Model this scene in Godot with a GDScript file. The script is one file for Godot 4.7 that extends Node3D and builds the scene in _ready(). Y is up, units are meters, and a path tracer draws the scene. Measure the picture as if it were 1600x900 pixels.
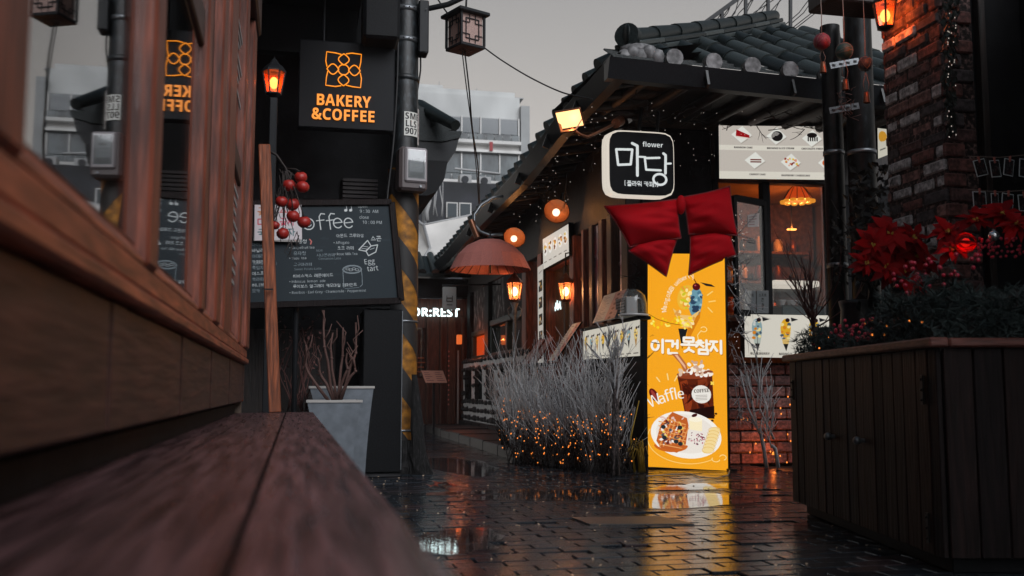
extends Node3D
# Dusk in a wet alley: wooden shopfront and bench at the left, tiled cafe at the right.
# Metres, y up, the alley runs along -z; the camera stands at x 0, z 0.

const EYE := Vector3(0, 0.60, 0)
const FOCAL := 1565.0
const LAMP_GAIN := 0.555      # lamps are given for exposure 1
var cam_basis: Basis
var rng := RandomNumberGenerator.new()
var here := Transform3D()      # applied to every vertex that is added
var tex := {}
var mat := {}
var used_names := {}

func _ready():
	rng.seed = 20240611
	# --- camera
	var cam := Camera3D.new()
	cam.name = "camera"
	cam.position = EYE
	cam.rotation = Vector3(deg_to_rad(5.80), deg_to_rad(-12.2), 0)
	cam.fov = 32.08
	cam.near = 0.05
	cam.far = 400.0
	var lens := CameraAttributesPhysical.new()
	lens.frustum_focal_length = 41.73
	lens.frustum_focus_distance = 7.2
	lens.exposure_aperture = 5.0
	cam.attributes = lens
	cam.fov = 32.08
	add_child(cam)
	cam.current = true
	cam_basis = Basis.from_euler(cam.rotation)
	# --- sky, sun, exposure
	var env := Environment.new()
	var sky := Sky.new()
	var sm := ProceduralSkyMaterial.new()
	sm.sky_top_color = Color(0.27, 0.34, 0.40)
	sm.sky_horizon_color = Color(0.96, 0.92, 0.88)
	sm.sky_curve = 0.285
	sm.ground_bottom_color = Color(0.12, 0.12, 0.13)
	sm.ground_horizon_color = Color(0.3, 0.29, 0.28)
	sky.sky_material = sm
	env.background_mode = Environment.BG_SKY
	env.sky = sky
	env.background_energy_multiplier = 0.565
	env.tonemap_mode = Environment.TONE_MAPPER_LINEAR
	env.tonemap_exposure = 1.8
	env.fog_enabled = true
	env.fog_density = 0.0009
	env.fog_light_color = Color(0.86, 0.88, 0.90)
	env.sdfgi_enabled = true
	env.ssao_enabled = true
	env.ssil_enabled = true
	var we := WorldEnvironment.new()
	we.name = "surroundings"
	we.environment = env
	add_child(we)
	var sun := DirectionalLight3D.new()
	sun.name = "overcast_sun"
	sun.light_energy = 0.50
	sun.light_angular_distance = 45.0
	sun.light_color = Color(0.97, 0.98, 1.0)
	sun.shadow_enabled = true
	add_child(sun)
	sun.look_at_from_position(Vector3.ZERO, Vector3(-0.34, -0.62, -0.85))
	# --- the place
	make_textures()
	make_materials()
	ground()
	cafe_roof()
	cafe_facade()
	cafe_front()
	left_shopfront()
	bakery_corner()
	far_buildings()
	alley_end()
	utility_pole()
	roadside_sign()
	cafe_lamps()
	bushes()
	counter_things()
	planter()
	right_corner()
	cables()
	litter()

# ------------------------------------------------------------------ places
func ray(px: float, py: float) -> Vector3:
	return cam_basis * Vector3((px - 800.0) / FOCAL, (450.0 - py) / FOCAL, -1.0)

func at(px: float, py: float, d: float) -> Vector3:      # the point d metres down the alley
	var r := ray(px, py)
	return EYE + r * (d / -r.z)

func onx(px: float, py: float, x: float) -> Vector3:     # the point on the wall plane x
	var r := ray(px, py)
	return EYE + r * (x / r.x)

func W(x: float, y: float, d: float) -> Vector3:
	return Vector3(x, y, -d)

func rnd(a: float, b: float) -> float:
	return rng.randf_range(a, b)

# ------------------------------------------------------------------ things
func numbered(called: String) -> String:
	var n: int = used_names.get(called, 0)
	used_names[called] = n + 1
	return called if n == 0 else "%s_%03d" % [called, n]

func thing(called: String, label: String, category: String, base := Vector3.ZERO, group := "") -> Node3D:
	var o := Node3D.new()
	o.name = numbered(called)
	add_child(o)
	o.position = base
	o.set_meta("label", label)
	o.set_meta("category", category)
	if group != "":
		o.set_meta("group", group)
	return o

func setting(called: String) -> Node3D:
	var o := Node3D.new()
	o.name = called
	add_child(o)
	o.set_meta("kind", "structure")
	return o

func part(parent: Node3D, called: String, st: SurfaceTool, m: Material) -> MeshInstance3D:
	st.generate_normals()
	st.index()
	var o := MeshInstance3D.new()
	o.mesh = st.commit()
	o.material_override = null
	o.mesh.surface_set_material(0, m)
	o.name = called
	parent.add_child(o, true)
	if parent != self and not parent is MeshInstance3D:
		o.position = -parent.position
	return o

func shared(parent: Node3D, called: String, mesh: Mesh, m: Material, t: Transform3D) -> MeshInstance3D:
	var o := MeshInstance3D.new()      # a piece that shares its mesh
	o.mesh = mesh
	o.material_override = m
	o.name = called
	parent.add_child(o, true)
	o.transform = t
	if not parent is MeshInstance3D:
		o.position = t.origin - parent.position
	return o

func omni(at_: Vector3, color: Color, energy: float, size: float, called := "lamp_light"):
	var l := OmniLight3D.new()
	l.name = numbered(called)
	l.position = at_
	l.light_color = color
	l.light_energy = energy * LAMP_GAIN
	l.light_size = size
	l.omni_range = 12.0
	l.omni_attenuation = 2.0
	l.shadow_enabled = true
	add_child(l)

func area(center: Vector3, facing: Vector3, w: float, h: float, color: Color, energy: float):
	var l := AreaLight3D.new()
	l.name = numbered("panel_light")
	add_child(l)
	l.look_at_from_position(center, center + facing)
	l.area_size = Vector2(w, h)
	l.light_color = color
	l.light_energy = energy
	l.area_range = 12.0
	l.shadow_enabled = true

# ------------------------------------------------------------------ shapes
func mb() -> SurfaceTool:
	var st := SurfaceTool.new()
	st.begin(Mesh.PRIMITIVE_TRIANGLES)
	return st

func flat(st: SurfaceTool):
	st.set_smooth_group(-1)

func soft(st: SurfaceTool):
	st.set_smooth_group(1)

func tri(st: SurfaceTool, a: Vector3, b: Vector3, c: Vector3, mid: Vector3):   # turned away from mid
	var n := (a - c).cross(a - b)
	if n.dot((a + b + c) / 3.0 - mid) < 0.0:
		var k := b
		b = c
		c = k
	st.add_vertex(here * a)
	st.add_vertex(here * b)
	st.add_vertex(here * c)

func quad(st: SurfaceTool, a: Vector3, b: Vector3, c: Vector3, d: Vector3, mid: Vector3):
	tri(st, a, b, c, mid)
	tri(st, a, c, d, mid)

func box(st: SurfaceTool, c: Vector3, s: Vector3, b := Basis()):
	flat(st)
	var h := s * 0.5
	var v := []
	for i in 8:
		v.append(c + b * Vector3(h.x if i & 1 else -h.x, h.y if i & 2 else -h.y, h.z if i & 4 else -h.z))
	for f in [[0, 1, 3, 2], [4, 5, 7, 6], [0, 1, 5, 4], [2, 3, 7, 6], [0, 2, 6, 4], [1, 3, 7, 5]]:
		quad(st, v[f[0]], v[f[1]], v[f[2]], v[f[3]], c)

func box2(st: SurfaceTool, a: Vector3, b: Vector3):
	box(st, (a + b) * 0.5, (b - a).abs())

func cbox(st: SurfaceTool, c: Vector3, s: Vector3, ch: float, b := Basis()):    # chamfered
	flat(st)
	var h := s * 0.5
	var p := {}
	for i in 8:
		var g := Vector3(1 if i & 1 else -1, 1 if i & 2 else -1, 1 if i & 4 else -1)
		for ax in 3:
			var q := h - Vector3(ch, ch, ch)
			q[ax] = h[ax]
			p[i * 3 + ax] = c + b * (q * g)
	for ax in 3:
		var u := 1 << ((ax + 1) % 3)
		var w := 1 << ((ax + 2) % 3)
		for sgn in [0, 1 << ax]:
			quad(st, p[sgn * 3 + ax], p[(sgn | u) * 3 + ax], p[(sgn | u | w) * 3 + ax], p[(sgn | w) * 3 + ax], c)
		for k in [0, u, w, u | w]:      # edges along ax
			var a1: int = (ax + 1) % 3
			var a2: int = (ax + 2) % 3
			var e: int = k | (1 << ax)
			quad(st, p[k * 3 + a1], p[e * 3 + a1], p[e * 3 + a2], p[k * 3 + a2], c)
	for i in 8:
		tri(st, p[i * 3], p[i * 3 + 1], p[i * 3 + 2], c)

func cbox2(st: SurfaceTool, a: Vector3, b: Vector3, ch := 0.006):
	cbox(st, (a + b) * 0.5, (b - a).abs(), ch)

func frame_of(a: Vector3, b: Vector3, up := Vector3.UP) -> Basis:
	var y := (b - a).normalized()
	if absf(y.dot(up)) > 0.98:
		up = Vector3.RIGHT
	var x := up.cross(y).normalized()
	return Basis(x, y, x.cross(y).normalized())

func beam(st: SurfaceTool, a: Vector3, b: Vector3, w: float, h: float, up := Vector3.UP, ch := 0.0):
	var f := frame_of(a, b, up)
	if ch > 0.0:
		cbox(st, (a + b) * 0.5, Vector3(w, a.distance_to(b), h), ch, f)
	else:
		box(st, (a + b) * 0.5, Vector3(w, a.distance_to(b), h), f)

func cyl(st: SurfaceTool, a: Vector3, b: Vector3, r1: float, r2 := -1.0, n := 10, caps := true):
	if r2 < 0.0:
		r2 = r1
	var f := frame_of(a, b)
	var mid := (a + b) * 0.5
	for i in n:
		var t0 := TAU * i / n
		var t1 := TAU * (i + 1) / n
		var d0 := f.x * cos(t0) + f.z * sin(t0)
		var d1 := f.x * cos(t1) + f.z * sin(t1)
		soft(st)
		if r2 > 0.0001:
			quad(st, a + d0 * r1, a + d1 * r1, b + d1 * r2, b + d0 * r2, mid)
		else:
			tri(st, a + d0 * r1, a + d1 * r1, b, mid)
		if caps:
			flat(st)
			tri(st, a, a + d0 * r1, a + d1 * r1, mid)
			if r2 > 0.0001:
				tri(st, b, b + d0 * r2, b + d1 * r2, mid)

func tube(st: SurfaceTool, pts: Array, r: float, n := 6, r_end := -1.0):
	soft(st)
	if r_end < 0.0:
		r_end = r
	var rings := []
	var ref := Vector3.UP
	for i in pts.size():
		var t: Vector3 = (pts[mini(i + 1, pts.size() - 1)] - pts[maxi(i - 1, 0)]).normalized()
		if absf(t.dot(ref)) > 0.97:
			ref = Vector3.RIGHT if absf(t.x) < 0.7 else Vector3.FORWARD
		var x := ref.cross(t).normalized()
		var y := t.cross(x).normalized()
		ref = y
		var k: float = lerpf(r, r_end, float(i) / maxf(1.0, pts.size() - 1.0))
		var ring := []
		for j in n:
			ring.append(pts[i] + (x * cos(TAU * j / n) + y * sin(TAU * j / n)) * k)
		rings.append(ring)
	for i in pts.size() - 1:
		var mid: Vector3 = (pts[i] + pts[i + 1]) * 0.5
		for j in n:
			var k := (j + 1) % n
			quad(st, rings[i][j], rings[i][k], rings[i + 1][k], rings[i + 1][j], mid)
	for e in [0, pts.size() - 1]:
		var inner: Vector3 = pts[1] if e == 0 else pts[e - 1]
		for j in range(1, n - 1):
			tri(st, rings[e][0], rings[e][j], rings[e][j + 1], inner)

func ball(st: SurfaceTool, c: Vector3, r: Vector3, n := 10, b := Basis()):
	soft(st)
	var m := maxi(4, n / 2)
	for i in m:
		for j in n:
			var q := []
			for k in [[i, j], [i, j + 1], [i + 1, j + 1], [i + 1, j]]:
				var th: float = PI * k[0] / m
				var ph: float = TAU * (k[1] % n) / n
				q.append(c + b * (Vector3(sin(th) * cos(ph), cos(th), sin(th) * sin(ph)) * r))
			if i > 0:
				tri(st, q[0], q[1], q[2], c)
			if i < m - 1:
				tri(st, q[0], q[2], q[3], c)

func lathe(st: SurfaceTool, o: Vector3, prof: Array, n := 14, b := Basis(), hard := false):   # prof: [radius, height]
	for i in prof.size() - 1:
		var r0: float = prof[i][0]
		var r1: float = prof[i + 1][0]
		var y0: float = prof[i][1]
		var y1: float = prof[i + 1][1]
		if hard:
			flat(st)
		else:
			soft(st)
		for j in n:
			var t0 := TAU * j / n
			var t1 := TAU * ((j + 1) % n) / n
			var e0 := Vector3(cos(t0), 0, sin(t0))
			var e1 := Vector3(cos(t1), 0, sin(t1))
			var a := o + b * (e0 * r0 + Vector3(0, y0, 0))
			var a2 := o + b * (e1 * r0 + Vector3(0, y0, 0))
			var c := o + b * (e1 * r1 + Vector3(0, y1, 0))
			var c2 := o + b * (e0 * r1 + Vector3(0, y1, 0))
			# winding follows the profile: going up, the outside is out
			if r0 > 0.0001:
				st.add_vertex(here * a)
				st.add_vertex(here * a2)
				st.add_vertex(here * c)
			if r1 > 0.0001:
				st.add_vertex(here * a)
				st.add_vertex(here * c)
				st.add_vertex(here * c2)

func prism(st: SurfaceTool, poly: Array, origin: Vector3, ux: Vector3, uy: Vector3, depth: Vector3):   # poly in (ux, uy), pushed along depth
	flat(st)
	var pv := PackedVector2Array(poly)
	var ids := Geometry2D.triangulate_polygon(pv)
	var nrm := depth.normalized()
	var p := []
	for v in pv:
		p.append(origin + ux * v.x + uy * v.y)
	var cen := Vector3.ZERO
	for v in p:
		cen += v
	cen = cen / p.size() + depth * 0.5
	for i in range(0, ids.size(), 3):
		var a: Vector3 = p[ids[i]]
		var b: Vector3 = p[ids[i + 1]]
		var c: Vector3 = p[ids[i + 2]]
		var m := (a + b + c) / 3.0
		tri(st, a, b, c, m + nrm)
		tri(st, a + depth, b + depth, c + depth, m)
	var turn := 0.0
	for i in pv.size():
		turn += pv[i].cross(pv[(i + 1) % pv.size()])
	for i in p.size():
		var a: Vector3 = p[i]
		var b: Vector3 = p[(i + 1) % p.size()]
		var e: Vector2 = pv[(i + 1) % pv.size()] - pv[i]
		var o2 := Vector2(e.y, -e.x) * (1.0 if turn > 0.0 else -1.0)
		var out := (ux * o2.x + uy * o2.y)
		quad(st, a, b, b + depth, a + depth, (a + b + depth) * 0.5 - out)

func sheet(st: SurfaceTool, a: Vector3, b: Vector3, c: Vector3, d: Vector3):    # a top left, b top right, c bottom right, d bottom left, with uv
	flat(st)
	var k := [[a, Vector2(0, 0)], [b, Vector2(1, 0)], [c, Vector2(1, 1)], [a, Vector2(0, 0)], [c, Vector2(1, 1)], [d, Vector2(0, 1)]]
	for v in k:
		st.set_uv(v[1])
		st.add_vertex(here * v[0])

func wobble(p: Vector3, amt: float) -> Vector3:
	return p + Vector3(rnd(-amt, amt), rnd(-amt, amt), rnd(-amt, amt))

# ------------------------------------------------------------------ textures and materials
func noise_tex(called: String, freq: float, lo: float, hi: float, size := 256, kind := FastNoiseLite.TYPE_SIMPLEX_SMOOTH, oct := 4, tint := Color(1, 1, 1), mid := -1.0):
	var n := FastNoiseLite.new()
	n.noise_type = kind
	n.frequency = freq
	n.fractal_octaves = oct
	n.seed = 7 + tex.size()
	var t := NoiseTexture2D.new()
	t.width = size
	t.height = size
	t.seamless = true
	t.seamless_blend_skirt = 0.2
	t.noise = n
	var g := Gradient.new()
	g.set_color(0, Color(lo, lo, lo))
	g.set_color(1, Color(hi * tint.r, hi * tint.g, hi * tint.b))
	if mid >= 0.0:
		g.add_point(mid, Color(lo, lo, lo).lerp(Color(hi, hi, hi), 0.15))
	t.color_ramp = g
	tex[called] = t

func make_textures():
	noise_tex("grain", 0.012, 0.42, 1.0, 512, FastNoiseLite.TYPE_SIMPLEX_SMOOTH, 5)
	noise_tex("plank", 0.012, 0.34, 1.0, 512, FastNoiseLite.TYPE_SIMPLEX_SMOOTH, 6)
	noise_tex("blotch", 0.010, 0.45, 1.0, 256, FastNoiseLite.TYPE_SIMPLEX_SMOOTH, 4)
	noise_tex("pale", 0.010, 0.80, 1.0, 256, FastNoiseLite.TYPE_SIMPLEX_SMOOTH, 4)
	noise_tex("fine", 0.08, 0.55, 1.0, 256, FastNoiseLite.TYPE_SIMPLEX_SMOOTH, 4)
	noise_tex("speck", 0.11, 0.25, 1.0, 256, FastNoiseLite.TYPE_CELLULAR, 2)
	noise_tex("wet", 0.016, 0.30, 1.0, 512, FastNoiseLite.TYPE_SIMPLEX_SMOOTH, 4)
	noise_tex("wear", 0.014, 0.12, 1.0, 512, FastNoiseLite.TYPE_SIMPLEX_SMOOTH, 5, Color(1, 1, 1), 0.45)

func lin(r: float, g: float, b: float) -> Color:
	return Color(r, g, b).linear_to_srgb()

func surf(called: String, c: Color, rough: float, map := "", scale := Vector3.ONE, bump := 0.0, bump_map := "") -> StandardMaterial3D:
	var m := StandardMaterial3D.new()
	m.resource_name = called
	m.albedo_color = c
	m.roughness = rough
	if map != "":
		m.albedo_texture = tex[map]
	if map != "" or bump != 0.0:
		m.uv1_triplanar = true
		m.uv1_world_triplanar = true
		m.uv1_scale = scale
	if bump != 0.0:
		m.heightmap_enabled = true
		m.heightmap_texture = tex[bump_map if bump_map != "" else map]
		m.heightmap_scale = bump
	mat[called] = m
	return m

func glow(called: String, c: Color, energy: float, base := Color(0.1, 0.1, 0.1)) -> StandardMaterial3D:
	var m := StandardMaterial3D.new()
	m.resource_name = called
	m.albedo_color = base
	m.roughness = 0.4
	m.emission_enabled = true
	m.emission = c
	m.emission_energy_multiplier = energy * LAMP_GAIN
	mat[called] = m
	return m

func pane(called: String, c: Color, alpha: float, metal := 0.0) -> StandardMaterial3D:
	var m := StandardMaterial3D.new()
	m.resource_name = called
	m.albedo_color = Color(c.r, c.g, c.b, alpha)
	m.transparency = BaseMaterial3D.TRANSPARENCY_ALPHA
	m.roughness = 0.02
	m.metallic = metal
	m.metallic_specular = 0.5
	mat[called] = m
	return m

func printed(called: String, im: Image, glow_energy := 0.0, rough := 0.5) -> StandardMaterial3D:
	var m := StandardMaterial3D.new()
	m.resource_name = called
	var t := ImageTexture.create_from_image(im)
	m.albedo_texture = t
	m.roughness = rough
	m.texture_repeat = false
	if glow_energy > 0.0:
		m.albedo_color = Color(0.35, 0.35, 0.35)
		m.metallic_specular = 0.2
		m.emission_enabled = true
		m.emission = Color.WHITE
		m.emission_operator = BaseMaterial3D.EMISSION_OP_MULTIPLY
		m.emission_texture = t
		m.emission_energy_multiplier = glow_energy * LAMP_GAIN
	return m

func make_materials():
	# wood with grain along z, y or x
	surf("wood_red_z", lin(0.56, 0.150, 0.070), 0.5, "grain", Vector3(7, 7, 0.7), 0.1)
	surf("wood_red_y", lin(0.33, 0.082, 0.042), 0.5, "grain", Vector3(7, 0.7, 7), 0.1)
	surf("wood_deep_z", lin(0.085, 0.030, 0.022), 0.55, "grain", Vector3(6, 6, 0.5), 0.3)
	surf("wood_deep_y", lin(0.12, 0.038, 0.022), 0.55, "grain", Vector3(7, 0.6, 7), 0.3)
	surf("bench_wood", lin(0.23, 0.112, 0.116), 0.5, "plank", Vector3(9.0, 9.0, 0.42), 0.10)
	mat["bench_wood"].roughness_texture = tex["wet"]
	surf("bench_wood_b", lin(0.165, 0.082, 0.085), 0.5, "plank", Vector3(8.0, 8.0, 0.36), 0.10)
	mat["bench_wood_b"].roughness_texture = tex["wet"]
	surf("post_orange", lin(0.46, 0.12, 0.04), 0.6, "grain", Vector3(9, 0.8, 9), 0.3)
	surf("wood_dark", lin(0.030, 0.016, 0.012), 0.6, "grain", Vector3(6, 0.8, 6), 0.3)
	surf("wood_brown_y", lin(0.13, 0.05, 0.028), 0.55, "grain", Vector3(8, 0.8, 8), 0.2)
	surf("wood_black", lin(0.008, 0.009, 0.011), 0.6, "fine", Vector3(3, 3, 3), 0.1)
	surf("planter_a", lin(0.044, 0.018, 0.014), 0.55, "grain", Vector3(8, 0.7, 8), 0.3)
	surf("planter_b", lin(0.027, 0.013, 0.0115), 0.55, "grain", Vector3(8, 0.6, 8), 0.3)
	surf("planter_c", lin(0.017, 0.009, 0.009), 0.6, "grain", Vector3(9, 0.7, 9), 0.3)
	surf("planter_top", lin(0.26, 0.085, 0.062), 0.5, "grain", Vector3(1, 9, 2), 0.3)
	surf("joint_dirt", lin(0.012, 0.011, 0.011), 0.9, "fine", Vector3(9, 9, 9), 0.3)
	mat["joint_dirt"].metallic_specular = 0.0
	surf("pink_slats", lin(0.05, 0.04, 0.042), 0.7, "fine", Vector3(4, 4, 4))
	# ground
	for k in 4:
		var c: Array = [[0.028, 0.037, 0.047], [0.050, 0.058, 0.070], [0.018, 0.024, 0.034], [0.070, 0.048, 0.054]][k]
		var m := surf("paver_%d" % k, lin(c[0], c[1], c[2]), 0.175, "fine", Vector3(4.7, 4.7, 4.7), 0.06, "speck")
		m.roughness_texture = tex["wet"]
	var mm := surf("paver_far", Color(1, 1, 1), 0.175, "fine", Vector3(4.7, 4.7, 4.7), 0.08, "speck")
	mm.vertex_color_use_as_albedo = true
	mm.roughness_texture = tex["wet"]
	surf("joint_soil", lin(0.016, 0.014, 0.013), 0.6, "fine", Vector3(6, 6, 6), 0.4)
	surf("kerb_stone", lin(0.035, 0.04, 0.046), 0.45, "speck", Vector3(2.5, 2.5, 2.5), 0.25, "fine")
	surf("plate_metal", lin(0.20, 0.19, 0.19), 0.38, "speck", Vector3(9, 9, 9), 0.1)
	var w := pane("puddle_water", Color(0.02, 0.022, 0.025), 0.12)
	w.roughness = 0.02
	w.uv1_triplanar = true
	w.uv1_world_triplanar = true
	w.uv1_scale = Vector3(2.2, 2.2, 2.2)
	w.heightmap_enabled = true
	w.heightmap_texture = tex["wet"]
	w.heightmap_scale = 0.018
	# stone, metal, plaster
	surf("roof_tile", lin(0.026, 0.038, 0.039), 0.42, "speck", Vector3(3, 3, 3), 0.3, "fine")
	surf("roof_tile_pale", lin(0.070, 0.092, 0.090), 0.5, "speck", Vector3(4, 4, 4), 0.3, "fine")
	surf("tile_cap", lin(0.27, 0.268, 0.275), 0.7, "blotch", Vector3(5, 5, 5), 0.12, "fine")
	surf("gutter_metal", lin(0.020, 0.022, 0.025), 0.38, "fine", Vector3(3, 3, 3))
	surf("black_metal", lin(0.014, 0.015, 0.017), 0.4)
	surf("pole_metal", lin(0.060, 0.078, 0.090), 0.45, "wear", Vector3(3.5, 1.4, 3.5), 0.1, "fine")
	surf("steel", lin(0.32, 0.34, 0.36), 0.35, "fine", Vector3(6, 6, 6))
	mat["steel"].metallic = 0.7
	surf("copper", lin(0.32, 0.13, 0.07), 0.4, "fine", Vector3(9, 9, 9))
	mat["copper"].metallic = 0.7
	surf("wall_dark", lin(0.011, 0.011, 0.013), 0.7, "blotch", Vector3(1.5, 1.5, 1.5), 0.15, "fine")
	surf("wall_grey", lin(0.045, 0.045, 0.05), 0.8, "blotch", Vector3(1.2, 1.2, 1.2), 0.2, "fine")
	surf("plaster_white", lin(0.42, 0.42, 0.42), 0.8, "wear", Vector3(1.1, 0.7, 1.1), 0.1, "fine")
	surf("mortar_white", lin(0.74, 0.75, 0.76), 0.85, "pale", Vector3(3, 3, 3), 0.3, "fine")
	for k in 3:
		surf("wall_stone_%d" % k, lin(0.03 + 0.012 * k, 0.032 + 0.012 * k, 0.038 + 0.012 * k), 0.6, "speck", Vector3(3, 3, 3), 0.3, "fine")
	surf("frame_teal", lin(0.022, 0.050, 0.048), 0.5, "fine", Vector3(4, 4, 4))
	surf("rafter", lin(0.045, 0.022, 0.016), 0.6, "grain", Vector3(0.8, 7, 7), 0.2)
	surf("room_dark", lin(0.17, 0.12, 0.09), 0.85, "pale", Vector3(0.8, 0.8, 0.8))
	surf("room_wood", lin(0.15, 0.075, 0.04), 0.7, "grain", Vector3(2, 2, 2))
	# far buildings
	surf("office_wall", lin(0.60, 0.61, 0.60), 0.85, "pale", Vector3(0.12, 0.05, 0.12))
	surf("office_white", lin(0.74, 0.73, 0.71), 0.85, "pale", Vector3(0.15, 0.15, 0.15))
	surf("office_side", lin(0.40, 0.41, 0.41), 0.85, "pale", Vector3(0.12, 0.12, 0.12))
	surf("office_glass", lin(0.05, 0.062, 0.07), 0.12)
	surf("office_curtain", lin(0.13, 0.155, 0.165), 0.25, "blotch", Vector3(0.5, 0.2, 0.5))
	surf("navy_wall", lin(0.022, 0.024, 0.034), 0.7, "blotch", Vector3(0.4, 0.4, 0.4))
	surf("red_strip", lin(0.28, 0.02, 0.025), 0.6)
	surf("canvas", lin(0.80, 0.77, 0.73), 0.8, "pale", Vector3(0.35, 0.35, 0.35), 0.2, "blotch")
	surf("pvc_white", lin(0.55, 0.55, 0.55), 0.5, "fine", Vector3(4, 4, 4))
	# cloth, paper, plants
	var v := surf("velvet_red", lin(0.74, 0.009, 0.020), 0.7, "fine", Vector3(9, 9, 9), 0.1)
	v.metallic_specular = 0.15
	surf("velvet_seam", lin(0.16, 0.005, 0.010), 0.6)
	var pp := surf("paper_pink", lin(0.88, 0.31, 0.26), 0.75, "fine", Vector3(5, 5, 5))
	pp.backlight = Color(0.12, 0.04, 0.03)
	surf("persimmon", lin(0.60, 0.030, 0.022), 0.45, "fine", Vector3(14, 14, 14))
	surf("twig_dark", lin(0.030, 0.022, 0.020), 0.8)
	surf("twig_red", lin(0.10, 0.04, 0.035), 0.75)
	surf("stick_brown", lin(0.17, 0.085, 0.07), 0.8, "fine", Vector3(12, 3, 12), 0.2)
	surf("twig_silver", lin(0.88, 0.89, 0.91), 0.7, "fine", Vector3(9, 9, 9))
	surf("twig_silver_dim", lin(0.60, 0.61, 0.64), 0.75, "fine", Vector3(9, 9, 9))
	surf("bark_pink", lin(0.62, 0.50, 0.48), 0.85, "wear", Vector3(9, 3, 9), 0.4, "fine")
	surf("bark_dark", lin(0.050, 0.046, 0.048), 0.9, "wear", Vector3(10, 2, 10), 0.6, "fine")
	surf("pot_grey", lin(0.17, 0.195, 0.225), 0.5, "pale", Vector3(3, 3, 3), 0.05, "fine")
	surf("pot_rim", lin(0.42, 0.40, 0.38), 0.6)
	surf("pot_black", lin(0.022, 0.024, 0.027), 0.35, "fine", Vector3(5, 5, 5))
	for k in 3:
		var lf := surf("petal_%d" % k, lin([0.60, 0.44, 0.28][k], [0.008, 0.006, 0.005][k], [0.012, 0.009, 0.009][k]), 0.55, "fine", Vector3(14, 14, 14))
		lf.backlight = Color(0.30, 0.01, 0.01)
		lf.metallic_specular = 0.2
		var gl := surf("leaf_%d" % k, lin([0.018, 0.028, 0.045][k], [0.030, 0.040, 0.040][k], [0.024, 0.030, 0.034][k]), 0.6, "fine", Vector3(14, 14, 14))
		gl.backlight = Color(0.02, 0.03, 0.02)
	surf("fir", lin(0.020, 0.034, 0.032), 0.7)
	surf("berry", lin(0.48, 0.02, 0.05), 0.3)
	surf("bauble_silver", lin(0.7, 0.7, 0.72), 0.16)
	mat["bauble_silver"].metallic = 0.9
	surf("bauble_red", lin(0.34, 0.03, 0.06), 0.55, "fine", Vector3(16, 16, 16), 0.2)
	surf("bauble_green", lin(0.030, 0.11, 0.105), 0.55, "fine", Vector3(16, 16, 16), 0.2)
	surf("bauble_grey", lin(0.055, 0.062, 0.075), 0.55, "fine", Vector3(16, 16, 16), 0.2)
	surf("string", lin(0.2, 0.16, 0.14), 0.9)
	surf("cable", lin(0.008, 0.008, 0.009), 0.6)
	surf("wire_white", lin(0.45, 0.44, 0.42), 0.6)
	surf("grass_yellow", lin(0.42, 0.27, 0.03), 0.6)
	surf("wrap_yellow", lin(0.60, 0.24, 0.018), 0.65, "blotch", Vector3(4, 4, 4))
	surf("wrap_black", lin(0.022, 0.020, 0.020), 0.6, "fine", Vector3(9, 9, 9))
	surf("meter_case", lin(0.15, 0.12, 0.12), 0.5, "fine", Vector3(6, 6, 6))
	surf("meter_rim", lin(0.28, 0.26, 0.27), 0.45)
	surf("sign_black", lin(0.006, 0.007, 0.009), 0.55)
	surf("paper_white", lin(0.62, 0.60, 0.58), 0.8, "fine", Vector3(8, 8, 8))
	surf("clip_red", lin(0.30, 0.09, 0.07), 0.6)
	surf("leaf_fallen", lin(0.34, 0.05, 0.02), 0.5, "fine", Vector3(20, 20, 20))
	surf("leaf_tan", lin(0.45, 0.33, 0.23), 0.6)
	surf("ceramic", lin(0.5, 0.5, 0.5), 0.2)
	for k in 5:
		var c: Array = [[0.27, 0.105, 0.09], [0.18, 0.085, 0.08], [0.36, 0.18, 0.16], [0.11, 0.088, 0.094], [0.70, 0.66, 0.67]][k]
		surf("brick_%d" % k, lin(c[0], c[1], c[2]), 0.85, "blotch", Vector3(9, 9, 9), 0.5, "fine")
	surf("brick_mortar", lin(0.34, 0.20, 0.185), 0.9, "wear", Vector3(4, 4, 4), 0.6, "fine")
	var pl := surf("paper_lantern", lin(0.60, 0.40, 0.35), 0.7, "fine", Vector3(5, 5, 5))
	pl.backlight = Color(0.3, 0.18, 0.15)
	surf("frame_card", lin(0.50, 0.58, 0.60), 0.5)
	surf("pole_metal_dark", lin(0.022, 0.028, 0.034), 0.45, "wear", Vector3(3.5, 1.4, 3.5), 0.1, "fine")
	for k in ["sign_black", "wood_black", "wall_dark", "black_metal", "gutter_metal", "roof_tile", "pole_metal_dark", "planter_a", "planter_b", "planter_c"]:
		mat[k].metallic_specular = 0.3
	# glass
	pane("glass_shop", Color(0.02, 0.025, 0.03), 0.06, 0.16)
	pane("glass_clear", Color(0.9, 0.95, 0.95), 0.04)
	var gp := pane("glass_peach", Color(1.0, 0.78, 0.6), 0.14)
	gp.roughness = 0.12
	var gt := pane("glass_amber", Color(0.95, 0.5, 0.22), 0.17)
	gt.roughness = 0.15
	# light-givers
	glow("bulb_warm", Color(1.0, 0.84, 0.64), 5.0)
	glow("bulb_white", Color(1.0, 0.86, 0.70), 2.2)
	glow("bulb_amber", Color(1.0, 0.60, 0.28), 4.0)
	glow("bulb_red", Color(1.0, 0.10, 0.06), 0.7)
	glow("fairy_amber", Color(1.0, 0.55, 0.22), 1.7)
	glow("fairy_pale", Color(0.9, 0.85, 0.8), 0.7)
	glow("neon_amber", Color(1.0, 0.58, 0.12), 1.15)
	glow("neon_white", Color(0.86, 0.95, 0.95), 3.0)
	glow("lantern_amber", Color(1.0, 0.34, 0.10), 0.75)
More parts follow.
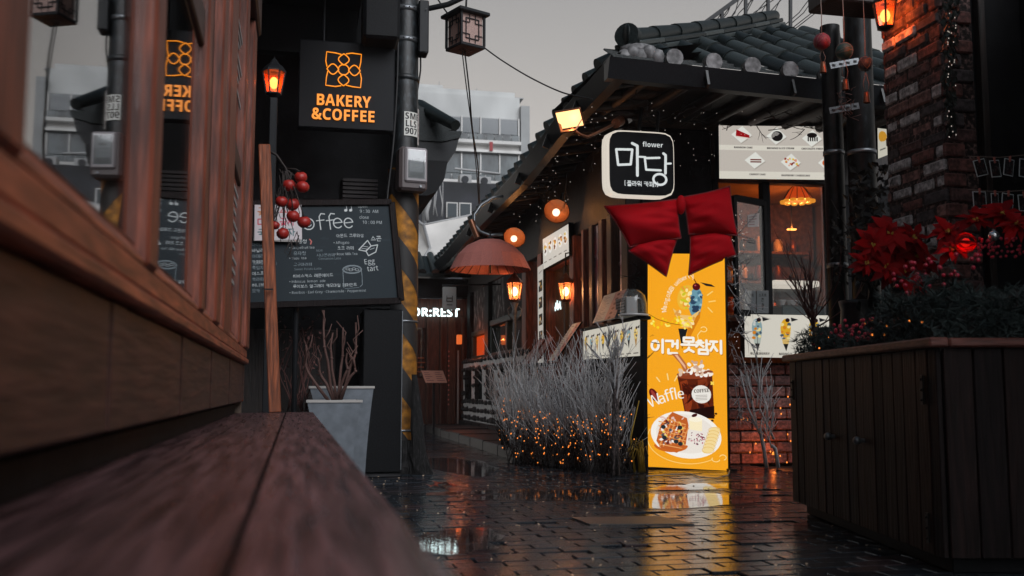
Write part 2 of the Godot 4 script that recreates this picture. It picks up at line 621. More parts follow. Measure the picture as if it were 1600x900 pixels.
	glow("lantern_warm", Color(1.0, 0.46, 0.20), 0.75)
	glow("shade_amber", Color(1.0, 0.34, 0.06), 0.55)
	glow("shade_yellow", Color(1.0, 0.62, 0.16), 0.8)
	glow("window_orange", Color(1.0, 0.33, 0.10), 0.5)
	glow("flood_light", Color(1.0, 0.74, 0.48), 2.4)
	glow("box_light", Color(0.92, 0.88, 0.82), 0.8)

# ------------------------------------------------------------------ print: a canvas drawn at twice its size
var pic: Image
var pen := Transform2D()

func canvas(w: int, h: int, c: Color):
	pic = Image.create(w * 2, h * 2, false, Image.FORMAT_RGBA8)
	pic.fill(c)
	pen = Transform2D().scaled(Vector2(2, 2))

func finish() -> Image:
	pic.resize(pic.get_width() / 2, pic.get_height() / 2, Image.INTERPOLATE_BILINEAR)
	return pic

func fill(pts: Array, c: Color):      # scanline fill, even-odd
	var p := PackedVector2Array()
	var lo := 1e9
	var hi := -1e9
	for v in pts:
		var q: Vector2 = pen * v
		p.append(q)
		lo = minf(lo, q.y)
		hi = maxf(hi, q.y)
	var n := p.size()
	for y in range(maxi(0, int(ceil(lo - 0.5))), mini(pic.get_height() - 1, int(floor(hi - 0.5))) + 1):
		var xs := []
		var yc := y + 0.5
		for i in n:
			var a := p[i]
			var b := p[(i + 1) % n]
			if (a.y <= yc) != (b.y <= yc):
				xs.append(a.x + (yc - a.y) / (b.y - a.y) * (b.x - a.x))
		xs.sort()
		for i in range(0, xs.size() - 1, 2):
			var x0 := int(round(xs[i]))
			var x1 := int(round(xs[i + 1]))
			if x1 > x0:
				pic.fill_rect(Rect2i(x0, y, x1 - x0, 1), c)

func dot(c: Vector2, r: Vector2, col: Color, turn := 0.0, n := 20):
	var p := []
	for i in n:
		p.append(c + (Vector2(cos(TAU * i / n), sin(TAU * i / n)) * r).rotated(turn))
	fill(p, col)

func stroke(pts: Array, w: float, col: Color, round_ends := true):
	for i in pts.size() - 1:
		var a: Vector2 = pts[i]
		var b: Vector2 = pts[i + 1]
		var s := (b - a).normalized().orthogonal() * w * 0.5
		fill([a + s, b + s, b - s, a - s], col)
	if round_ends and w > 1.4:
		for v in pts:
			dot(v, Vector2(w, w) * 0.5, col, 0.0, 8)

func arc(c: Vector2, r: Vector2, a0: float, a1: float, w: float, col: Color, n := 14):
	var p := []
	for i in n + 1:
		var t := lerpf(a0, a1, float(i) / n)
		p.append(c + Vector2(cos(t), sin(t)) * r)
	stroke(p, w, col)

func font(bold: bool, serif := false) -> SystemFont:
	var f := SystemFont.new()
	f.font_names = PackedStringArray(["Droid Serif" if serif else "Droid Sans"])
	f.font_weight = 700 if bold else 400
	return f

func words(s: String, o: Vector2, size: float, col: Color, bold := false, turn := 0.0, serif := false, wide := 1.0):   # o: left end of the baseline; size: cap height
	var tm := TextMesh.new()
	tm.text = s
	tm.font = font(bold, serif)
	tm.font_size = 64
	tm.pixel_size = 1.0
	tm.depth = 0.0
	tm.curve_step = 3.0
	tm.horizontal_alignment = HORIZONTAL_ALIGNMENT_LEFT
	tm.vertical_alignment = VERTICAL_ALIGNMENT_BOTTOM
	var ar := tm.get_mesh_arrays()
	if ar.size() == 0 or ar[Mesh.ARRAY_VERTEX] == null or ar[Mesh.ARRAY_VERTEX].size() == 0:
		return
	var v: PackedVector3Array = ar[Mesh.ARRAY_VERTEX]
	var ids = ar[Mesh.ARRAY_INDEX]
	var base := 15.0      # the descent of the letters
	var k := size / 46.0
	var cs := cos(turn)
	var sn := sin(turn)
	var count: int = ids.size() if ids != null and ids.size() > 0 else v.size()
	for i in range(0, count, 3):
		var t := []
		for j in 3:
			var q: Vector3 = v[ids[i + j]] if ids != null and ids.size() > 0 else v[i + j]
			var u := Vector2(q.x * k * wide, -(q.y - base) * k)
			t.append(o + Vector2(u.x * cs - u.y * sn, u.x * sn + u.y * cs))
		fill(t, col)

# Hangul drawn from strokes
const LEADS := "ㄱㄲㄴㄷㄸㄹㅁㅂㅃㅅㅆㅇㅈㅉㅊㅋㅌㅍㅎ"
const TAILS := " ㄱㄱㄱㄴㄴㄴㄷㄹㄹㄹㄹㄹㄹㄹㄹㅁㅂㅂㅅㅅㅇㅈㅊㅋㅌㅍㅎ"

func consonant(ch: String) -> Array:
	match ch:
		"ㄱ": return [[0, 0, 1, 0, 0.95, 1]]
		"ㄴ": return [[0, 0, 0, 1, 1, 1]]
		"ㄷ": return [[1, 0, 0, 0, 0, 1, 1, 1]]
		"ㄹ": return [[0, 0, 1, 0, 1, 0.5, 0, 0.5, 0, 1, 1, 1]]
		"ㅁ": return [[0, 0, 1, 0, 1, 1, 0, 1, 0, 0]]
		"ㅂ": return [[0, 0, 0, 1, 1, 1, 1, 0], [0, 0.5, 1, 0.5]]
		"ㅅ": return [[0.5, 0, 0.4, 0.5, 0, 1], [0.45, 0.4, 1, 1]]
		"ㅇ": return [[-1]]
		"ㅈ": return [[0, 0, 1, 0], [0.5, 0, 0.4, 0.5, 0, 1], [0.45, 0.45, 1, 1]]
		"ㅊ": return [[0.3, 0, 0.7, 0], [0, 0.3, 1, 0.3], [0.5, 0.3, 0, 1], [0.48, 0.55, 1, 1]]
		"ㅋ": return [[0, 0, 1, 0, 0.95, 1], [0, 0.48, 0.95, 0.48]]
		"ㅌ": return [[1, 0, 0, 0, 0, 1, 1, 1], [0, 0.5, 1, 0.5]]
		"ㅍ": return [[0, 0, 1, 0], [0, 1, 1, 1], [0.3, 0, 0.3, 1], [0.7, 0, 0.7, 1]]
		"ㅎ": return [[0.3, 0, 0.7, 0], [0, 0.28, 1, 0.28], [-2]]
		"ㄲ": return [[0, 0, 0.42, 0, 0.42, 1], [0.55, 0, 1, 0, 1, 1]]
		"ㄸ": return [[0.42, 0, 0, 0, 0, 1, 0.42, 1], [1, 0, 0.56, 0, 0.56, 1, 1, 1]]
		"ㅃ": return [[0, 0, 0, 1, 0.4, 1, 0.4, 0], [0.6, 0, 0.6, 1, 1, 1, 1, 0]]
		"ㅆ": return [[0.25, 0, 0, 1], [0.25, 0.4, 0.45, 1], [0.75, 0, 0.52, 1], [0.75, 0.4, 1, 1]]
	return [[0, 0, 1, 0], [0.3, 0, 0, 1], [0.7, 0, 1, 1]]

func jamo(strokes: Array, r: Rect2, o: Vector2, s: float, w: float, col: Color):
	for k in strokes:
		if k.size() == 1:
			var q := r if k[0] == -1 else Rect2(r.position + Vector2(0, r.size.y * 0.42), Vector2(r.size.x, r.size.y * 0.58))
			arc(o + q.get_center() * s, q.size * 0.5 * s, 0, TAU, w, col, 16)
			continue
		var p := []
		for i in range(0, k.size(), 2):
			p.append(o + (r.position + Vector2(k[i], k[i + 1]) * r.size) * s)
		stroke(p, w, col)

func hangul(text: String, o: Vector2, s: float, w: float, col: Color, step := 1.12):   # o: top left
	var x := 0.0
	for ch in text:
		var code := ch.unicode_at(0) - 0xAC00
		if code < 0 or code > 11171:
			if ch != " ":
				words(ch, o + Vector2(x + s * 0.1, s * 0.9), s * 0.62, col, true)
			x += s * 0.5
			continue
		var lead := code / 588
		var vow := (code % 588) / 28
		var tail := code % 28
		var hgt := 1.0 if tail == 0 else 0.60
		var p := o + Vector2(x, 0)
		var side: bool = vow <= 7 or vow == 20
		var under: bool = vow in [8, 12, 13, 17, 18]
		if side:
			jamo(consonant(LEADS[lead]), Rect2(0.02, 0.08 * hgt, 0.50, 0.72 * hgt), p, s, w, col)
		elif under:
			jamo(consonant(LEADS[lead]), Rect2(0.16, 0.0, 0.66, 0.46 * hgt), p, s, w, col)
		else:
			jamo(consonant(LEADS[lead]), Rect2(0.04, 0.0, 0.5, 0.46 * hgt), p, s, w, col)
		var v := []
		var a := 0.74
		match vow:
			0: v = [[a, 0, a, 1], [a, 0.45, 0.98, 0.45]]
			1: v = [[0.68, 0, 0.68, 1], [0.68, 0.45, 0.9, 0.45], [0.9, 0, 0.9, 1]]
			2, 3: v = [[a, 0, a, 1], [a, 0.32, 0.98, 0.32], [a, 0.6, 0.98, 0.6]]
			4: v = [[0.86, 0, 0.86, 1], [0.6, 0.45, 0.86, 0.45]]
			5: v = [[0.74, 0, 0.74, 1], [0.56, 0.45, 0.74, 0.45], [0.92, 0, 0.92, 1]]
			6, 7: v = [[0.86, 0, 0.86, 1], [0.6, 0.32, 0.86, 0.32], [0.6, 0.6, 0.86, 0.6]]
			8: v = [[0.5, 0.55, 0.5, 0.82], [0, 0.84, 1, 0.84]]
			12: v = [[0.34, 0.55, 0.34, 0.82], [0.66, 0.55, 0.66, 0.82], [0, 0.84, 1, 0.84]]
			13: v = [[0, 0.62, 1, 0.62], [0.5, 0.62, 0.5, 1]]
			17: v = [[0, 0.62, 1, 0.62], [0.34, 0.62, 0.34, 1], [0.66, 0.62, 0.66, 1]]
			18: v = [[0, 0.76, 1, 0.76]]
			20: v = [[0.82, 0, 0.82, 1]]
			9, 10, 11: v = [[0.3, 0.55, 0.3, 0.8], [0, 0.82, 0.62, 0.82], [0.8, 0, 0.8, 1]]
			_: v = [[0, 0.62, 0.62, 0.62], [0.3, 0.62, 0.3, 0.95], [0.8, 0, 0.8, 1]]
		if vow == 9:
			v.append([0.8, 0.45, 1, 0.45])
		if vow == 14:
			v.append([0.6, 0.75, 0.8, 0.75])
		jamo(v, Rect2(0, 0, 1, hgt), p, s, w, col)
		if tail > 0:
			jamo(consonant(TAILS[tail]), Rect2(0.2, 0.70, 0.62, 0.30), p, s, w, col)
		x += s * step

# ------------------------------------------------------------------ ground
func puddle(c: Vector3, rx: float, rz: float, seed_: int):
	var r := RandomNumberGenerator.new()
	r.seed = seed_
	var st := mb()
	flat(st)
	var n := 40
	var p := []
	var ph := [r.randf() * TAU, r.randf() * TAU, r.randf() * TAU]
	for i in n:
		var t := TAU * i / n
		var k := 1.0 + 0.22 * sin(2 * t + ph[0]) + 0.16 * sin(3 * t + ph[1]) + 0.10 * sin(7 * t + ph[2]) + r.randf_range(-0.05, 0.05)
		p.append(Vector3(c.x + cos(t) * rx * k, 0.0035, c.z + sin(t) * rz * k))
	for i in n:
		tri(st, Vector3(c.x, 0.0035, c.z), p[i], p[(i + 1) % n], c - Vector3.UP)
	var o := part(self, numbered("puddle"), st, mat["puddle_water"])
	o.set_meta("kind", "structure")

func ground():
	var st := mb()
	flat(st)
	var s := 160.0
	quad(st, Vector3(-s, -0.022, s), Vector3(s, -0.022, s), Vector3(s, -0.022, -s), Vector3(-s, -0.022, -s), Vector3(0, -9, 0))
	part(self, "ground", st, mat["joint_soil"]).set_meta("kind", "structure")
	var pave := setting("pavement")
	var shapes := []
	for k in 4:
		var b := mb()
		cbox(b, Vector3(0, -0.02, 0), Vector3(0.1755 - 0.0015 * k, 0.04, 0.0860 - 0.001 * k), 0.0022 + 0.0005 * k)
		b.generate_normals()
		b.index()
		shapes.append(b.commit())
	var spots := []
	var row := 0
	var d := 2.5
	while d < 15.6:
		var x := -0.35 + (0.09 if row % 2 else 0.0)
		while x < 3.6:
			var t := Transform3D(Basis.from_euler(Vector3(rnd(-0.008, 0.008), rnd(-0.012, 0.012), rnd(-0.006, 0.006))), Vector3(x + rnd(-0.003, 0.003), rnd(-0.003, 0.001) - 0.002 * sin(x * 2.3 + d * 1.7) - (rnd(0.003, 0.008) if rng.randf() < 0.05 else 0.0), -d + rnd(-0.003, 0.003)))
			var v := cam_basis.inverse() * (t.origin - EYE)
			var px := 800.0 + v.x / -v.z * FOCAL
			var py := 450.0 - v.y / -v.z * FOCAL
			var seen: bool = py < 905 and px < 1250 + (py - 800) * 2.4 and px > 570 + (py - 740) * 0.85 and px > 600
			spots.append([t, seen, rng.randi() % 4, rng.randf()])
			x += 0.18
		d += 0.09
		row += 1
	var far := []
	var n := 0
	for q in spots:
		if q[1] and n < 300:
			var k: int = [0, 0, 1, 2, 2, 3][int(q[3] * 5.99)]
			shared(pave, "paver", shapes[q[2]], mat["paver_%d" % k], q[0])
			n += 1
		else:
			far.append(q)
	var mm := MultiMesh.new()
	mm.transform_format = MultiMesh.TRANSFORM_3D
	mm.use_colors = true
	mm.mesh = shapes[0]
	mm.instance_count = far.size()
	for i in far.size():
		mm.set_instance_transform(i, far[i][0])
		mm.set_instance_color(i, [Color(0.028, 0.037, 0.047), Color(0.046, 0.054, 0.066), Color(0.018, 0.024, 0.034), Color(0.056, 0.046, 0.052)][far[i][2]])
	var mi := MultiMeshInstance3D.new()
	mi.name = "distant_pavers"
	mi.multimesh = mm
	mi.material_override = mat["paver_far"]
	mi.set_meta("kind", "stuff")
	pave.add_child(mi)
	# wet hollows
	puddle(W(0.60, 0, 4.02), 0.25, 0.30, 3)
	puddle(W(1.98, 0, 5.28), 0.62, 0.30, 11)
	puddle(W(1.45, 0, 5.62), 0.42, 0.22, 5)
	puddle(W(0.95, 0, 5.85), 0.46, 0.10, 8)
	puddle(W(1.22, 0, 8.1), 0.34, 0.9, 21)
	puddle(W(2.55, 0, 5.9), 0.32, 0.22, 31)
	# stone kerb along the cafe
	var kerb := setting("kerb")
	var z := 8.5
	while z < 14.3:
		var k := mb()
		cbox2(k, W(1.86, -0.02, z), W(2.6, rnd(0.085, 0.10), z + 0.74), 0.012)
		part(kerb, "kerb_stone", k, mat["kerb_stone"])
		z += 0.75
	# metal cover in the paving
	var pl := mb()
	var q := [at(893, 808, 1), at(1030, 806, 1), at(1085, 818, 1), at(922, 819, 1)]
	var g := []
	for v in q:
		var r: Vector3 = v - EYE
		var w: Vector3 = EYE + r * ((0.006 - EYE.y) / r.y)
		g.append(Vector2(w.x, w.z))
	prism(pl, g, Vector3.ZERO, Vector3.RIGHT, Vector3.BACK, Vector3.UP * 0.006)
	var t := thing("drain_cover", "pale speckled flat cover plate set in the wet paving", "cover", Vector3(1.7, 0, -4.7))
	part(t, "plate", pl, mat["plate_metal"])

# ------------------------------------------------------------------ the cafe at the right: roof
func sweep(st: SurfaceTool, pts: Array, prof: Array, side: Vector3):     # prof: closed outline in (side, up)
	flat(st)
	for i in pts.size() - 1:
		var a: Vector3 = pts[i]
		var b: Vector3 = pts[i + 1]
		var c := Vector2.ZERO
		for v in prof:
			c += v
		c /= prof.size()
		var mid := (a + b) * 0.5 + side * c.x + Vector3.UP * c.y
		for j in prof.size():
			var u: Vector2 = prof[j]
			var w: Vector2 = prof[(j + 1) % prof.size()]
			quad(st, a + side * u.x + Vector3.UP * u.y, a + side * w.x + Vector3.UP * w.y, b + side * w.x + Vector3.UP * w.y, b + side * u.x + Vector3.UP * u.y, mid)
	for e in [0, pts.size() - 1]:
		var a: Vector3 = pts[e]
		var m: Vector3 = pts[1] if e == 0 else pts[e - 1]
		for j in range(1, prof.size() - 1):
			tri(st, a + side * prof[0].x + Vector3.UP * prof[0].y, a + side * prof[j].x + Vector3.UP * prof[j].y, a + side * prof[j + 1].x + Vector3.UP * prof[j + 1].y, m)

const EAVE_A := [[6.4, 2.128, 2.845], [7.84, 2.128, 2.808], [9.26, 2.128, 2.69], [11.24, 2.128, 2.65], [14.2, 2.128, 2.525], [18.0, 2.128, 2.52]]

func eave_a(d: float) -> Vector3:
	for i in EAVE_A.size() - 1:
		var a: Array = EAVE_A[i]
		var b: Array = EAVE_A[i + 1]
		if d <= b[0]:
			var t: float = (d - a[0]) / (b[0] - a[0])
			return W(lerpf(a[1], b[1], t), lerpf(a[2], b[2], t), d)
	return W(2.128, 2.52, d)

func eave_b(x: float) -> float:
	return 2.845 - 0.032 * (x - 2.128)

func tile_shape(r0: float, r1: float, length: float) -> Mesh:     # a rounded cover tile along -z, its high end at the far end
	var st := mb()
	soft(st)
	var n := 8
	for i in n:
		var a := PI * i / n
		var b := PI * (i + 1) / n
		var p0 := Vector3(cos(a) * r0, sin(a) * r0, 0)
		var p1 := Vector3(cos(b) * r0, sin(b) * r0, 0)
		var q0 := Vector3(cos(a) * r1, sin(a) * r1, -length)
		var q1 := Vector3(cos(b) * r1, sin(b) * r1, -length)
		quad(st, p0, p1, q1, q0, Vector3(0, 0, -length * 0.5))
		flat(st)
		tri(st, Vector3.ZERO, p0, p1, Vector3(0, 0, -1))
		soft(st)
	st.generate_normals()
	st.index()
	return st.commit()

func cafe_roof():
	var t := thing("tiled_roof", "dark curved tile roof of the corner cafe with upturned eave", "roof", W(2.6, 2.3, 8.0))
	var pa := []
	for e in EAVE_A:
		pa.append(W(e[1], e[2], e[0]))
	# gutters: one piece for each side
	var st := mb()
	var prof := [Vector2(0.0, -0.13), Vector2(0.05, -0.12), Vector2(0.09, 0.0), Vector2(0.075, 0.0), Vector2(0.045, -0.105), Vector2(-0.03, -0.105), Vector2(-0.03, 0.01), Vector2(-0.045, 0.01), Vector2(-0.045, -0.13)]
	var prof2 := [Vector2(-0.05, -0.13), Vector2(0.03, -0.13), Vector2(0.085, 0.0), Vector2(-0.05, 0.0)]
	sweep(st, pa, prof2, Vector3.LEFT)
	var ga := part(t, "gutter", st, mat["gutter_metal"])
	st = mb()
	var pb := []
	for i in 14:
		var x := 2.045 + i * 0.22
		pb.append(W(x, eave_b(x), 6.40))
	sweep(st, pb, prof2, Vector3.BACK)
	var gb := part(t, "gutter", st, mat["gutter_metal"])
	for x in [2.75, 3.4, 4.1]:
		st = mb()
		box(st, W(x, eave_b(x) - 0.065, 6.335), Vector3(0.018, 0.15, 0.05), Basis(Vector3.RIGHT, -0.3))
		part(gb, "bracket", st, mat["pole_metal"])
	for d in [7.2, 8.1, 9.2, 10.6, 12.0]:
		st = mb()
		var e := eave_a(d)
		box(st, e + Vector3(-0.06, -0.07, 0), Vector3(0.06, 0.15, 0.02), Basis(Vector3.BACK, -0.35))
		part(ga, "bracket", st, mat["gutter_metal"])
	# upper fascia board along side A, set back above the gutter
	st = mb()
	sweep(st, pa, [Vector2(-0.03, 0.003), Vector2(0.05, 0.003), Vector2(0.05, 0.05), Vector2(-0.03, 0.05)], Vector3.LEFT)
	part(t, "eave_board", st, mat["roof_tile"])
	# soffits
	st = mb()
	for i in pa.size() - 1:
		var a: Vector3 = pa[i]
		var b: Vector3 = pa[i + 1]
		flat(st)
		var up := Vector3(0, 0.06, 0)
		var ai := Vector3(2.75, a.y + 0.12, a.z)
		var bi := Vector3(2.75, b.y + 0.12, b.z)
		var m := (a + b + ai + bi) / 4 + up * 0.5
		quad(st, a, b, bi, ai, m)
		quad(st, a + up, b + up, bi + up, ai + up, m)
	part(t, "soffit", st, mat["wood_dark"])
	st = mb()
	for i in pb.size() - 1:
		var a: Vector3 = pb[i]
		var b: Vector3 = pb[i + 1]
		flat(st)
		var ai := Vector3(a.x, a.y + 0.06, -7.9)
		var bi := Vector3(b.x, b.y + 0.06, -7.9)
		var m := (a + b + ai + bi) / 4 + Vector3(0, 0.03, 0)
		quad(st, a, b, bi, ai, m)
	part(t, "soffit", st, mat["wood_dark"])
	# rafters
	var d := 6.75
	while d < 14.8:
		var e := eave_a(d)
		st = mb()
		cyl(st, e + Vector3(0.07, -0.035, 0), Vector3(2.72, e.y + 0.06, e.z), 0.038, 0.042, 8)
		part(t, "rafter", st, mat["rafter"])
		d += 0.30
	var x := 2.4
	while x < 5.0:
		st = mb()
		cyl(st, W(x, eave_b(x) - 0.05, 6.5), W(x, eave_b(x) + 0.02, 7.7), 0.038, 0.042, 8)
		part(t, "rafter", st, mat["rafter"])
		x += 0.31
	# side A tiles: rows run up from the eave, away from the alley
	var tile := tile_shape(0.075, 0.066, 0.36)
	d = 6.7
	var slope := atan(0.55)
	while d < 16.6:
		var e := eave_a(d)
		for k in (2 if d > 7.5 else 1):
			var o := e + Vector3(-0.04 + 0.30 * k, 0.055 + 0.165 * k, 0)
			var b := Basis(Vector3.UP, -PI / 2) * Basis(Vector3.RIGHT, slope)
			shared(t, "roof_tile", tile, mat["roof_tile"], Transform3D(b, o))
		d += 0.30
	st = mb()
	for i in pa.size() - 1:
		var a: Vector3 = pa[i] + Vector3(-0.02, 0.05, 0)
		var b: Vector3 = pa[i + 1] + Vector3(-0.02, 0.05, 0)
		flat(st)
		var r0 := maxf(0.02, (a - pa[0]).length() * 0.9)
		r0 = minf(r0, 1.6)
		var r1 := minf(1.6, (b - pa[0]).length() * 0.9)
		var ai := a + Vector3(r0, r0 * 0.55, 0)
		var bi := b + Vector3(r1, r1 * 0.55, 0)
		quad(st, a, b, bi, ai, (a + b + ai + bi) / 4 - Vector3.UP)
	part(t, "roof_slope", st, mat["roof_tile"])
	# side B tiles
	st = mb()
	x = 2.08
	while x < 5.0:
		var x2 := x + 0.2
		var steps := 9
		for k in steps:
			var l0 := minf(1.0, k / float(steps))
			var l1 := (k + 1) / float(steps)
			var lim := maxf(0.05, (x + 0.1 - 2.08)) + 0.12
			lim = minf(lim, 2.3)
			var d0 := 6.36 + lim * l0
			var d1 := 6.36 + lim * l1
			var lift := 0.018
			flat(st)
			var a := W(x, eave_b(x) + 0.02 + (d0 - 6.36) * 0.55 + lift, d0)
			var b := W(x2, eave_b(x2) + 0.02 + (d0 - 6.36) * 0.55 + lift, d0)
			var c := W(x2, eave_b(x2) + 0.02 + (d1 - 6.36) * 0.55, d1)
			var e := W(x, eave_b(x) + 0.02 + (d1 - 6.36) * 0.55, d1)
			quad(st, a, b, c, e, (a + c) * 0.5 - Vector3.UP)
			quad(st, a, b, b - Vector3(0, lift, 0), a - Vector3(0, lift, 0), (a + b) * 0.5 + Vector3(0, 0, -0.3))
		x = x2
	part(t, "pan_tiles", st, mat["roof_tile"])
	var pale := tile_shape(0.078, 0.068, 0.34)
	var n := 0
	for xr in [2.52, 2.81, 3.10, 3.39, 3.68, 3.97, 4.26, 4.55, 4.84]:
		var run: float = minf(2.3, xr - 2.10)
		var k := 0
		while k * 0.30 < run:
			var o := W(xr + rnd(-0.008, 0.008), eave_b(xr) + 0.035 + k * 0.30 * 0.55, 6.37 + k * 0.30)
			var b := Basis(Vector3.UP, rnd(-0.02, 0.02)) * Basis(Vector3.RIGHT, slope)
			shared(t, "roof_tile", pale, mat["roof_tile_pale"] if (n * 7) % 3 else mat["roof_tile"], Transform3D(b, o))
			k += 1
			n += 1
		st = mb()
		cyl(st, W(xr, eave_b(xr) + 0.055, 6.385), W(xr, eave_b(xr) + 0.05, 6.33), 0.070, 0.062, 14)
		part(t, "tile_end", st, mat["tile_cap"])
	# hip ridge: layers of long tiles with a round cap row, rising from the corner
	var line := []
	for i in 9:
		var s := i / 8.0
		var ss := s * 2.3
		line.append(W(2.24 + ss, 2.90 + ss * 0.55 + 0.06 * (1 - s) * (1 - s), 6.50 + ss))
	for layer in 4:
		for i in 8:
			st = mb()
			var a: Vector3 = line[i] + Vector3(0, layer * 0.045 - 0.09, 0)
			var b: Vector3 = line[i + 1] + Vector3(0, layer * 0.045 - 0.09, 0)
			beam(st, a - (b - a) * 0.02, b, 0.30 - layer * 0.032 + rnd(-0.01, 0.01), 0.04, Vector3.UP, 0.008)
			part(t, "ridge_tile", st, mat["roof_tile_pale"] if (layer + i) % 3 == 0 else mat["roof_tile"])
	for i in 8:
		st = mb()
		var a: Vector3 = line[i] + Vector3(0, 0.10, 0)
		var b: Vector3 = line[i + 1] + Vector3(0, 0.10, 0)
		cyl(st, a, b + (b - a) * 0.06, 0.068, 0.058, 14)
		part(t, "ridge_cap", st, mat["roof_tile"])
	# the end tile of the hip: a dark round plate on a pale plaster block
	st = mb()
	var tip := W(2.22, 3.06, 6.46)
	var look := Vector3(-0.62, 0.1, 0.78).normalized()
	cyl(st, tip - look * 0.05, tip + look * 0.02, 0.092, 0.088, 18)
	ball(st, tip + look * 0.02, Vector3(0.075, 0.075, 0.02), 12, frame_of(Vector3.ZERO, Vector3.UP))
	part(t, "ridge_end", st, mat["roof_tile"])
	st = mb()
	for k in 5:
		var q := W(2.19 + 0.055 * k, 2.895 + 0.03 * (k % 2), 6.43 - 0.012 * k)
		ball(st, q, Vector3(0.055, 0.06, 0.05), 9)
	ball(st, W(2.30, 2.96, 6.45), Vector3(0.14, 0.045, 0.07), 10)
	part(t, "plaster_block", st, mat["tile_cap"])

# ------------------------------------------------------------------ the cafe: walls along the alley
const XF := 2.58
var cafe: Node3D

func dpx(px: float) -> float:      # distance down the alley of a picture column on the cafe's wall
	return -onx(px, 608, XF).z

func wall_piece(called: String, d0: float, d1: float, y0: float, y1: float, m: String, x0 := XF, x1 := XF + 0.12, ch := 0.008) -> MeshInstance3D:
	var st := mb()
	cbox2(st, W(x0, y0, d0), W(x1, y1, d1), ch)
	return part(cafe, called, st, mat[m])

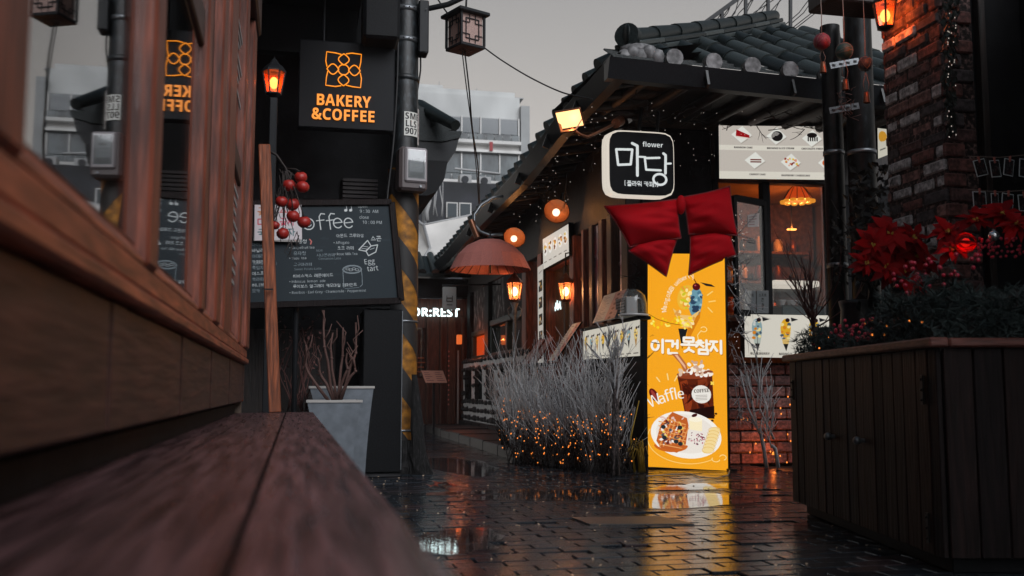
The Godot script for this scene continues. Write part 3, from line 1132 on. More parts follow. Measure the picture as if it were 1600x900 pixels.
func cafe_facade():
	cafe = thing("corner_cafe", "single storey wooden cafe on the corner with lit signs and windows", "building", W(3.4, 0, 9.0))
	# room behind: back walls, floor and ceiling close it
	var st := mb()
	box2(st, W(6.0, 0.0, 7.4), W(6.15, 2.9, 16.0))
	part(cafe, "back_wall", st, mat["room_dark"])
	st = mb()
	box2(st, W(2.72, 2.76, 7.74), W(6.0, 2.84, 16.0))
	part(cafe, "ceiling", st, mat["room_dark"])
	st = mb()
	box2(st, W(2.72, -0.02, 7.74), W(6.0, 0.05, 16.0))
	part(cafe, "floor", st, mat["room_wood"])
	st = mb()
	box2(st, W(2.72, 0.05, 15.8), W(6.0, 2.75, 15.95))
	part(cafe, "end_wall", st, mat["room_dark"])
	st = mb()
	box2(st, W(3.8, 0.05, 10.6), W(5.9, 2.75, 10.7))
	part(cafe, "partition_wall", st, mat["room_wood"])
	# long beam under the eave and plinth below (the wall's own measures, stretched to its length)
	here = Transform3D(Basis.from_scale(Vector3(1, 1, 1.053)), Vector3.ZERO)
	wall_piece("beam", 7.25, 14.95, 2.06, 2.74, "wood_dark", XF + 0.01, XF + 0.14)
	wall_piece("plinth", 7.25, 9.85, 0.0, 0.62, "wall_dark", XF + 0.02)
	# posts
	for q in [[7.10, 7.25, "wood_dark"], [7.50, 7.62, "wood_brown_y"], [7.74, 7.84, "wood_red_y"], [8.02, 8.12, "wood_brown_y"], [8.28, 8.34, "wood_red_y"], [8.60, 8.74, "wood_red_y"], [9.80, 9.98, "wood_red_y"], [10.50, 10.70, "wood_red_y"], [12.66, 12.92, "wood_black"], [14.05, 14.3, "wood_black"], [14.75, 14.95, "wood_red_y"]]:
		wall_piece("post", q[0], q[1], 0.0, 2.06, q[2], XF - 0.03, XF + 0.13)
	# tall windows beside the counter: dark panes between the posts
	for q in [[7.25, 7.50], [7.62, 7.74], [7.84, 8.02], [8.12, 8.28], [8.34, 8.60]]:
		st = mb()
		box2(st, W(XF + 0.05, 1.10, q[0]), W(XF + 0.056, 2.06, q[1]))
		part(cafe, "window_pane", st, mat["glass_clear"])
		wall_piece("window_rail", q[0], q[1], 1.62, 1.66, "wood_brown_y", XF + 0.03, XF + 0.08)
	# the doorway: glazed door set back, with a top rail
	wall_piece("door_head", 8.74, 9.80, 1.86, 2.06, "wood_red_y", XF, XF + 0.12)
	st = mb()
	box2(st, W(XF + 0.10, 0.62, 8.74), W(XF + 0.106, 1.86, 9.80))
	part(cafe, "door_glass", st, mat["glass_clear"])
	for q in [[9.24, 9.30]]:
		wall_piece("door_stile", q[0], q[1], 0.62, 1.86, "wood_dark", XF + 0.07, XF + 0.13)
	# narrow window past the door
	st = mb()
	box2(st, W(XF + 0.05, 1.04, 9.98), W(XF + 0.056, 2.06, 10.50))
	part(cafe, "window_pane", st, mat["glass_clear"])
	# two bays over the stone wall: plaster above, windows below
	wall_piece("plaster_panel", 12.92, 14.05, 1.44, 2.06, "plaster_white", XF + 0.03)
	wall_piece("plaster_panel", 11.9, 12.66, 1.52, 2.06, "plaster_white", XF + 0.03)
	wall_piece("wall_panel", 10.70, 11.9, 1.52, 2.06, "wall_dark", XF + 0.03)
	for q in [[12.92, 14.05, 1.38, 1.45], [10.70, 12.66, 1.45, 1.53], [12.92, 14.05, 1.04, 1.09], [10.70, 12.66, 1.04, 1.09]]:
		wall_piece("window_rail", q[0], q[1], q[2], q[3], "frame_teal", XF - 0.012, XF + 0.12)
	for q in [[12.92, 13.02], [13.95, 14.05], [12.56, 12.66], [10.70, 10.80], [11.6, 11.68]]:
		wall_piece("window_stile", q[0], q[1], 1.09, 1.38 if q[0] > 12.7 else 1.45, "frame_teal", XF - 0.006, XF + 0.11)
	st = mb()
	box2(st, W(XF + 0.06, 1.09, 13.02), W(XF + 0.066, 1.38, 13.95))
	part(cafe, "lit_window", st, mat["window_orange"])
	st = mb()
	box2(st, W(XF + 0.06, 1.09, 10.80), W(XF + 0.066, 1.45, 12.56))
	part(cafe, "window_pane", st, mat["glass_clear"])
	# the low wall of dark stones in white mortar, three vents in it
	wall_piece("mortar_wall", 9.98, 14.75, 0.14, 1.04, "mortar_white", XF - 0.045, XF - 0.001)
	var y := 0.155
	var row := 0
	while y < 1.0:
		var d := 10.0 + rnd(0, 0.1)
		while d < 14.7:
			var ln := rnd(0.15, 0.34)
			if d + ln > 14.74:
				ln = 14.74 - d
			var vent := y > 0.40 and y < 0.86 and ((d + ln > 12.15 and d < 12.55) or (d + ln > 12.95 and d < 13.35) or (d + ln > 13.75 and d < 14.2))
			if ln > 0.08 and not vent:
				st = mb()
				cbox2(st, W(XF - 0.075, y + rnd(0, 0.012), d), W(XF - 0.03, y + rnd(0.06, 0.088), d + ln - rnd(0.06, 0.1)), 0.022)
				part(cafe, "wall_stone", st, mat["wall_stone_%d" % (rng.randi() % 3)])
			d += ln
		y += 0.118
		row += 1
	for q in [12.20, 13.0, 13.8]:
		st = mb()
		cbox2(st, W(XF - 0.085, 0.47, q), W(XF - 0.03, 0.88, q + 0.34), 0.006)
		var v := part(cafe, "vent", st, mat["wood_black"])
		for k in 3:
			st = mb()
			box2(st, W(XF - 0.095, 0.53 + k * 0.11, q + 0.04), W(XF - 0.0855, 0.57 + k * 0.11, q + 0.30))
			part(v, "slat", st, mat["wall_dark"])
	# footing blocks
	var z := 9.98
	while z < 14.7:
		st = mb()
		cbox2(st, W(XF - 0.10, 0.0, z + 0.01), W(XF + 0.05, 0.138, z + 0.58), 0.015)
		part(cafe, "footing_block", st, mat["kerb_stone"])
		z += 0.59
	# shelf below the windows
	st = mb()
	cbox2(st, W(XF - 0.30, 0.83, 9.0), W(XF - 0.08, 0.86, 11.0), 0.005)
	var sh := thing("window_shelf", "dark narrow shelf board along the cafe wall holding menus", "shelf", W(XF - 0.2, 0.84, 10.0))
	part(sh, "board", st, mat["wood_black"])
	for d in [9.2, 10.0, 10.8]:
		st = mb()
		beam(st, W(XF - 0.26, 0.83, d), W(XF - 0.02, 0.64, d), 0.02, 0.025)
		part(sh, "bracket", st, mat["black_metal"])
	here = Transform3D()

# ------------------------------------------------------------------ the cafe: front towards the camera
const DB := 7.6
func cafe_front():
	var st := mb()
	cbox2(st, W(2.72, 0.0, DB), W(3.33, 2.74, DB + 0.12), 0.01)
	part(cafe, "front_pier", st, mat["wall_dark"])
	st = mb()
	cbox2(st, W(3.33, 2.33, DB + 0.02), W(6.1, 2.74, DB + 0.14), 0.01)
	part(cafe, "front_beam", st, mat["wood_dark"])
	st = mb()
	cbox2(st, W(4.45, 0.0, DB), W(6.1, 2.33, DB + 0.12), 0.01)
	part(cafe, "front_wall", st, mat["wall_dark"])
	# low wall of bricks below the counter, one by one
	st = mb()
	box2(st, W(3.33, 0.0, DB + 0.03), W(4.45, 0.82, DB + 0.14))
	part(cafe, "low_wall", st, mat["brick_mortar"])
	for r in 9:
		var x := 3.335 - (0.10 if r % 2 else 0.0)
		while x < 4.45:
			var x0 := maxf(x, 3.335)
			var x1 := minf(x + 0.195, 4.445)
			if x1 - x0 > 0.03:
				st = mb()
				cbox2(st, W(x0, r * 0.09 + 0.006, DB + rnd(0.0, 0.008)), W(x1, r * 0.09 + 0.082, DB + 0.06), 0.006)
				part(cafe, "brick", st, mat["brick_%d" % [0, 2, 2, 1][rng.randi() % 4]])
			x += 0.205
	# counter shelf
	st = mb()
	cbox2(st, W(3.33, 1.175, DB - 0.10), W(4.46, 1.20, DB + 0.25), 0.004)
	part(cafe, "counter_top", st, mat["steel"])
	# window frame posts and glass
	for q in [[3.34, 3.40], [3.79, 3.86], [4.38, 4.44]]:
		st = mb()
		cbox2(st, W(q[0], 1.20, DB + 0.02), W(q[1], 2.33, DB + 0.10), 0.006)
		part(cafe, "window_post", st, mat["wood_black"])
	st = mb()
	box2(st, W(3.86, 1.20, DB + 0.06), W(4.38, 2.33, DB + 0.066))
	part(cafe, "window_pane", st, mat["glass_clear"])
	# the open casement left of it, turned outwards
	var cm := thing("casement_window", "glazed casement standing open beside the cafe counter", "window", W(3.5, 1.2, DB - 0.1))
	var a := W(3.79, 0, DB + 0.0)
	var b := W(3.44, 0, DB - 0.18)
	var dir := (b - a).normalized()
	for e in [0.0, 1.0]:
		st = mb()
		var p := a.lerp(b, e)
		box(st, p + Vector3(0, 1.68, 0), Vector3(0.035, 0.96, 0.03), Basis(Vector3.UP, atan2(-dir.z, dir.x)))
		part(cm, "stile", st, mat["wood_black"])
	for yy in [1.215, 2.145]:
		st = mb()
		beam(st, a + Vector3(0, yy, 0) + dir * 0.02, b + Vector3(0, yy, 0) - dir * 0.02, 0.03, 0.05)
		part(cm, "rail", st, mat["wood_black"])
	st = mb()
	beam(st, a + Vector3(0, 1.68, 0), b + Vector3(0, 1.68, 0), 0.004, 0.90)
	part(cm, "pane", st, mat["glass_clear"])
	# shelves with cups and jars against the partition inside
	var n := 0
	for y in [1.42, 1.78, 2.12]:
		st = mb()
		cbox2(st, W(3.9, y, 10.30), W(5.7, y + 0.03, 10.58), 0.004)
		var shelf := thing("wall_shelf", "%s wooden shelf with jars inside the front window" % ["lowest", "middle", "topmost"][n], "shelf", W(4.8, y, 10.4), "shelves inside the cafe")
		part(shelf, "board", st, mat["room_wood"])
		for k in 9:
			st = mb()
			var c := W(4.0 + k * 0.19 + rnd(-0.04, 0.04), y + 0.03, 10.42)
			var r := rnd(0.035, 0.055)
			var h := rnd(0.08, 0.2)
			lathe(st, c, [[0, 0], [r, 0.0], [r, h * 0.75], [r * 0.6, h * 0.9], [r * 0.6, h], [0, h]], 10)
			part(shelf, "jar", st, mat[["ceramic", "copper", "pot_black", "wood_red_y"][rng.randi() % 4]])
		n += 1

# ------------------------------------------------------------------ the wooden shopfront at the left
func left_shopfront():
	var t := thing("timber_shopfront", "reddish timber shopfront with tall glass panes above the bench", "building", W(-0.3, 0, 2.5))
	var xw := -0.223
	var xg := -0.2395
	var piece := func(called: String, d0: float, d1: float, y0: float, y1: float, x0: float, x1: float, m: String, ch: float):
		var st := mb()
		cbox2(st, W(x0, y0, d0), W(x1, y1, d1), ch)
		return part(t, called, st, mat[m])
	# lower panels between short stiles
	var stops := [-0.9, 0.62, 1.42, 2.25, 3.02, 3.85, 4.83]
	for i in stops.size() - 1:
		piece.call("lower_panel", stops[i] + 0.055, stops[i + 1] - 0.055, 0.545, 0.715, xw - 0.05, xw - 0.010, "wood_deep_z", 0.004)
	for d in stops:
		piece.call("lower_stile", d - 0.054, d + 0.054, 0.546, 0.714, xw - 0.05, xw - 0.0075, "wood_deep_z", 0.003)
	# recess below and plinth
	piece.call("plinth", -0.9, 4.84, 0.0, 0.535, xw - 0.10, xw - 0.045, "wall_dark", 0.004)
	# rails and sill
	piece.call("bottom_rail", -0.95, 4.86, 0.718, 0.742, xw - 0.06, xw + 0.012, "wood_red_z", 0.005)
	piece.call("rail", -0.95, 4.86, 0.744, 0.786, xw - 0.055, xw + 0.002, "wood_red_z", 0.006)
	var sst := mb()
	prism(sst, [Vector2(xw - 0.003, 0.788), Vector2(xw - 0.003, 0.794), Vector2(xg - 0.01, 0.826), Vector2(xg - 0.01, 0.788)], Vector3(0, 0, 0.95), Vector3.RIGHT, Vector3.UP, Vector3(0, 0, -5.8))
	part(t, "sill", sst, mat["wood_red_z"])
	# posts: near to far
	for q in [[-0.95, 0.87, 0.004], [1.59, 1.69, 0.004], [2.465, 2.56, 0.004], [2.90, 3.06, 0.006], [3.33, 3.65, -0.002], [4.18, 4.34, 0.002], [4.62, 4.86, 0.012]]:
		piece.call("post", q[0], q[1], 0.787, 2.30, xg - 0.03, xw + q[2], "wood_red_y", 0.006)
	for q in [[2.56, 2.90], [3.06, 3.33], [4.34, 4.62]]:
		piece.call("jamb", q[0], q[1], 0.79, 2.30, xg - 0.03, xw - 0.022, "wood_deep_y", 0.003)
	# panes
	for q in [[0.87, 1.59], [1.69, 2.465], [3.65, 4.18]]:
		var st := mb()
		box2(st, W(xg - 0.004, 0.82, q[0]), W(xg, 2.30, q[1]))
		part(t, "window_pane", st, mat["glass_shop"])
	# transoms and wall above
	for q in [[1.72, 2.465], [3.65, 4.18]]:
		piece.call("transom", q[0], q[1], 1.43, 1.52, xg - 0.02, xw - 0.008, "wood_deep_z", 0.004)
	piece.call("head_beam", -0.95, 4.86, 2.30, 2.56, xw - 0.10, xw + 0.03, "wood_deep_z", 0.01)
	# room behind, closed
	var r := mb()
	box2(r, W(-2.6, 0.0, -1.0), W(-2.5, 2.6, 4.9))
	part(t, "back_wall", r, mat["room_dark"])
	r = mb()
	box2(r, W(-2.5, 0.48, -1.0), W(xw - 0.05, 0.53, 4.9))
	part(t, "floor", r, mat["room_wood"])
	r = mb()
	box2(r, W(-2.6, 2.56, -1.0), W(xw + 0.02, 2.62, 4.9))
	part(t, "ceiling", r, mat["room_dark"])
	for d in [[-1.06, -0.98], [4.87, 4.95]]:
		r = mb()
		box2(r, W(-2.6, 0.0, d[0]), W(xw - 0.02, 2.6, d[1]))
		part(t, "side_wall", r, mat["room_dark"])
	# eave above, outside the frame
	r = mb()
	box2(r, W(-0.9, 2.62, -1.2), W(-0.02, 2.70, 5.1))
	part(t, "eave", r, mat["wood_dark"])
	# menu print stuck on the far panes: slanting white lines of writing
	var pm := mb()
	for k in 7:
		box2(pm, W(xg + 0.001, 2.0 - k * 0.045, 3.70), W(xg + 0.0025, 2.014 - k * 0.045, 4.12 - 0.1 * (k % 3)))
	for k in 9:
		box2(pm, W(xg + 0.001, 1.36 - k * 0.045, 3.72), W(xg + 0.0025, 1.374 - k * 0.045, 4.12 - 0.06 * (k % 3)))
	part(t, "window_lettering", pm, mat["paper_white"]).set_meta("kind", "stuff")
	# --- bench
	var b := thing("bench", "long low bench of weathered purple-brown planks under the shop window", "bench", W(-0.05, 0, 2.0))
	var yb := 0.495
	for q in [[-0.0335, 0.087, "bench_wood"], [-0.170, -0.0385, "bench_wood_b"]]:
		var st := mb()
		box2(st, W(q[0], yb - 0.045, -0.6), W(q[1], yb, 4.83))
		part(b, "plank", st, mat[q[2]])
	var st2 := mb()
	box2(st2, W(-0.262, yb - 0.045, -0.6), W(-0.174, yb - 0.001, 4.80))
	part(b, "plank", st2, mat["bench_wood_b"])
	for q in [[-0.0385, -0.0335], [-0.174, -0.170]]:
		var st := mb()
		box2(st, W(q[0], yb - 0.03, -0.58), W(q[1], yb - 0.0008, 4.79))
		part(b, "joint_dirt", st, mat["joint_dirt"])
	for d in [0.2, 2.3, 4.5]:
		for x in [-0.2, 0.02]:
			var st := mb()
			cbox2(st, W(x - 0.035, 0.0, d), W(x + 0.035, yb - 0.09, d + 0.07), 0.006)
			part(b, "leg", st, mat["wood_deep_y"])
		var st3 := mb()
		cbox2(st3, W(-0.25, yb - 0.09, d), W(0.07, yb - 0.046, d + 0.07), 0.006)
		part(b, "cross_bar", st3, mat["wood_deep_z"])
	# --- leaning plank
	var lp := thing("leaning_post", "orange-brown timber plank leaning upright on the far bench end", "post", W(-0.08, yb, 4.75))
	var st4 := mb()
	var foot := at(430, 642, 4.74)
	foot.y = yb + 0.002
	beam(st4, foot, at(413, 226, 4.74), 0.054, 0.03, Vector3.BACK, 0.004)
	part(lp, "plank", st4, mat["post_orange"])
	st4 = mb()
	box(st4, at(418, 452, 4.70), Vector3(0.05, 0.006, 0.012))
	part(lp, "nail_strip", st4, mat["black_metal"])

# ------------------------------------------------------------------ the bakery corner behind the bench
func persimmon(parent: Node3D, c: Vector3, r: float):
	var st := mb()
	lathe(st, c, [[0, -r * 0.86], [r * 0.45, -r * 0.8], [r * 0.85, -r * 0.45], [r, 0.0], [r * 0.9, r * 0.45], [r * 0.5, r * 0.78], [r * 0.12, r * 0.74], [0, r * 0.7]], 14, Basis.from_euler(Vector3(rnd(-0.3, 0.3), rnd(0, 3), rnd(-0.3, 0.3))))
	var f := part(parent, "persimmon", st, mat["persimmon"])
	st = mb()
	for k in 4:
		var a := TAU * k / 4 + 0.4
		var o := c + Vector3(0, r * 0.78, 0)
		flat(st)
		var e := Vector3(cos(a), 0.1, sin(a)) * r * 0.5
		var s := Vector3(-sin(a), 0, cos(a)) * r * 0.2
		quad(st, o, o + e * 0.6 + s, o + e + Vector3(0, r * 0.1, 0), o + e * 0.6 - s, o - Vector3.UP)
	part(f, "calyx", st, mat["twig_dark"])

func chalkboard_print() -> Image:
	canvas(560, 390, Color(0.10, 0.152, 0.18))
	var c := Color(0.80, 0.82, 0.82)
	var c2 := Color(0.55, 0.59, 0.61)
	for k in 60:      # chalk dust wiped about
		var o := Vector2(rnd(0, 560), rnd(0, 390))
		stroke([o, o + Vector2(rnd(-50, 50), rnd(-8, 8))], rnd(2, 8), Color(0.13, 0.184, 0.215).lerp(Color(0.112, 0.162, 0.19), rnd(0, 1)), false)
	# big word
	arc(Vector2(176, 88), Vector2(22, 24), 0.6, TAU - 0.6, 4.5, c)
	arc(Vector2(226, 82), Vector2(22, 22), 0, TAU, 4.5, c)
	dot(Vector2(219, 77), Vector2(2.4, 2.4), c)
	dot(Vector2(234, 76), Vector2(2.4, 2.4), c)
	arc(Vector2(226, 82), Vector2(11, 10), 0.3, PI - 0.3, 3, c)
	for k in 2:
		var x := 268.0 + k * 38
		stroke([Vector2(x + 24, 44), Vector2(x + 10, 42), Vector2(x + 2, 54), Vector2(x + 4, 104)], 4.5, c)
		stroke([Vector2(x - 10, 70), Vector2(x + 20, 67)], 4, c)
	for k in 2:
		var o := Vector2(340 + k * 42, 80)
		stroke([o + Vector2(-16, 0), o + Vector2(15, -3)], 4, c)
		arc(o, Vector2(17, 19), -0.15, -TAU + 0.7, 4.5, c)
	# notes
	for k in 2:
		dot(Vector2(376 + k * 19, 30), Vector2(7, 5.5), c, -0.4)
		stroke([Vector2(381 + k * 19, 30), Vector2(379 + k * 19, 8)], 2.5, c)
	stroke([Vector2(379, 8), Vector2(398, 8)], 2.5, c)
	words("open", Vector2(424, 20), 12, c, false, 0.03)
	words("9 : 30  AM", Vector2(430, 40), 12, c, false, 0.03)
	words("close", Vector2(426, 64), 12, c, false, 0.03)
	words("10 : 00 PM", Vector2(436, 84), 12, c, false, 0.03)
	# the lists
	hangul("자몽청", Vector2(166, 142), 15, 1.7, c)
	stroke([Vector2(226, 142), Vector2(232, 150), Vector2(228, 160)], 5, Color(0.8, 0.45, 0.42))
	words("• Grapefruit tea", Vector2(150, 178), 9.5, c)
	hangul("유자청", Vector2(166, 188), 14, 1.6, c2)
	words("NEW", Vector2(248, 190), 8, c2)
	hangul("시나몬라떼", Vector2(250, 198), 12, 1.4, c2)
	words("Cinnamon Latte", Vector2(256, 222), 8.5, c2)
	words("• Yuzu  tea", Vector2(150, 218), 9.5, c)
	hangul("고구마라떼", Vector2(166, 232), 12, 1.4, c2)
	words("Sweet Potato Latte", Vector2(168, 260), 8.5, c2)
	hangul("히비스커스 레몬에이드", Vector2(164, 276), 12.5, 1.5, c)
	words("• Hibiscus  lemon  ade", Vector2(150, 308), 9.5, c)
	hangul("루이보스 얼그레이 캐모마일 페퍼민트", Vector2(164, 316), 12, 1.5, c)
	words("• Rooibos · Earl Grey · Chamomile · Peppermint", Vector2(150, 350), 9.5, c)
	hangul("아몬드 크루와상", Vector2(330, 124), 13, 1.5, c)
	words("• Affogato", Vector2(316, 162), 10, c)
	hangul("초코 라떼", Vector2(330, 172), 13, 1.5, c)
	words("• Rose Milk Tea", Vector2(316, 206), 9.5, c)
	hangul("스콘", Vector2(464, 134), 19, 2.4, c)
	# scones, tart, cup
	stroke([Vector2(412, 186), Vector2(450, 150), Vector2(462, 172), Vector2(438, 192), Vector2(412, 186)], 4, c)
	stroke([Vector2(462, 172), Vector2(488, 168), Vector2(478, 196), Vector2(448, 210), Vector2(440, 192), Vector2(462, 172)], 4, c)
	stroke([Vector2(424, 180), Vector2(446, 184)], 2, c)
	stroke([Vector2(430, 172), Vector2(450, 176)], 2, c)
	stroke([Vector2(456, 186), Vector2(474, 180)], 2, c)
	words("Egg", Vector2(428, 244), 20, c, false, -0.06)
	words("tart", Vector2(438, 272), 20, c, false, -0.08)
	arc(Vector2(380, 262), Vector2(36, 16), 0, TAU, 3, c2)
	arc(Vector2(380, 262), Vector2(32, 13), 0, TAU, 2, c2)
	for k in 4:
		arc(Vector2(362 + 12 * k, 260 + 4 * (k % 2)), Vector2(7, 4), 0, TAU, 1.6, c)
	stroke([Vector2(345, 270), Vector2(348, 332)], 2.2, c2)
	stroke([Vector2(415, 268), Vector2(416, 322), Vector2(408, 330)], 2.2, c2)
	stroke([Vector2(352, 336), Vector2(404, 333)], 1.6, c2)
	# left column
	for k in 9:
		hangul(["아이스", "바닐라", "아메리카노", "카페라떼", "흑임자", "에스프레소", "쑥라떼", "허니브레드", "모카"][k], Vector2(18, 152 + k * 22), 13, 1.5, c if k % 2 else c2)
	words("cafe latte ( 4.5 )", Vector2(20, 236), 9, c2)
	return finish()

func bakery_corner():
	# dark wall of the bakery, with a slatted shutter
	var t := thing("bakery_house", "near-black bakery house front behind the chalkboard menu", "building", W(0.0, 0, 8.0))
	var st := mb()
	box2(st, W(-1.6, 0.0, 7.75), W(0.72, 4.6, 7.95))
	part(t, "wall", st, mat["wall_dark"])
	st = mb()
	box2(st, W(-1.75, 0.0, 4.96), W(-1.6, 4.6, 7.95))
	part(t, "side_wall", st, mat["wall_dark"])
	st = mb()
	box2(st, W(-1.75, 4.6, 4.9), W(0.9, 4.72, 8.2))
	part(t, "roof", st, mat["roof_tile"])
	st = mb()
	box2(st, W(-1.6, 3.42, 4.96), W(0.42, 3.5, 7.74))
	part(t, "porch_ceiling", st, mat["wood_black"])
	st = mb()
	box2(st, W(-1.6, 3.06, 7.3), W(0.40, 3.41, 7.4))
	part(t, "upper_board", st, mat["wood_black"])
	st = mb()
	cbox2(st, W(0.41, 3.0, 6.7), W(0.66, 4.4, 7.0), 0.02)
	part(t, "eave_side", st, mat["wood_black"])
	for k in 16:
		st = mb()
		cbox2(st, W(0.33, 1.72 + k * 0.032, 7.70), W(0.60, 1.745 + k * 0.032, 7.745), 0.003)
		part(t, "shutter_slat", st, mat["pink_slats"])
	st = mb()
	cbox2(st, W(-0.5, 0.0, 7.60), W(-0.42, 3.0, 7.70), 0.006)
	part(t, "door_post", st, mat["wood_deep_y"])
	st = mb()
	cbox2(st, W(-0.41, 0.30, 7.66), W(0.30, 1.05, 7.72), 0.006)
	part(t, "door_panel", st, mat["wood_dark"])
	# black cupboard below the chalkboard
	var cb := thing("black_cabinet", "plain black cabinet standing beside the striped pole", "cabinet", W(0.6, 0, 7.2))
	st = mb()
	cbox2(st, W(0.46, 0.03, 7.02), W(0.735, 1.16, 7.45), 0.008)
	part(cb, "body", st, mat["wood_black"])
	st = mb()
	cbox2(st, W(0.455, 0.0, 7.04), W(0.73, 0.03, 7.44), 0.004)
	part(cb, "base", st, mat["wall_grey"])
	st = mb()
	box2(st, W(0.728, 0.05, 7.012), W(0.7335, 1.15, 7.019))
	part(cb, "edge_strip", st, mat["steel"])
	# chalkboard
	var d := 7.0
	var cw := thing("chalkboard", "large framed chalkboard menu with white handwriting in front of the bakery", "chalkboard", W(0.2, 1.2, d))
	var tl := at(386, 318, d)
	var tr := at(612, 316, d)
	var br := at(627, 470, d)
	var bl := at(386, 478, d)
	st = mb()
	sheet(st, tl, tr, br, bl)
	part(cw, "board", st, printed("chalk_writing", chalkboard_print(), 0.0, 0.75))
	for e in [[tl, tr], [tr, br], [br, bl], [bl, tl]]:
		st = mb()
		beam(st, e[0] + Vector3(0, 0, -0.004), e[1] + Vector3(0, 0, -0.004), 0.045, 0.042, Vector3.BACK, 0.005)
		part(cw, "frame", st, mat["planter_c"])
	st = mb()
	box2(st, W(tl.x, bl.y, d + 0.012), W(tr.x, tl.y, d + 0.03))
	part(cw, "backing", st, mat["wood_black"])
	for x in [0.0, 0.5]:
		st = mb()
		cyl(st, W(x, 0.0, d + 0.06), W(x, 1.3, d + 0.06), 0.018, 0.018, 8)
		part(cw, "leg", st, mat["black_metal"])
	# paper card hung before it
	canvas(120, 90, Color(0.80, 0.78, 0.79))
	for k in 3:
		hangul(["곶감", "대추", "국화"][k], Vector2(8, 8 + k * 27), 18, 2.4, [Color(0.75, 0.45, 0.25), Color(0.75, 0.25, 0.3), Color(0.25, 0.4, 0.42)][k])
		hangul(["수제", "꽃차", "유자"][k], Vector2(64, 8 + k * 27), 18, 2.4, [Color(0.75, 0.3, 0.3), Color(0.75, 0.25, 0.35), Color(0.25, 0.4, 0.42)][k])
	var card := thing("paper_card", "white paper card with coloured handwriting on the chalkboard corner", "card", at(434, 350, 6.95))
	st = mb()
	var q := [at(398, 320, 6.955), at(471, 320, 6.955), at(472, 374, 6.955), at(398, 376, 6.955)]
	sheet(st, q[0], q[1], q[2], q[3])
	part(card, "face", st, printed("card_writing", finish(), 0.0, 0.8))
	st = mb()
	box2(st, W(q[0].x, q[3].y, 6.958), W(q[1].x, q[0].y, 6.966))
	part(card, "board", st, mat["paper_white"])
	# persimmon branch
	var pb := thing("persimmon_branch", "bare hanging branch with red persimmons before the chalkboard", "branch", at(455, 320, 5.6))
	st = mb()
	var hub := at(446, 262, 5.6)
	tube(st, [at(420, 236, 5.6), at(432, 242, 5.6), hub, at(455, 285, 5.6), at(458, 310, 5.6)], 0.008, 5, 0.004)
	var fruit := [[470, 277, 0.036], [452, 290, 0.039], [473, 292, 0.037], [440, 315, 0.035], [457, 319, 0.040], [458, 338, 0.037], [475, 347, 0.038], [442, 365, 0.036], [430, 352, 0.026]]
	for f in fruit:
		var c := at(f[0], f[1], 5.6 + rnd(-0.05, 0.05))
		tube(st, [hub.lerp(c, 0.1), hub.lerp(c, 0.5) + Vector3(rnd(-0.02, 0.02), 0.02, 0), c + Vector3(0, f[2] * 0.8, 0)], 0.004, 4, 0.003)
	for k in 14:
		var a := hub + Vector3(rnd(-0.06, 0.05), rnd(-0.15, 0.0), rnd(-0.02, 0.02))
		var p := [a]
		for j in 4:
			a += Vector3(rnd(-0.025, 0.025), rnd(-0.085, -0.03), rnd(-0.012, 0.012))
			p.append(a)
		tube(st, p, 0.003, 4, 0.0015)
	for k in 10:
		var a := at(rnd(450, 468), rnd(360, 385), 5.6)
		tube(st, [a, a + Vector3(rnd(-0.03, 0.03), -0.05, 0), a + Vector3(rnd(-0.04, 0.04), -0.09, 0)], 0.0025, 4, 0.001)
	part(pb, "twigs", st, mat["twig_dark"])
	for f in fruit:
		persimmon(pb, at(f[0], f[1], 5.6 + rnd(-0.04, 0.04)), f[2])
	# wall lantern
	lantern("wall_lantern", "small glowing amber wall lantern on a dark post beside the shopfront", at(428, 129, 6.0), 0.064, 0.135, true)
	st = mb()
	var lb := at(428, 150, 6.0)
	cbox2(st, Vector3(lb.x - 0.022, 0.0, lb.z - 0.02), Vector3(lb.x + 0.022, lb.y - 0.012, lb.z + 0.02), 0.004)
	var lp := thing("lantern_post", "black square post carrying the amber lantern beside the shopfront", "post", Vector3(lb.x, 0, lb.z))
	part(lp, "shaft", st, mat["black_metal"])
	omni(at(428, 129, 6.0), Color(1.0, 0.42, 0.15), 0.05, 0.015)
	# bakery sign
	var sg := thing("bakery_sign", "black hanging board with glowing amber flower and lettering", "sign", at(540, 60, 7.0))
	var ds := 6.9
	var a := at(468, 60, ds)
	var b := at(616, 206, ds)
	st = mb()
	cbox2(st, Vector3(a.x, b.y, -ds - 0.10), Vector3(b.x, a.y, -ds), 0.008)
	part(sg, "board", st, mat["sign_black"])
	st = mb()
	for x in [0.25, 0.75]:
		cyl(st, Vector3(lerpf(a.x, b.x, x), a.y, -ds - 0.05), Vector3(lerpf(a.x, b.x, x), a.y + 0.4, -ds - 0.05), 0.012, 0.012, 6)
	part(sg, "hanger", st, mat["black_metal"])
	neon_text(sg, "BAKERY", at(495, 164, ds - 0.008), 0.078, 0.372, "neon_amber")
	neon_text(sg, "&COFFEE", at(487, 186, ds - 0.008), 0.078, 0.430, "neon_amber")
	st = mb()
	var o := at(537, 109, ds - 0.008)
	var k2 := 0.1235
	var line := func(p: Array, closed: bool):
		var w := []
		for v in p:
			w.append(o + Vector3(v.x * k2, v.y * k2, 0))
		if closed:
			w.append(w[0])
		tube(st, w, 0.0042, 6)
	var ring := []
	for i in 16:
		ring.append(Vector2(cos(TAU * i / 16), sin(TAU * i / 16)) * 0.30)
	line.call(ring, true)
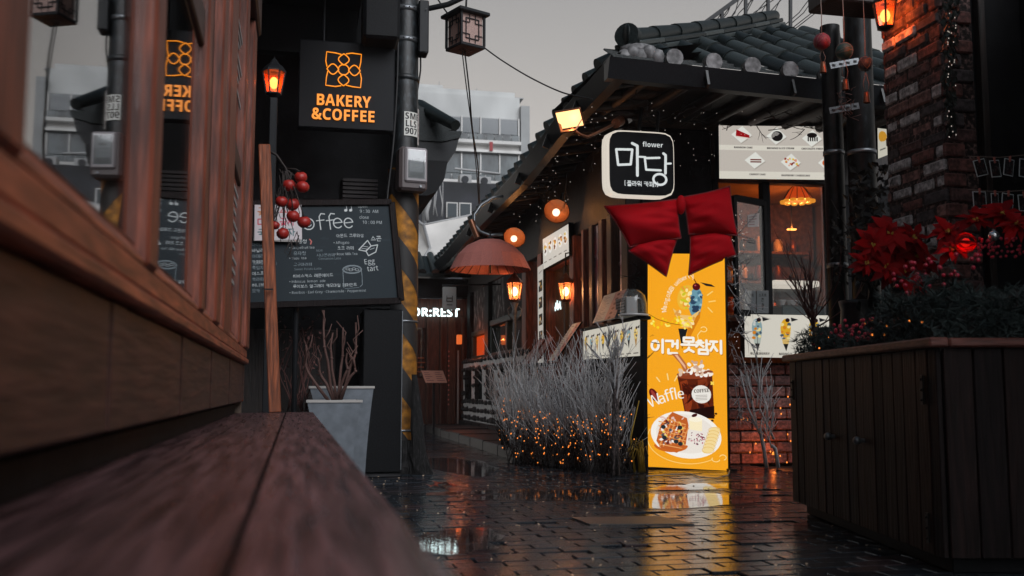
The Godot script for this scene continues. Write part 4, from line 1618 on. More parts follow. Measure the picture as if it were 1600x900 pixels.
	for r in 4:
		var an := PI / 2 * r
		var pet := []
		for i in 9:
			var s := i / 8.0
			pet.append(Vector2(sin(s * PI) * 0.30, lerpf(0.27, 0.93, s)).rotated(an))
		line.call(pet, false)
		pet = []
		for i in 9:
			var s := i / 8.0
			pet.append(Vector2(-sin(s * PI) * 0.30, lerpf(0.27, 0.93, s)).rotated(an))
		line.call(pet, false)
		line.call([Vector2(0.12, 0.93).rotated(an), Vector2(0.45, 1.0).rotated(an), Vector2(0.98, 0.96).rotated(an), Vector2(0.95, 0.5).rotated(an), Vector2(0.88, 0.14).rotated(an)], false)
	part(sg, "flower_light", st, mat["neon_amber"])
	# two pots
	pot("tapered_pot", "tall pale grey tapered planter with bare cut stems", 6.55, [480, 565], [500, 549], 627, 0.0)
	pot("tapered_pot", "taller grey tapered planter standing behind the one with stems", 6.95, [484, 584], [512, 572], 605, 0.0)
	var sk := thing("cut_stems", "bare brown upright cut stems in the front grey planter", "plant", at(520, 627, 6.6))
	st = mb()
	for s in [[500, 625, 478, 540], [520, 628, 506, 485], [524, 628, 520, 520], [528, 628, 536, 512], [530, 628, 542, 552], [534, 628, 556, 504], [516, 628, 497, 560], [536, 628, 553, 560]]:
		var p0 := at(s[0] * 0.4 + 527 * 0.6, 630, 6.62)
		var p1 := at(lerpf(s[0], s[2], 0.3), 600, 6.6)
		var p2 := at(s[2] + rnd(-3, 3), lerpf(600, s[3], 0.5), 6.6 + rnd(-0.05, 0.05))
		var p3 := at(s[2], s[3], 6.6 + rnd(-0.08, 0.08))
		tube(st, [p0, p1, p2.lerp(p1, 0.4) + Vector3(rnd(-0.01, 0.01), 0, 0), p2, p3.lerp(p2, 0.5) + Vector3(rnd(-0.012, 0.012), 0, 0), p3], 0.0115, 6, 0.006)
		for fork in 2:
			var f0 := p2.lerp(p3, 0.2 + 0.35 * fork)
			tube(st, [f0, f0 + Vector3(rnd(-0.035, 0.035), 0.05, rnd(-0.02, 0.02)), f0 + Vector3(rnd(-0.05, 0.05), rnd(0.09, 0.14), rnd(-0.03, 0.03))], 0.006, 5, 0.003)
		ball(st, p2, Vector3(0.012, 0.010, 0.012), 6)
	part(sk, "stem", st, mat["stick_brown"])
	# dry shrub in the dark behind
	var dr := thing("dry_shrub", "thin dark reddish dried shrub in the gloom below the chalkboard", "shrub", W(0.0, 0, 7.3))
	st = mb()
	for k in 16:
		var p := [W(rnd(-0.05, 0.1), 0.45, 7.3)]
		for j in 5:
			p.append(p[-1] + Vector3(rnd(-0.05, 0.05), rnd(0.06, 0.15), rnd(-0.04, 0.04)))
		tube(st, p, 0.005, 4, 0.002)
	part(dr, "branches", st, mat["twig_red"])
	st = mb()
	for k in 130:
		leaf(st, W(rnd(-0.16, 0.2), rnd(0.6, 1.12), rnd(7.15, 7.4)), rnd(0.02, 0.04))
	var lv := part(dr, "leaves", st, mat["twig_red"])
	lv.set_meta("kind", "stuff")

func leaf(st: SurfaceTool, c: Vector3, s: float, up := Vector3.ZERO):      # a small folded leaf
	var dir := Vector3(rnd(-1, 1), rnd(-1, 1), rnd(-1, 1)).normalized()
	if up != Vector3.ZERO:
		dir = (dir * 0.6 + up).normalized()
	var sd := dir.cross(Vector3(rnd(-1, 1), rnd(-1, 1), rnd(-1, 1))).normalized()
	var n := dir.cross(sd)
	flat(st)
	var a := c
	var b := c + dir * s
	var l := c + dir * s * 0.45 + sd * s * 0.3 + n * s * 0.1
	var r := c + dir * s * 0.45 - sd * s * 0.3 + n * s * 0.1
	tri(st, a, l, b, c - n)
	tri(st, a, b, r, c - n)

func neon_text(parent: Node3D, s: String, o: Vector3, cap: float, width: float, m: String, bold := true, serif := false, deep := 0.008, b := Basis()):
	var tm := TextMesh.new()
	tm.text = s
	tm.font = font(bold, serif)
	tm.font_size = 64
	tm.pixel_size = 0.01
	tm.depth = 0.05
	tm.curve_step = 2.0
	tm.horizontal_alignment = HORIZONTAL_ALIGNMENT_LEFT
	tm.vertical_alignment = VERTICAL_ALIGNMENT_BOTTOM
	var box3 := tm.get_aabb()
	var k := cap / 0.46
	var kx := width / box3.size.x if width > 0.0 else k
	var mi := MeshInstance3D.new()
	mi.mesh = tm
	mi.material_override = mat[m]
	mi.name = "lettering"
	parent.add_child(mi, true)
	mi.transform = Transform3D(b * Basis.from_scale(Vector3(kx, k, deep / 0.05)), o - b * Vector3(box3.position.x * kx, 0.15 * k, 0) - parent.position)

func pot(called: String, label: String, d: float, top: Array, bottom: Array, py: float, y0: float):
	var t := thing(called, label, "planter", at((bottom[0] + bottom[1]) * 0.5, 700, d) * Vector3(1, 0, 1), "grey tapered planters")
	var yt := at(500, py, d).y
	var st := mb()
	var x0 := at(top[0], py, d).x
	var x1 := at(top[1], py, d).x
	var b0 := at(bottom[0], py, d).x
	var b1 := at(bottom[1], py, d).x
	# flaring square body: profile curves outwards to the rim
	var prev := []
	flat(st)
	for i in 7:
		var s := i / 6.0
		var k := s * s * 0.5 + s * 0.5
		var l := lerpf(b0, x0, k)
		var r := lerpf(b1, x1, k)
		var hw := (r - l) * 0.5
		var y := lerpf(y0, yt, s)
		var ring := [Vector3(l, y, -d), Vector3(r, y, -d), Vector3(r - hw * 0.06, y, -d - hw * 1.7), Vector3(l + hw * 0.06, y, -d - hw * 1.7)]
		if prev.size():
			for j in 4:
				quad(st, prev[j], prev[(j + 1) % 4], ring[(j + 1) % 4], ring[j], Vector3((l + r) * 0.5, y, -d - hw))
		prev = ring
	quad(st, prev[0] - Vector3(0, 0.05, 0), prev[1] - Vector3(0, 0.05, 0), prev[2] - Vector3(0, 0.05, 0), prev[3] - Vector3(0, 0.05, 0), Vector3(x0, -5, -d))
	part(t, "body", st, mat["pot_grey"])
	st = mb()
	for j in 4:
		beam(st, prev[j], prev[(j + 1) % 4], 0.014, 0.016)
	part(t, "rim", st, mat["pot_rim"])

func lantern(called: String, label: String, c: Vector3, r: float, h: float, amber: bool, group := "") -> Node3D:     # six-sided lantern; c is the middle of the glass
	var t := thing(called, label, "lantern", c - Vector3(0, h * 0.6, 0), group)
	var st := mb()
	lathe(st, c, [[r * 0.66, -h * 0.5], [r, h * 0.46]], 6, Basis(), true)
	part(t, "lantern_glass", st, mat["glass_amber"] if amber else mat["glass_peach"])
	st = mb()
	ball(st, c - Vector3(0, h * 0.02, 0), Vector3(r * 0.42, h * 0.27, r * 0.42), 12)
	part(t, "bulb", st, mat["bulb_amber"] if amber else mat["bulb_warm"])
	st = mb()
	for k in 6:
		var e := Vector3(cos(TAU * k / 6), 0, sin(TAU * k / 6))
		beam(st, c + e * r * 0.67 - Vector3(0, h * 0.5, 0), c + e * r * 1.01 + Vector3(0, h * 0.46, 0), r * 0.12, r * 0.12)
	lathe(st, c, [[0, -h * 0.66], [r * 0.35, -h * 0.64], [r * 0.76, -h * 0.55], [r * 0.76, -h * 0.49], [0, -h * 0.49]], 6, Basis(), true)
	part(t, "cage", st, mat["copper"] if not amber else mat["black_metal"])
	st = mb()
	lathe(st, c, [[r * 0.4, h * 0.46], [r * 1.12, h * 0.46], [r * 1.12, h * 0.52], [r * 0.8, h * 0.74], [r * 0.45, h * 0.86], [r * 0.30, h * 1.0], [r * 0.1, h * 1.08], [0, h * 1.22]], 6, Basis(), true)
	part(t, "cap", st, mat["copper"] if not amber else mat["black_metal"])
	return t

# ------------------------------------------------------------------ far buildings
func far_buildings():
	var d := 45.0
	var k := d / FOCAL
	var t := thing("office_block", "pale grey office block with window bands rising behind the alley", "building", W(8.0, 0, d))
	var X := func(px: float) -> float: return at(px, 300, d).x
	var Y := func(py: float) -> float: return at(740, py, d).y
	var st := mb()
	box2(st, W(X.call(560), 0, d), W(X.call(812), Y.call(149), d + 12))
	part(t, "wall", st, mat["office_wall"])
	st = mb()
	box2(st, W(X.call(812) + 0.01, 0, d - 0.25), W(X.call(826), Y.call(163), d + 12))
	part(t, "side_pier", st, mat["office_side"])
	st = mb()
	box2(st, W(X.call(560), Y.call(149) + 0.01, d + 0.2), W(X.call(806), Y.call(139), d + 0.6))
	part(t, "parapet", st, mat["office_wall"])
	st = mb()
	box2(st, W(X.call(806), Y.call(149) + 0.01, d + 0.1), W(X.call(819), Y.call(147), d + 2.0))
	part(t, "parapet", st, mat["office_side"])
	st = mb()
	box2(st, W(X.call(600), Y.call(149) + 0.01, d + 2.5), W(X.call(703), Y.call(111), d + 8.0))
	var ph := part(t, "stair_tower", st, mat["office_wall"])
	st = mb()
	box2(st, W(X.call(671), Y.call(138), d + 2.42), W(X.call(683), Y.call(124), d + 2.495))
	part(ph, "hatch", st, mat["office_side"])
	for q in [[699, 100, 118], [762, 107, 146]]:
		st = mb()
		cyl(st, W(X.call(q[0]), Y.call(q[2]), d + 3), W(X.call(q[0]), Y.call(q[1]), d + 3), 0.025, 0.018, 5)
		part(t, "antenna", st, mat["office_side"])
	# window bands: recess, panes, mullions, balcony rail
	for q in [[184, 221, 690, 811, "office_glass"], [240, 284, 690, 811, "office_curtain"]]:
		st = mb()
		box2(st, W(X.call(q[2]), Y.call(q[1]), d - 0.10), W(X.call(q[3]), Y.call(q[0]), d - 0.02))
		var band := part(t, "window_band", st, mat["office_side"])
		for i in 4:
			var x0: float = lerpf(q[2] + 1, q[3] - 1, i / 4.0)
			var x1: float = lerpf(q[2] + 1, q[3] - 1, (i + 1) / 4.0) - 2.0
			st = mb()
			box2(st, W(X.call(x0), Y.call(q[1] - 12), d - 0.16), W(X.call(x1), Y.call(q[0] + 2), d - 0.105))
			part(band, "pane", st, mat[q[4]])
			st = mb()
			box2(st, W(X.call(x1), Y.call(q[1]), d - 0.24), W(X.call(x1 + 2.0), Y.call(q[0]), d - 0.105))
			part(band, "mullion", st, mat["office_white"])
		for i in 9:
			st = mb()
			var x0: float = lerpf(q[2] + 1, q[3] - 1, i / 9.0)
			box2(st, W(X.call(x0 + 0.8), Y.call(q[1] - 1), d - 0.30), W(X.call(x0 + 12.0), Y.call(q[1] - 10), d - 0.26))
			part(band, "balcony_panel", st, mat["office_curtain"])
	for q in [[221, 226], [236, 240], [284, 288]]:
		st = mb()
		box2(st, W(X.call(690), Y.call(q[1]), d - 0.4), W(X.call(811.5), Y.call(q[0]), d - 0.03))
		part(t, "floor_slab", st, mat["office_white"])
	st = mb()
	box2(st, W(X.call(690), Y.call(236) + 0.01, d - 0.06), W(X.call(811), Y.call(226) - 0.01, d - 0.021))
	part(t, "spandrel", st, mat["office_white"])
	st = mb()
	box2(st, W(X.call(762), Y.call(238), d - 0.46), W(X.call(767), Y.call(224), d - 0.41))
	part(t, "red_marker", st, mat["red_strip"])
	# lower navy building in front
	d = 32.0
	var nb := thing("navy_building", "dark navy low building in front of the pale office block", "building", W(4.6, 0, d))
	var X2 := func(px: float) -> float: return at(px, 300, 32.0).x
	var Y2 := func(py: float) -> float: return at(740, py, 32.0).y
	st = mb()
	box2(st, W(X2.call(560), 0, d), W(X2.call(842), Y2.call(286), d + 6))
	part(nb, "wall", st, mat["navy_wall"])
	for q in [[697, 715], [717, 736]]:
		st = mb()
		box2(st, W(X2.call(q[0]), Y2.call(342), d - 0.08), W(X2.call(q[1]), Y2.call(318), d - 0.01))
		var f := part(nb, "window_frame", st, mat["office_white"])
		st = mb()
		box2(st, W(X2.call(q[0] + 2), Y2.call(341), d - 0.11), W(X2.call(q[1] - 2), Y2.call(320), d - 0.085))
		part(f, "pane", st, mat["office_glass"])
	st = mb()
	cyl(st, W(X2.call(706), Y2.call(271), d - 0.6), W(X2.call(776), Y2.call(276), d - 0.6), 0.04, 0.04, 6)
	part(nb, "roof_pipe", st, mat["pvc_white"])
	var n := 0
	for q in [[722, 741, 268, 284], [752, 772, 270, 284], [795, 818, 269, 286]]:
		var ac := thing("air_conditioner", ["pale outdoor air conditioner unit nearest the pole on the navy roof", "pale outdoor air conditioner unit in the middle of the navy roof", "pale outdoor air conditioner unit at the right end of the navy roof"][n], "air conditioner", W(X2.call(q[0]), Y2.call(q[3]), d + 1), "rooftop air conditioners")
		st = mb()
		cbox2(st, W(X2.call(q[0]), Y2.call(286), d + 0.5), W(X2.call(q[1]), Y2.call(q[2]), d + 0.9), 0.02)
		part(ac, "case", st, mat["pvc_white"])
		st = mb()
		var c := W(X2.call((q[0] + q[1]) * 0.5 - 1), Y2.call((q[2] + q[3]) * 0.5), d + 0.49)
		cyl(st, c, c + Vector3(0, 0, 0.03), 0.125, 0.12, 14)
		part(ac, "fan", st, mat["navy_wall"])
		n += 1
	# bundle of white pipes on its wall
	var pp := thing("pipe_bundle", "bundle of white wall pipes and cables beside the striped pole", "pipes", W(3.2, 0.0, 22.0))
	for q in [[668, 300, 345, 7], [678, 275, 336, 2], [683, 280, 338, 1.6], [688, 276, 338, 2], [692, 285, 338, 1.4]]:
		st = mb()
		var a := at(q[0], q[1], 22.0)
		var b := at(q[0] + rnd(-2, 2), q[2], 22.0)
		tube(st, [a, a.lerp(b, 0.3) + Vector3(rnd(-0.05, 0.05), 0, 0), a.lerp(b, 0.7) + Vector3(rnd(-0.05, 0.05), 0, 0), b], q[3] * 0.5 * 22 / FOCAL, 7)
		part(pp, "pipe", st, mat["pvc_white"])
	st = mb()
	cyl(st, at(664, 300, 22.3) * Vector3(1, 0, 1), at(664, 285, 22.3), 0.05, 0.05, 8)
	part(pp, "standpipe", st, mat["steel"])
	# white canopies
	var cn := thing("canvas_canopy", "off-white canvas canopy stretched between the far eaves", "canopy", at(690, 380, 19.0))
	st = mb()
	flat(st)
	var v := [at(640, 336, 19.5), at(662, 352, 18.0), at(738, 336, 18.0), at(742, 402, 16.5), at(690, 408, 16.5), at(640, 440, 16.5), at(672, 388, 17.2)]
	var m := Vector3(3, -20, -18)
	for f in [[0, 1, 6], [1, 2, 6], [2, 3, 6], [3, 4, 6], [4, 5, 6], [5, 0, 6]]:
		tri(st, v[f[0]], v[f[1]], v[f[2]], m)
	part(cn, "cloth", st, mat["canvas"])
	st = mb()
	tube(st, [v[1], v[6], v[5]], 0.03, 6)
	tube(st, [v[0], v[1], v[2]], 0.03, 6)
	part(cn, "frame", st, mat["pvc_white"])
	# lattice stair railing on the roof behind the cafe
	var rl := thing("roof_railing", "dark sloping metal railing with crossed wires behind the tiled ridge", "railing", W(5.0, 3.2, 11.0))
	var a := at(1090, 44, 11.0)
	var b := at(1205, -40, 11.0)
	st = mb()
	beam(st, a, b, 0.05, 0.05)
	part(rl, "handrail", st, mat["black_metal"])
	for q in [1128, 1165, 1200, 1235]:
		st = mb()
		beam(st, at(q, 60, 11.0), at(q, 44 - (q - 1090) * 0.73, 11.0), 0.035, 0.035)
		part(rl, "baluster", st, mat["black_metal"])
	st = mb()
	for i in 18:
		var s := rnd(1100, 1240)
		tube(st, [at(s, 50, 11.0), at(s + rnd(15, 40), 20, 11.02), at(s + rnd(35, 70), -15, 11.0)], 0.006, 4)
	part(rl, "wires", st, mat["cable"])
	st = mb()
	beam(st, at(1040, 70, 11.3), at(1300, 62, 11.3), 0.4, 0.12)
	part(rl, "deck_edge", st, mat["wall_dark"])
	# neighbour's tiled corner eave behind the pole
	var ne := thing("neighbour_roof", "dark green-black tiled eave corner jutting out behind the pole", "roof", at(680, 240, 9.4))
	var outlines := [[[560, 120], [648, 160], [680, 179], [706, 193], [716, 200], [700, 204], [640, 196], [560, 180]], [[560, 181], [640, 197], [700, 205], [722, 206], [718, 216], [690, 222], [560, 214]], [[560, 215], [690, 223], [717, 217], [712, 236], [700, 252], [660, 250], [560, 246]], [[560, 247], [660, 251], [699, 253], [694, 280], [682, 300], [668, 306], [640, 306], [560, 300]]]
	for layer in 4:
		st = mb()
		var poly := []
		for q in outlines[layer]:
			var v3 := at(q[0], q[1], 9.4)
			poly.append(Vector2(v3.x, v3.y))
		prism(st, poly, Vector3(0, 0, -9.4 + 0.02 * (layer % 2)), Vector3.RIGHT, Vector3.UP, Vector3(0.0, 0.0, -1.3))
		part(ne, ["tile_course", "eave_edge", "fascia", "soffit"][layer], st, mat[["roof_tile", "roof_tile", "gutter_metal", "wood_black"][layer]])
	st = mb()
	box2(st, W(0.3, 0.0, 9.75), W(0.98, 2.5, 10.6))
	part(ne, "house_wall", st, mat["wall_dark"])
	st = mb()
	var wt := at(655, 166, 9.6)
	cyl(st, wt, at(712, 196, 9.0), 0.07, 0.05, 10)
	part(ne, "ridge", st, mat["roof_tile"])

# ------------------------------------------------------------------ the red door at the end of the alley
func alley_end():
	var d := 15.3
	var t := thing("red_door_house", "reddish lamplit wooden house front closing the end of the alley", "building", W(2.0, 0, d))
	var P := func(px: float, py: float) -> Vector3: return at(px, py, d)
	var st := mb()
	box2(st, W(0.9, 0, d + 0.05), W(2.9, 2.0, d + 0.2))
	part(t, "wall", st, mat["wood_deep_y"])
	st = mb()
	box2(st, W(1.0, 2.02, d - 0.1), W(2.6, 2.30, d + 0.2))
	part(t, "sign_band", st, mat["sign_black"])
	for q in [[650, 652], [667, 670], [688, 691], [700, 712], [721, 726]]:
		st = mb()
		cbox2(st, Vector3(P.call(q[0], 500).x, 0.0, -d - 0.05), Vector3(P.call(q[1], 500).x, 1.72, -d + 0.03), 0.006)
		part(t, "door_post", st, mat["wood_brown_y"])
	st = mb()
	var a: Vector3 = P.call(648, 512)
	var b: Vector3 = P.call(668, 590)
	box2(st, Vector3(a.x, b.y, -d - 0.045), Vector3(b.x, a.y, -d - 0.035))
	var dg := part(t, "door_glass", st, mat["glass_shop"])
	st = mb()
	for k in 4:
		box2(st, Vector3(a.x + 0.05, b.y + 0.08 + k * 0.07, -d - 0.034), Vector3(b.x - 0.03 - 0.02 * (k % 2), b.y + 0.10 + k * 0.07, -d - 0.032))
	part(dg, "lettering", st, mat["copper"])
	st = mb()
	box2(st, Vector3(P.call(640, 1).x, 0.0, -d - 0.04), Vector3(P.call(722, 1).x, 0.08, -d + 0.12))
	part(t, "step", st, mat["kerb_stone"])
	st = mb()
	box2(st, Vector3(P.call(717, 1).x, 0.08, -d + 0.04), Vector3(P.call(719, 1).x, 1.2, -d + 0.06))
	part(t, "door_edge", st, mat["pvc_white"])
	# vertical lettering on the post
	st = mb()
	for k in 12:
		var y: float = P.call(705, 548 + k * 7.5).y
		box2(st, Vector3(P.call(703.2, 1).x, y - 0.025, -d + 0.032), Vector3(P.call(705.2, 1).x, y, -d + 0.035))
	part(t, "post_lettering", st, mat["paper_pink"])
	# roof tiles over it
	for k in 6:
		st = mb()
		var x := 1.45 + k * 0.2
		cyl(st, W(x, 2.36, d - 0.35), W(x, 2.72, d + 0.3), 0.06, 0.055, 9)
		part(t, "roof_tile", st, mat["roof_tile_pale"] if k % 2 else mat["roof_tile"])
	st = mb()
	flat(st)
	quad(st, W(1.2, 2.34, d - 0.35), W(2.9, 2.34, d - 0.35), W(2.9, 2.7, d + 0.3), W(1.2, 2.7, d + 0.3), W(2, 0, d))
	box2(st, W(1.2, 2.30, d - 0.36), W(2.9, 2.345, d - 0.32))
	part(t, "roof_slope", st, mat["roof_tile"])
	# sign letters
	var sg := thing("lit_letter_sign", "white glowing capital letters on the black band above the red door", "sign", P.call(683, 495))
	neon_text(sg, "OR:REST", at(644, 494, d - 0.12), 0.125, at(718, 494, d - 0.12).x - at(644, 494, d - 0.12).x, "neon_white", true, false, 0.02)
	# small hanging sign before it
	var hs := thing("hanging_plaque", "small grey hanging plaque with a cup-like emblem before the white letters", "sign", at(703, 484, 12.6))
	var h0 := at(692, 448, 12.6)
	var h1 := at(713, 484, 12.6)
	st = mb()
	cbox2(st, Vector3(h0.x, h1.y, -12.64), Vector3(h1.x, h0.y, -12.6), 0.006)
	part(hs, "panel", st, mat["office_side"])
	st = mb()
	var e := at(702.5, 467, 12.59)
	for q in [[-0.035, -0.03, -0.035, 0.04], [-0.035, -0.03, 0.035, -0.03], [0.035, -0.03, 0.035, 0.04], [-0.035, 0.012, 0.035, 0.012]]:
		beam(st, e + Vector3(q[0], q[1], 0), e + Vector3(q[2], q[3], 0), 0.006, 0.008, Vector3.BACK)
	for k in 5:
		box(st, e + Vector3(-0.03 + k * 0.015, -0.075, 0), Vector3(0.009, 0.014, 0.004))
	part(hs, "emblem", st, mat["sign_black"])
	st = mb()
	cyl(st, Vector3(h0.x, h0.y + 0.02, -12.62), Vector3(XF, h0.y + 0.05, -12.62), 0.012, 0.012, 6)
	part(hs, "bracket", st, mat["black_metal"])
	# slanting menu stand
	canvas(90, 44, Color(0.72, 0.50, 0.42))
	for k in 5:
		stroke([Vector2(8, 8 + k * 7), Vector2(rnd(24, 40), 8 + k * 7)], 2, Color(0.42, 0.22, 0.2), false)
		stroke([Vector2(52, 8 + k * 7), Vector2(rnd(64, 84), 8 + k * 7)], 2, Color(0.42, 0.22, 0.2), false)
	var ms := thing("menu_stand", "slanting open menu on a stand in front of the red door", "menu stand", at(678, 680, 13.4) * Vector3(1, 0, 1))
	st = mb()
	sheet(st, at(658, 579, 13.5), at(692, 579, 13.5), at(699, 598, 13.2), at(665, 598, 13.2))
	part(ms, "menu", st, printed("menu_print", finish(), 0.0, 0.6))
	st = mb()
	beam(st, at(678, 590, 13.42) - Vector3(0, 0.02, 0), at(678, 590, 13.42) * Vector3(1, 0, 1), 0.03, 0.03)
	part(ms, "leg", st, mat["black_metal"])
	# lamp that lights the door
	var lm := thing("porch_lamp", "small box wall lamp glowing orange beside the red door", "lamp", at(718, 530, 14.3))
	st = mb()
	cbox2(st, at(713, 538, 14.4), at(722, 523, 14.3), 0.006)
	part(lm, "lamp_case", st, mat["lantern_warm"])
	omni(at(717.5, 530.5, 14.35), Color(1.0, 0.46, 0.22), 0.09, 0.01)

# ------------------------------------------------------------------ the striped utility pole
func utility_pole():
	var d := 7.45
	var x := at(628, 500, d).x
	var t := thing("utility_pole", "grey steel utility pole wrapped below in yellow and black stripes", "pole", W(x, 0, d))
	var st := mb()
	cyl(st, W(x, 0, d), W(x, 5.2, d), 0.108, 0.102, 22)
	part(t, "shaft", st, mat["pole_metal"])
	for q in [[18, "steel"], [66, "steel"], [125, "pole_metal"]]:
		st = mb()
		var y: float = at(630, q[0], d).y
		lathe(st, W(x, y, d), [[0.104, -0.02], [0.113, -0.018], [0.113, 0.018], [0.104, 0.02]], 22)
		var bd := part(t, "band", st, mat[q[1]])
		if q[1] == "steel":
			st = mb()
			for k in 9:
				var a := TAU * k / 18.0
				ball(st, W(x, y, d) + Vector3(cos(a), 0, sin(a)) * 0.113, Vector3(0.006, 0.006, 0.006), 6)
			part(bd, "bolt", st, mat["black_metal"])
	# wrap: yellow ground with ribs, and slanting black stripes
	var y0: float = at(630, 702, d).y
	var y1: float = at(630, 268, d).y
	st = mb()
	var prof := []
	var n := int((y1 - y0) / 0.02)
	for i in n + 1:
		var y := lerpf(y0, y1, float(i) / n)
		prof.append([0.1145, y])
		prof.append([0.1165, y + 0.008])
	lathe(st, W(x, 0, d), prof, 28)
	part(t, "yellow_wrap", st, mat["wrap_yellow"])
	var h := 0.46
	for s in range(-1, 5):
		st = mb()
		soft(st)
		for i in 28:
			var c := []
			for j in [i, i + 1]:
				var a = TAU * j / 28.0
				var e := Vector3(cos(a), 0, sin(a)) * 0.1185
				var yb := y0 + s * h + h * 2.0 * (1.0 - absf(fposmod(a + 0.6, TAU) / PI - 1.0)) * 0.5 + 0.06
				c.append([e + W(x, clampf(yb, y0, y1), d), e + W(x, clampf(yb + h * 0.46, y0, y1), d)])
			if c[0][1].y - c[0][0].y > 0.001 or c[1][1].y - c[1][0].y > 0.001:
				quad(st, c[0][0], c[1][0], c[1][1], c[0][1], W(x, c[0][0].y, d))
		part(t, "black_stripe", st, mat["wrap_black"])
	for py in [503, 672]:
		st = mb()
		var y: float = at(630, py, d).y
		lathe(st, W(x, y, d), [[0.117, -0.008], [0.123, -0.007], [0.123, 0.007], [0.117, 0.008]], 22)
		part(t, "strap", st, mat["steel"])
	# stickers
	canvas(64, 96, Color(0.80, 0.80, 0.78))
	words("SME", Vector2(3, 30), 25, Color(0.05, 0.05, 0.05), true)
	words("LLS", Vector2(3, 60), 25, Color(0.05, 0.05, 0.05), true)
	words("907", Vector2(3, 90), 25, Color(0.05, 0.05, 0.05), true)
	var curved := func(called: String, a0: float, a1: float, yb: float, yt: float, r: float, m: Material):
		var q := mb()
		soft(q)
		for i in 8:
			for k in [[i, 0], [i + 1, 0], [i + 1, 1], [i, 0], [i + 1, 1], [i, 1]]:
				var s: float = k[0] / 8.0
				var an := lerpf(a0, a1, s)
				q.set_uv(Vector2(s, 1 - k[1]))
				q.add_vertex(W(x + sin(an) * r, yb if k[1] == 0 else yt, d) + Vector3(0, 0, cos(an) * r))
		part(t, called, q, m)
	curved.call("sticker", -0.10, 0.98, at(630, 217, d).y, at(630, 180, d).y, 0.1125, printed("sticker_print", finish(), 0.0, 0.6))
	canvas(24, 150, Color(0.66, 0.64, 0.63))
	for k in 6:
		words(["6", "1", "8", "0", "R", "3"][k], Vector2(6, 28 + k * 22), 12, Color(0.3, 0.2, 0.2), true)
	curved.call("number_strip", 1.0, 1.42, at(630, 228, d).y, at(630, 172, d).y, 0.113, printed("strip_print", finish(), 0.0, 0.6))
	# electricity meter
	var mt := thing("electricity_meter", "grey electricity meter box with a glazed dial on the pole", "meter", at(642, 300, 7.3))
	var c := at(643, 266, 7.28)
	var rb := Basis(Vector3.UP, 0.18)
	here = Transform3D(rb, c)
	st = mb()
	cbox(st, Vector3(0, 0, 0), Vector3(0.215, 0.325, 0.13), 0.02)
	part(mt, "case", st, mat["meter_case"])
	st = mb()
	cbox(st, Vector3(0.012, 0.025, 0.07), Vector3(0.17, 0.26, 0.03), 0.012)
	part(mt, "rim", st, mat["meter_rim"])
	canvas(90, 130, Color(0.22, 0.23, 0.24))
	fill([Vector2(8, 8), Vector2(82, 8), Vector2(82, 100), Vector2(8, 100)], Color(0.32, 0.34, 0.35))
	fill([Vector2(26, 34), Vector2(66, 34), Vector2(66, 48), Vector2(26, 48)], Color(0.10, 0.11, 0.12))
	for k in 4:
		stroke([Vector2(14, 14 + k * 22), Vector2(rnd(34, 76), 14 + k * 22)], 3, Color(0.25, 0.27, 0.28), false)
	arc(Vector2(46, 70), Vector2(18, 8), 0, TAU, 2, Color(0.25, 0.27, 0.28))
	fill([Vector2(10, 104), Vector2(80, 104), Vector2(80, 126), Vector2(10, 126)], Color(0.12, 0.13, 0.14))
	st = mb()
	sheet(st, Vector3(-0.05, 0.13, 0.087), Vector3(0.075, 0.13, 0.087), Vector3(0.075, -0.075, 0.087), Vector3(-0.05, -0.075, 0.087))
	part(mt, "dial", st, printed("dial_print", finish(), 0.0, 0.2))
	st = mb()
	box(st, Vector3(0.0125, 0.028, 0.094), Vector3(0.135, 0.215, 0.003))
	part(mt, "window", st, mat["glass_clear"])
	st = mb()
	cyl(st, Vector3(0.05, -0.13, 0.06), Vector3(0.05, -0.13, 0.075), 0.01, 0.01, 8)
	part(mt, "screw", st, mat["steel"])
	here = Transform3D()
	# dark box high on the pole
	var bx := thing("junction_box", "flat dark metal box fixed high on the right of the pole", "box", at(660, 87, 7.4))
	st = mb()
	cbox2(st, at(652, 88, 7.42) + Vector3(0, 0, -0.04), at(668, 8, 7.42) + Vector3(0, 0, 0.10), 0.008)
	part(bx, "case", st, mat["black_metal"])
	st = mb()
	for q in [[666, 82], [666, 14]]:
		cyl(st, at(q[0], q[1], 7.31), at(q[0], q[1], 7.30), 0.004, 0.004, 6)
	part(bx, "screw", st, mat["steel"])
	# bracket and hanging lattice lantern
	var br := thing("lamp_bracket", "curved black bracket reaching from the pole to the lattice lantern", "bracket", at(655, 12, 7.45))
	st = mb()
	tube(st, [at(650, 14, 7.4), at(672, 13, 7.35), at(700, 7, 7.3), at(728, -6, 7.25), at(760, -26, 7.2)], 0.022, 8)
	part(br, "arm", st, mat["black_metal"])
	st = mb()
	tube(st, [at(728, 14, 7.25), at(729, -6, 7.25)], 0.008, 6)
	part(br, "hook", st, mat["black_metal"])
	var ln := thing("lattice_lantern", "square hanging lantern with pinkish panes and geometric lattice", "lantern", at(727, 78, 7.25))
	var lc := at(727, 51, 7.25)
	here = Transform3D(Basis(Vector3.UP, 0.42), lc)
	var w := 0.205
	var hh := 0.235
	st = mb()
	cbox(st, Vector3(0, hh * 0.5 + 0.012, 0), Vector3(w + 0.07, 0.028, w + 0.07), 0.006)
	cbox(st, Vector3(0, hh * 0.5 + 0.035, 0), Vector3(w * 0.5, 0.02, w * 0.5), 0.004)
	part(ln, "roof", st, mat["black_metal"])
	st = mb()
	cbox(st, Vector3(0, -hh * 0.5 - 0.01, 0), Vector3(w + 0.012, 0.024, w + 0.012), 0.004)
	var bt := part(ln, "base", st, mat["black_metal"])
	st = mb()
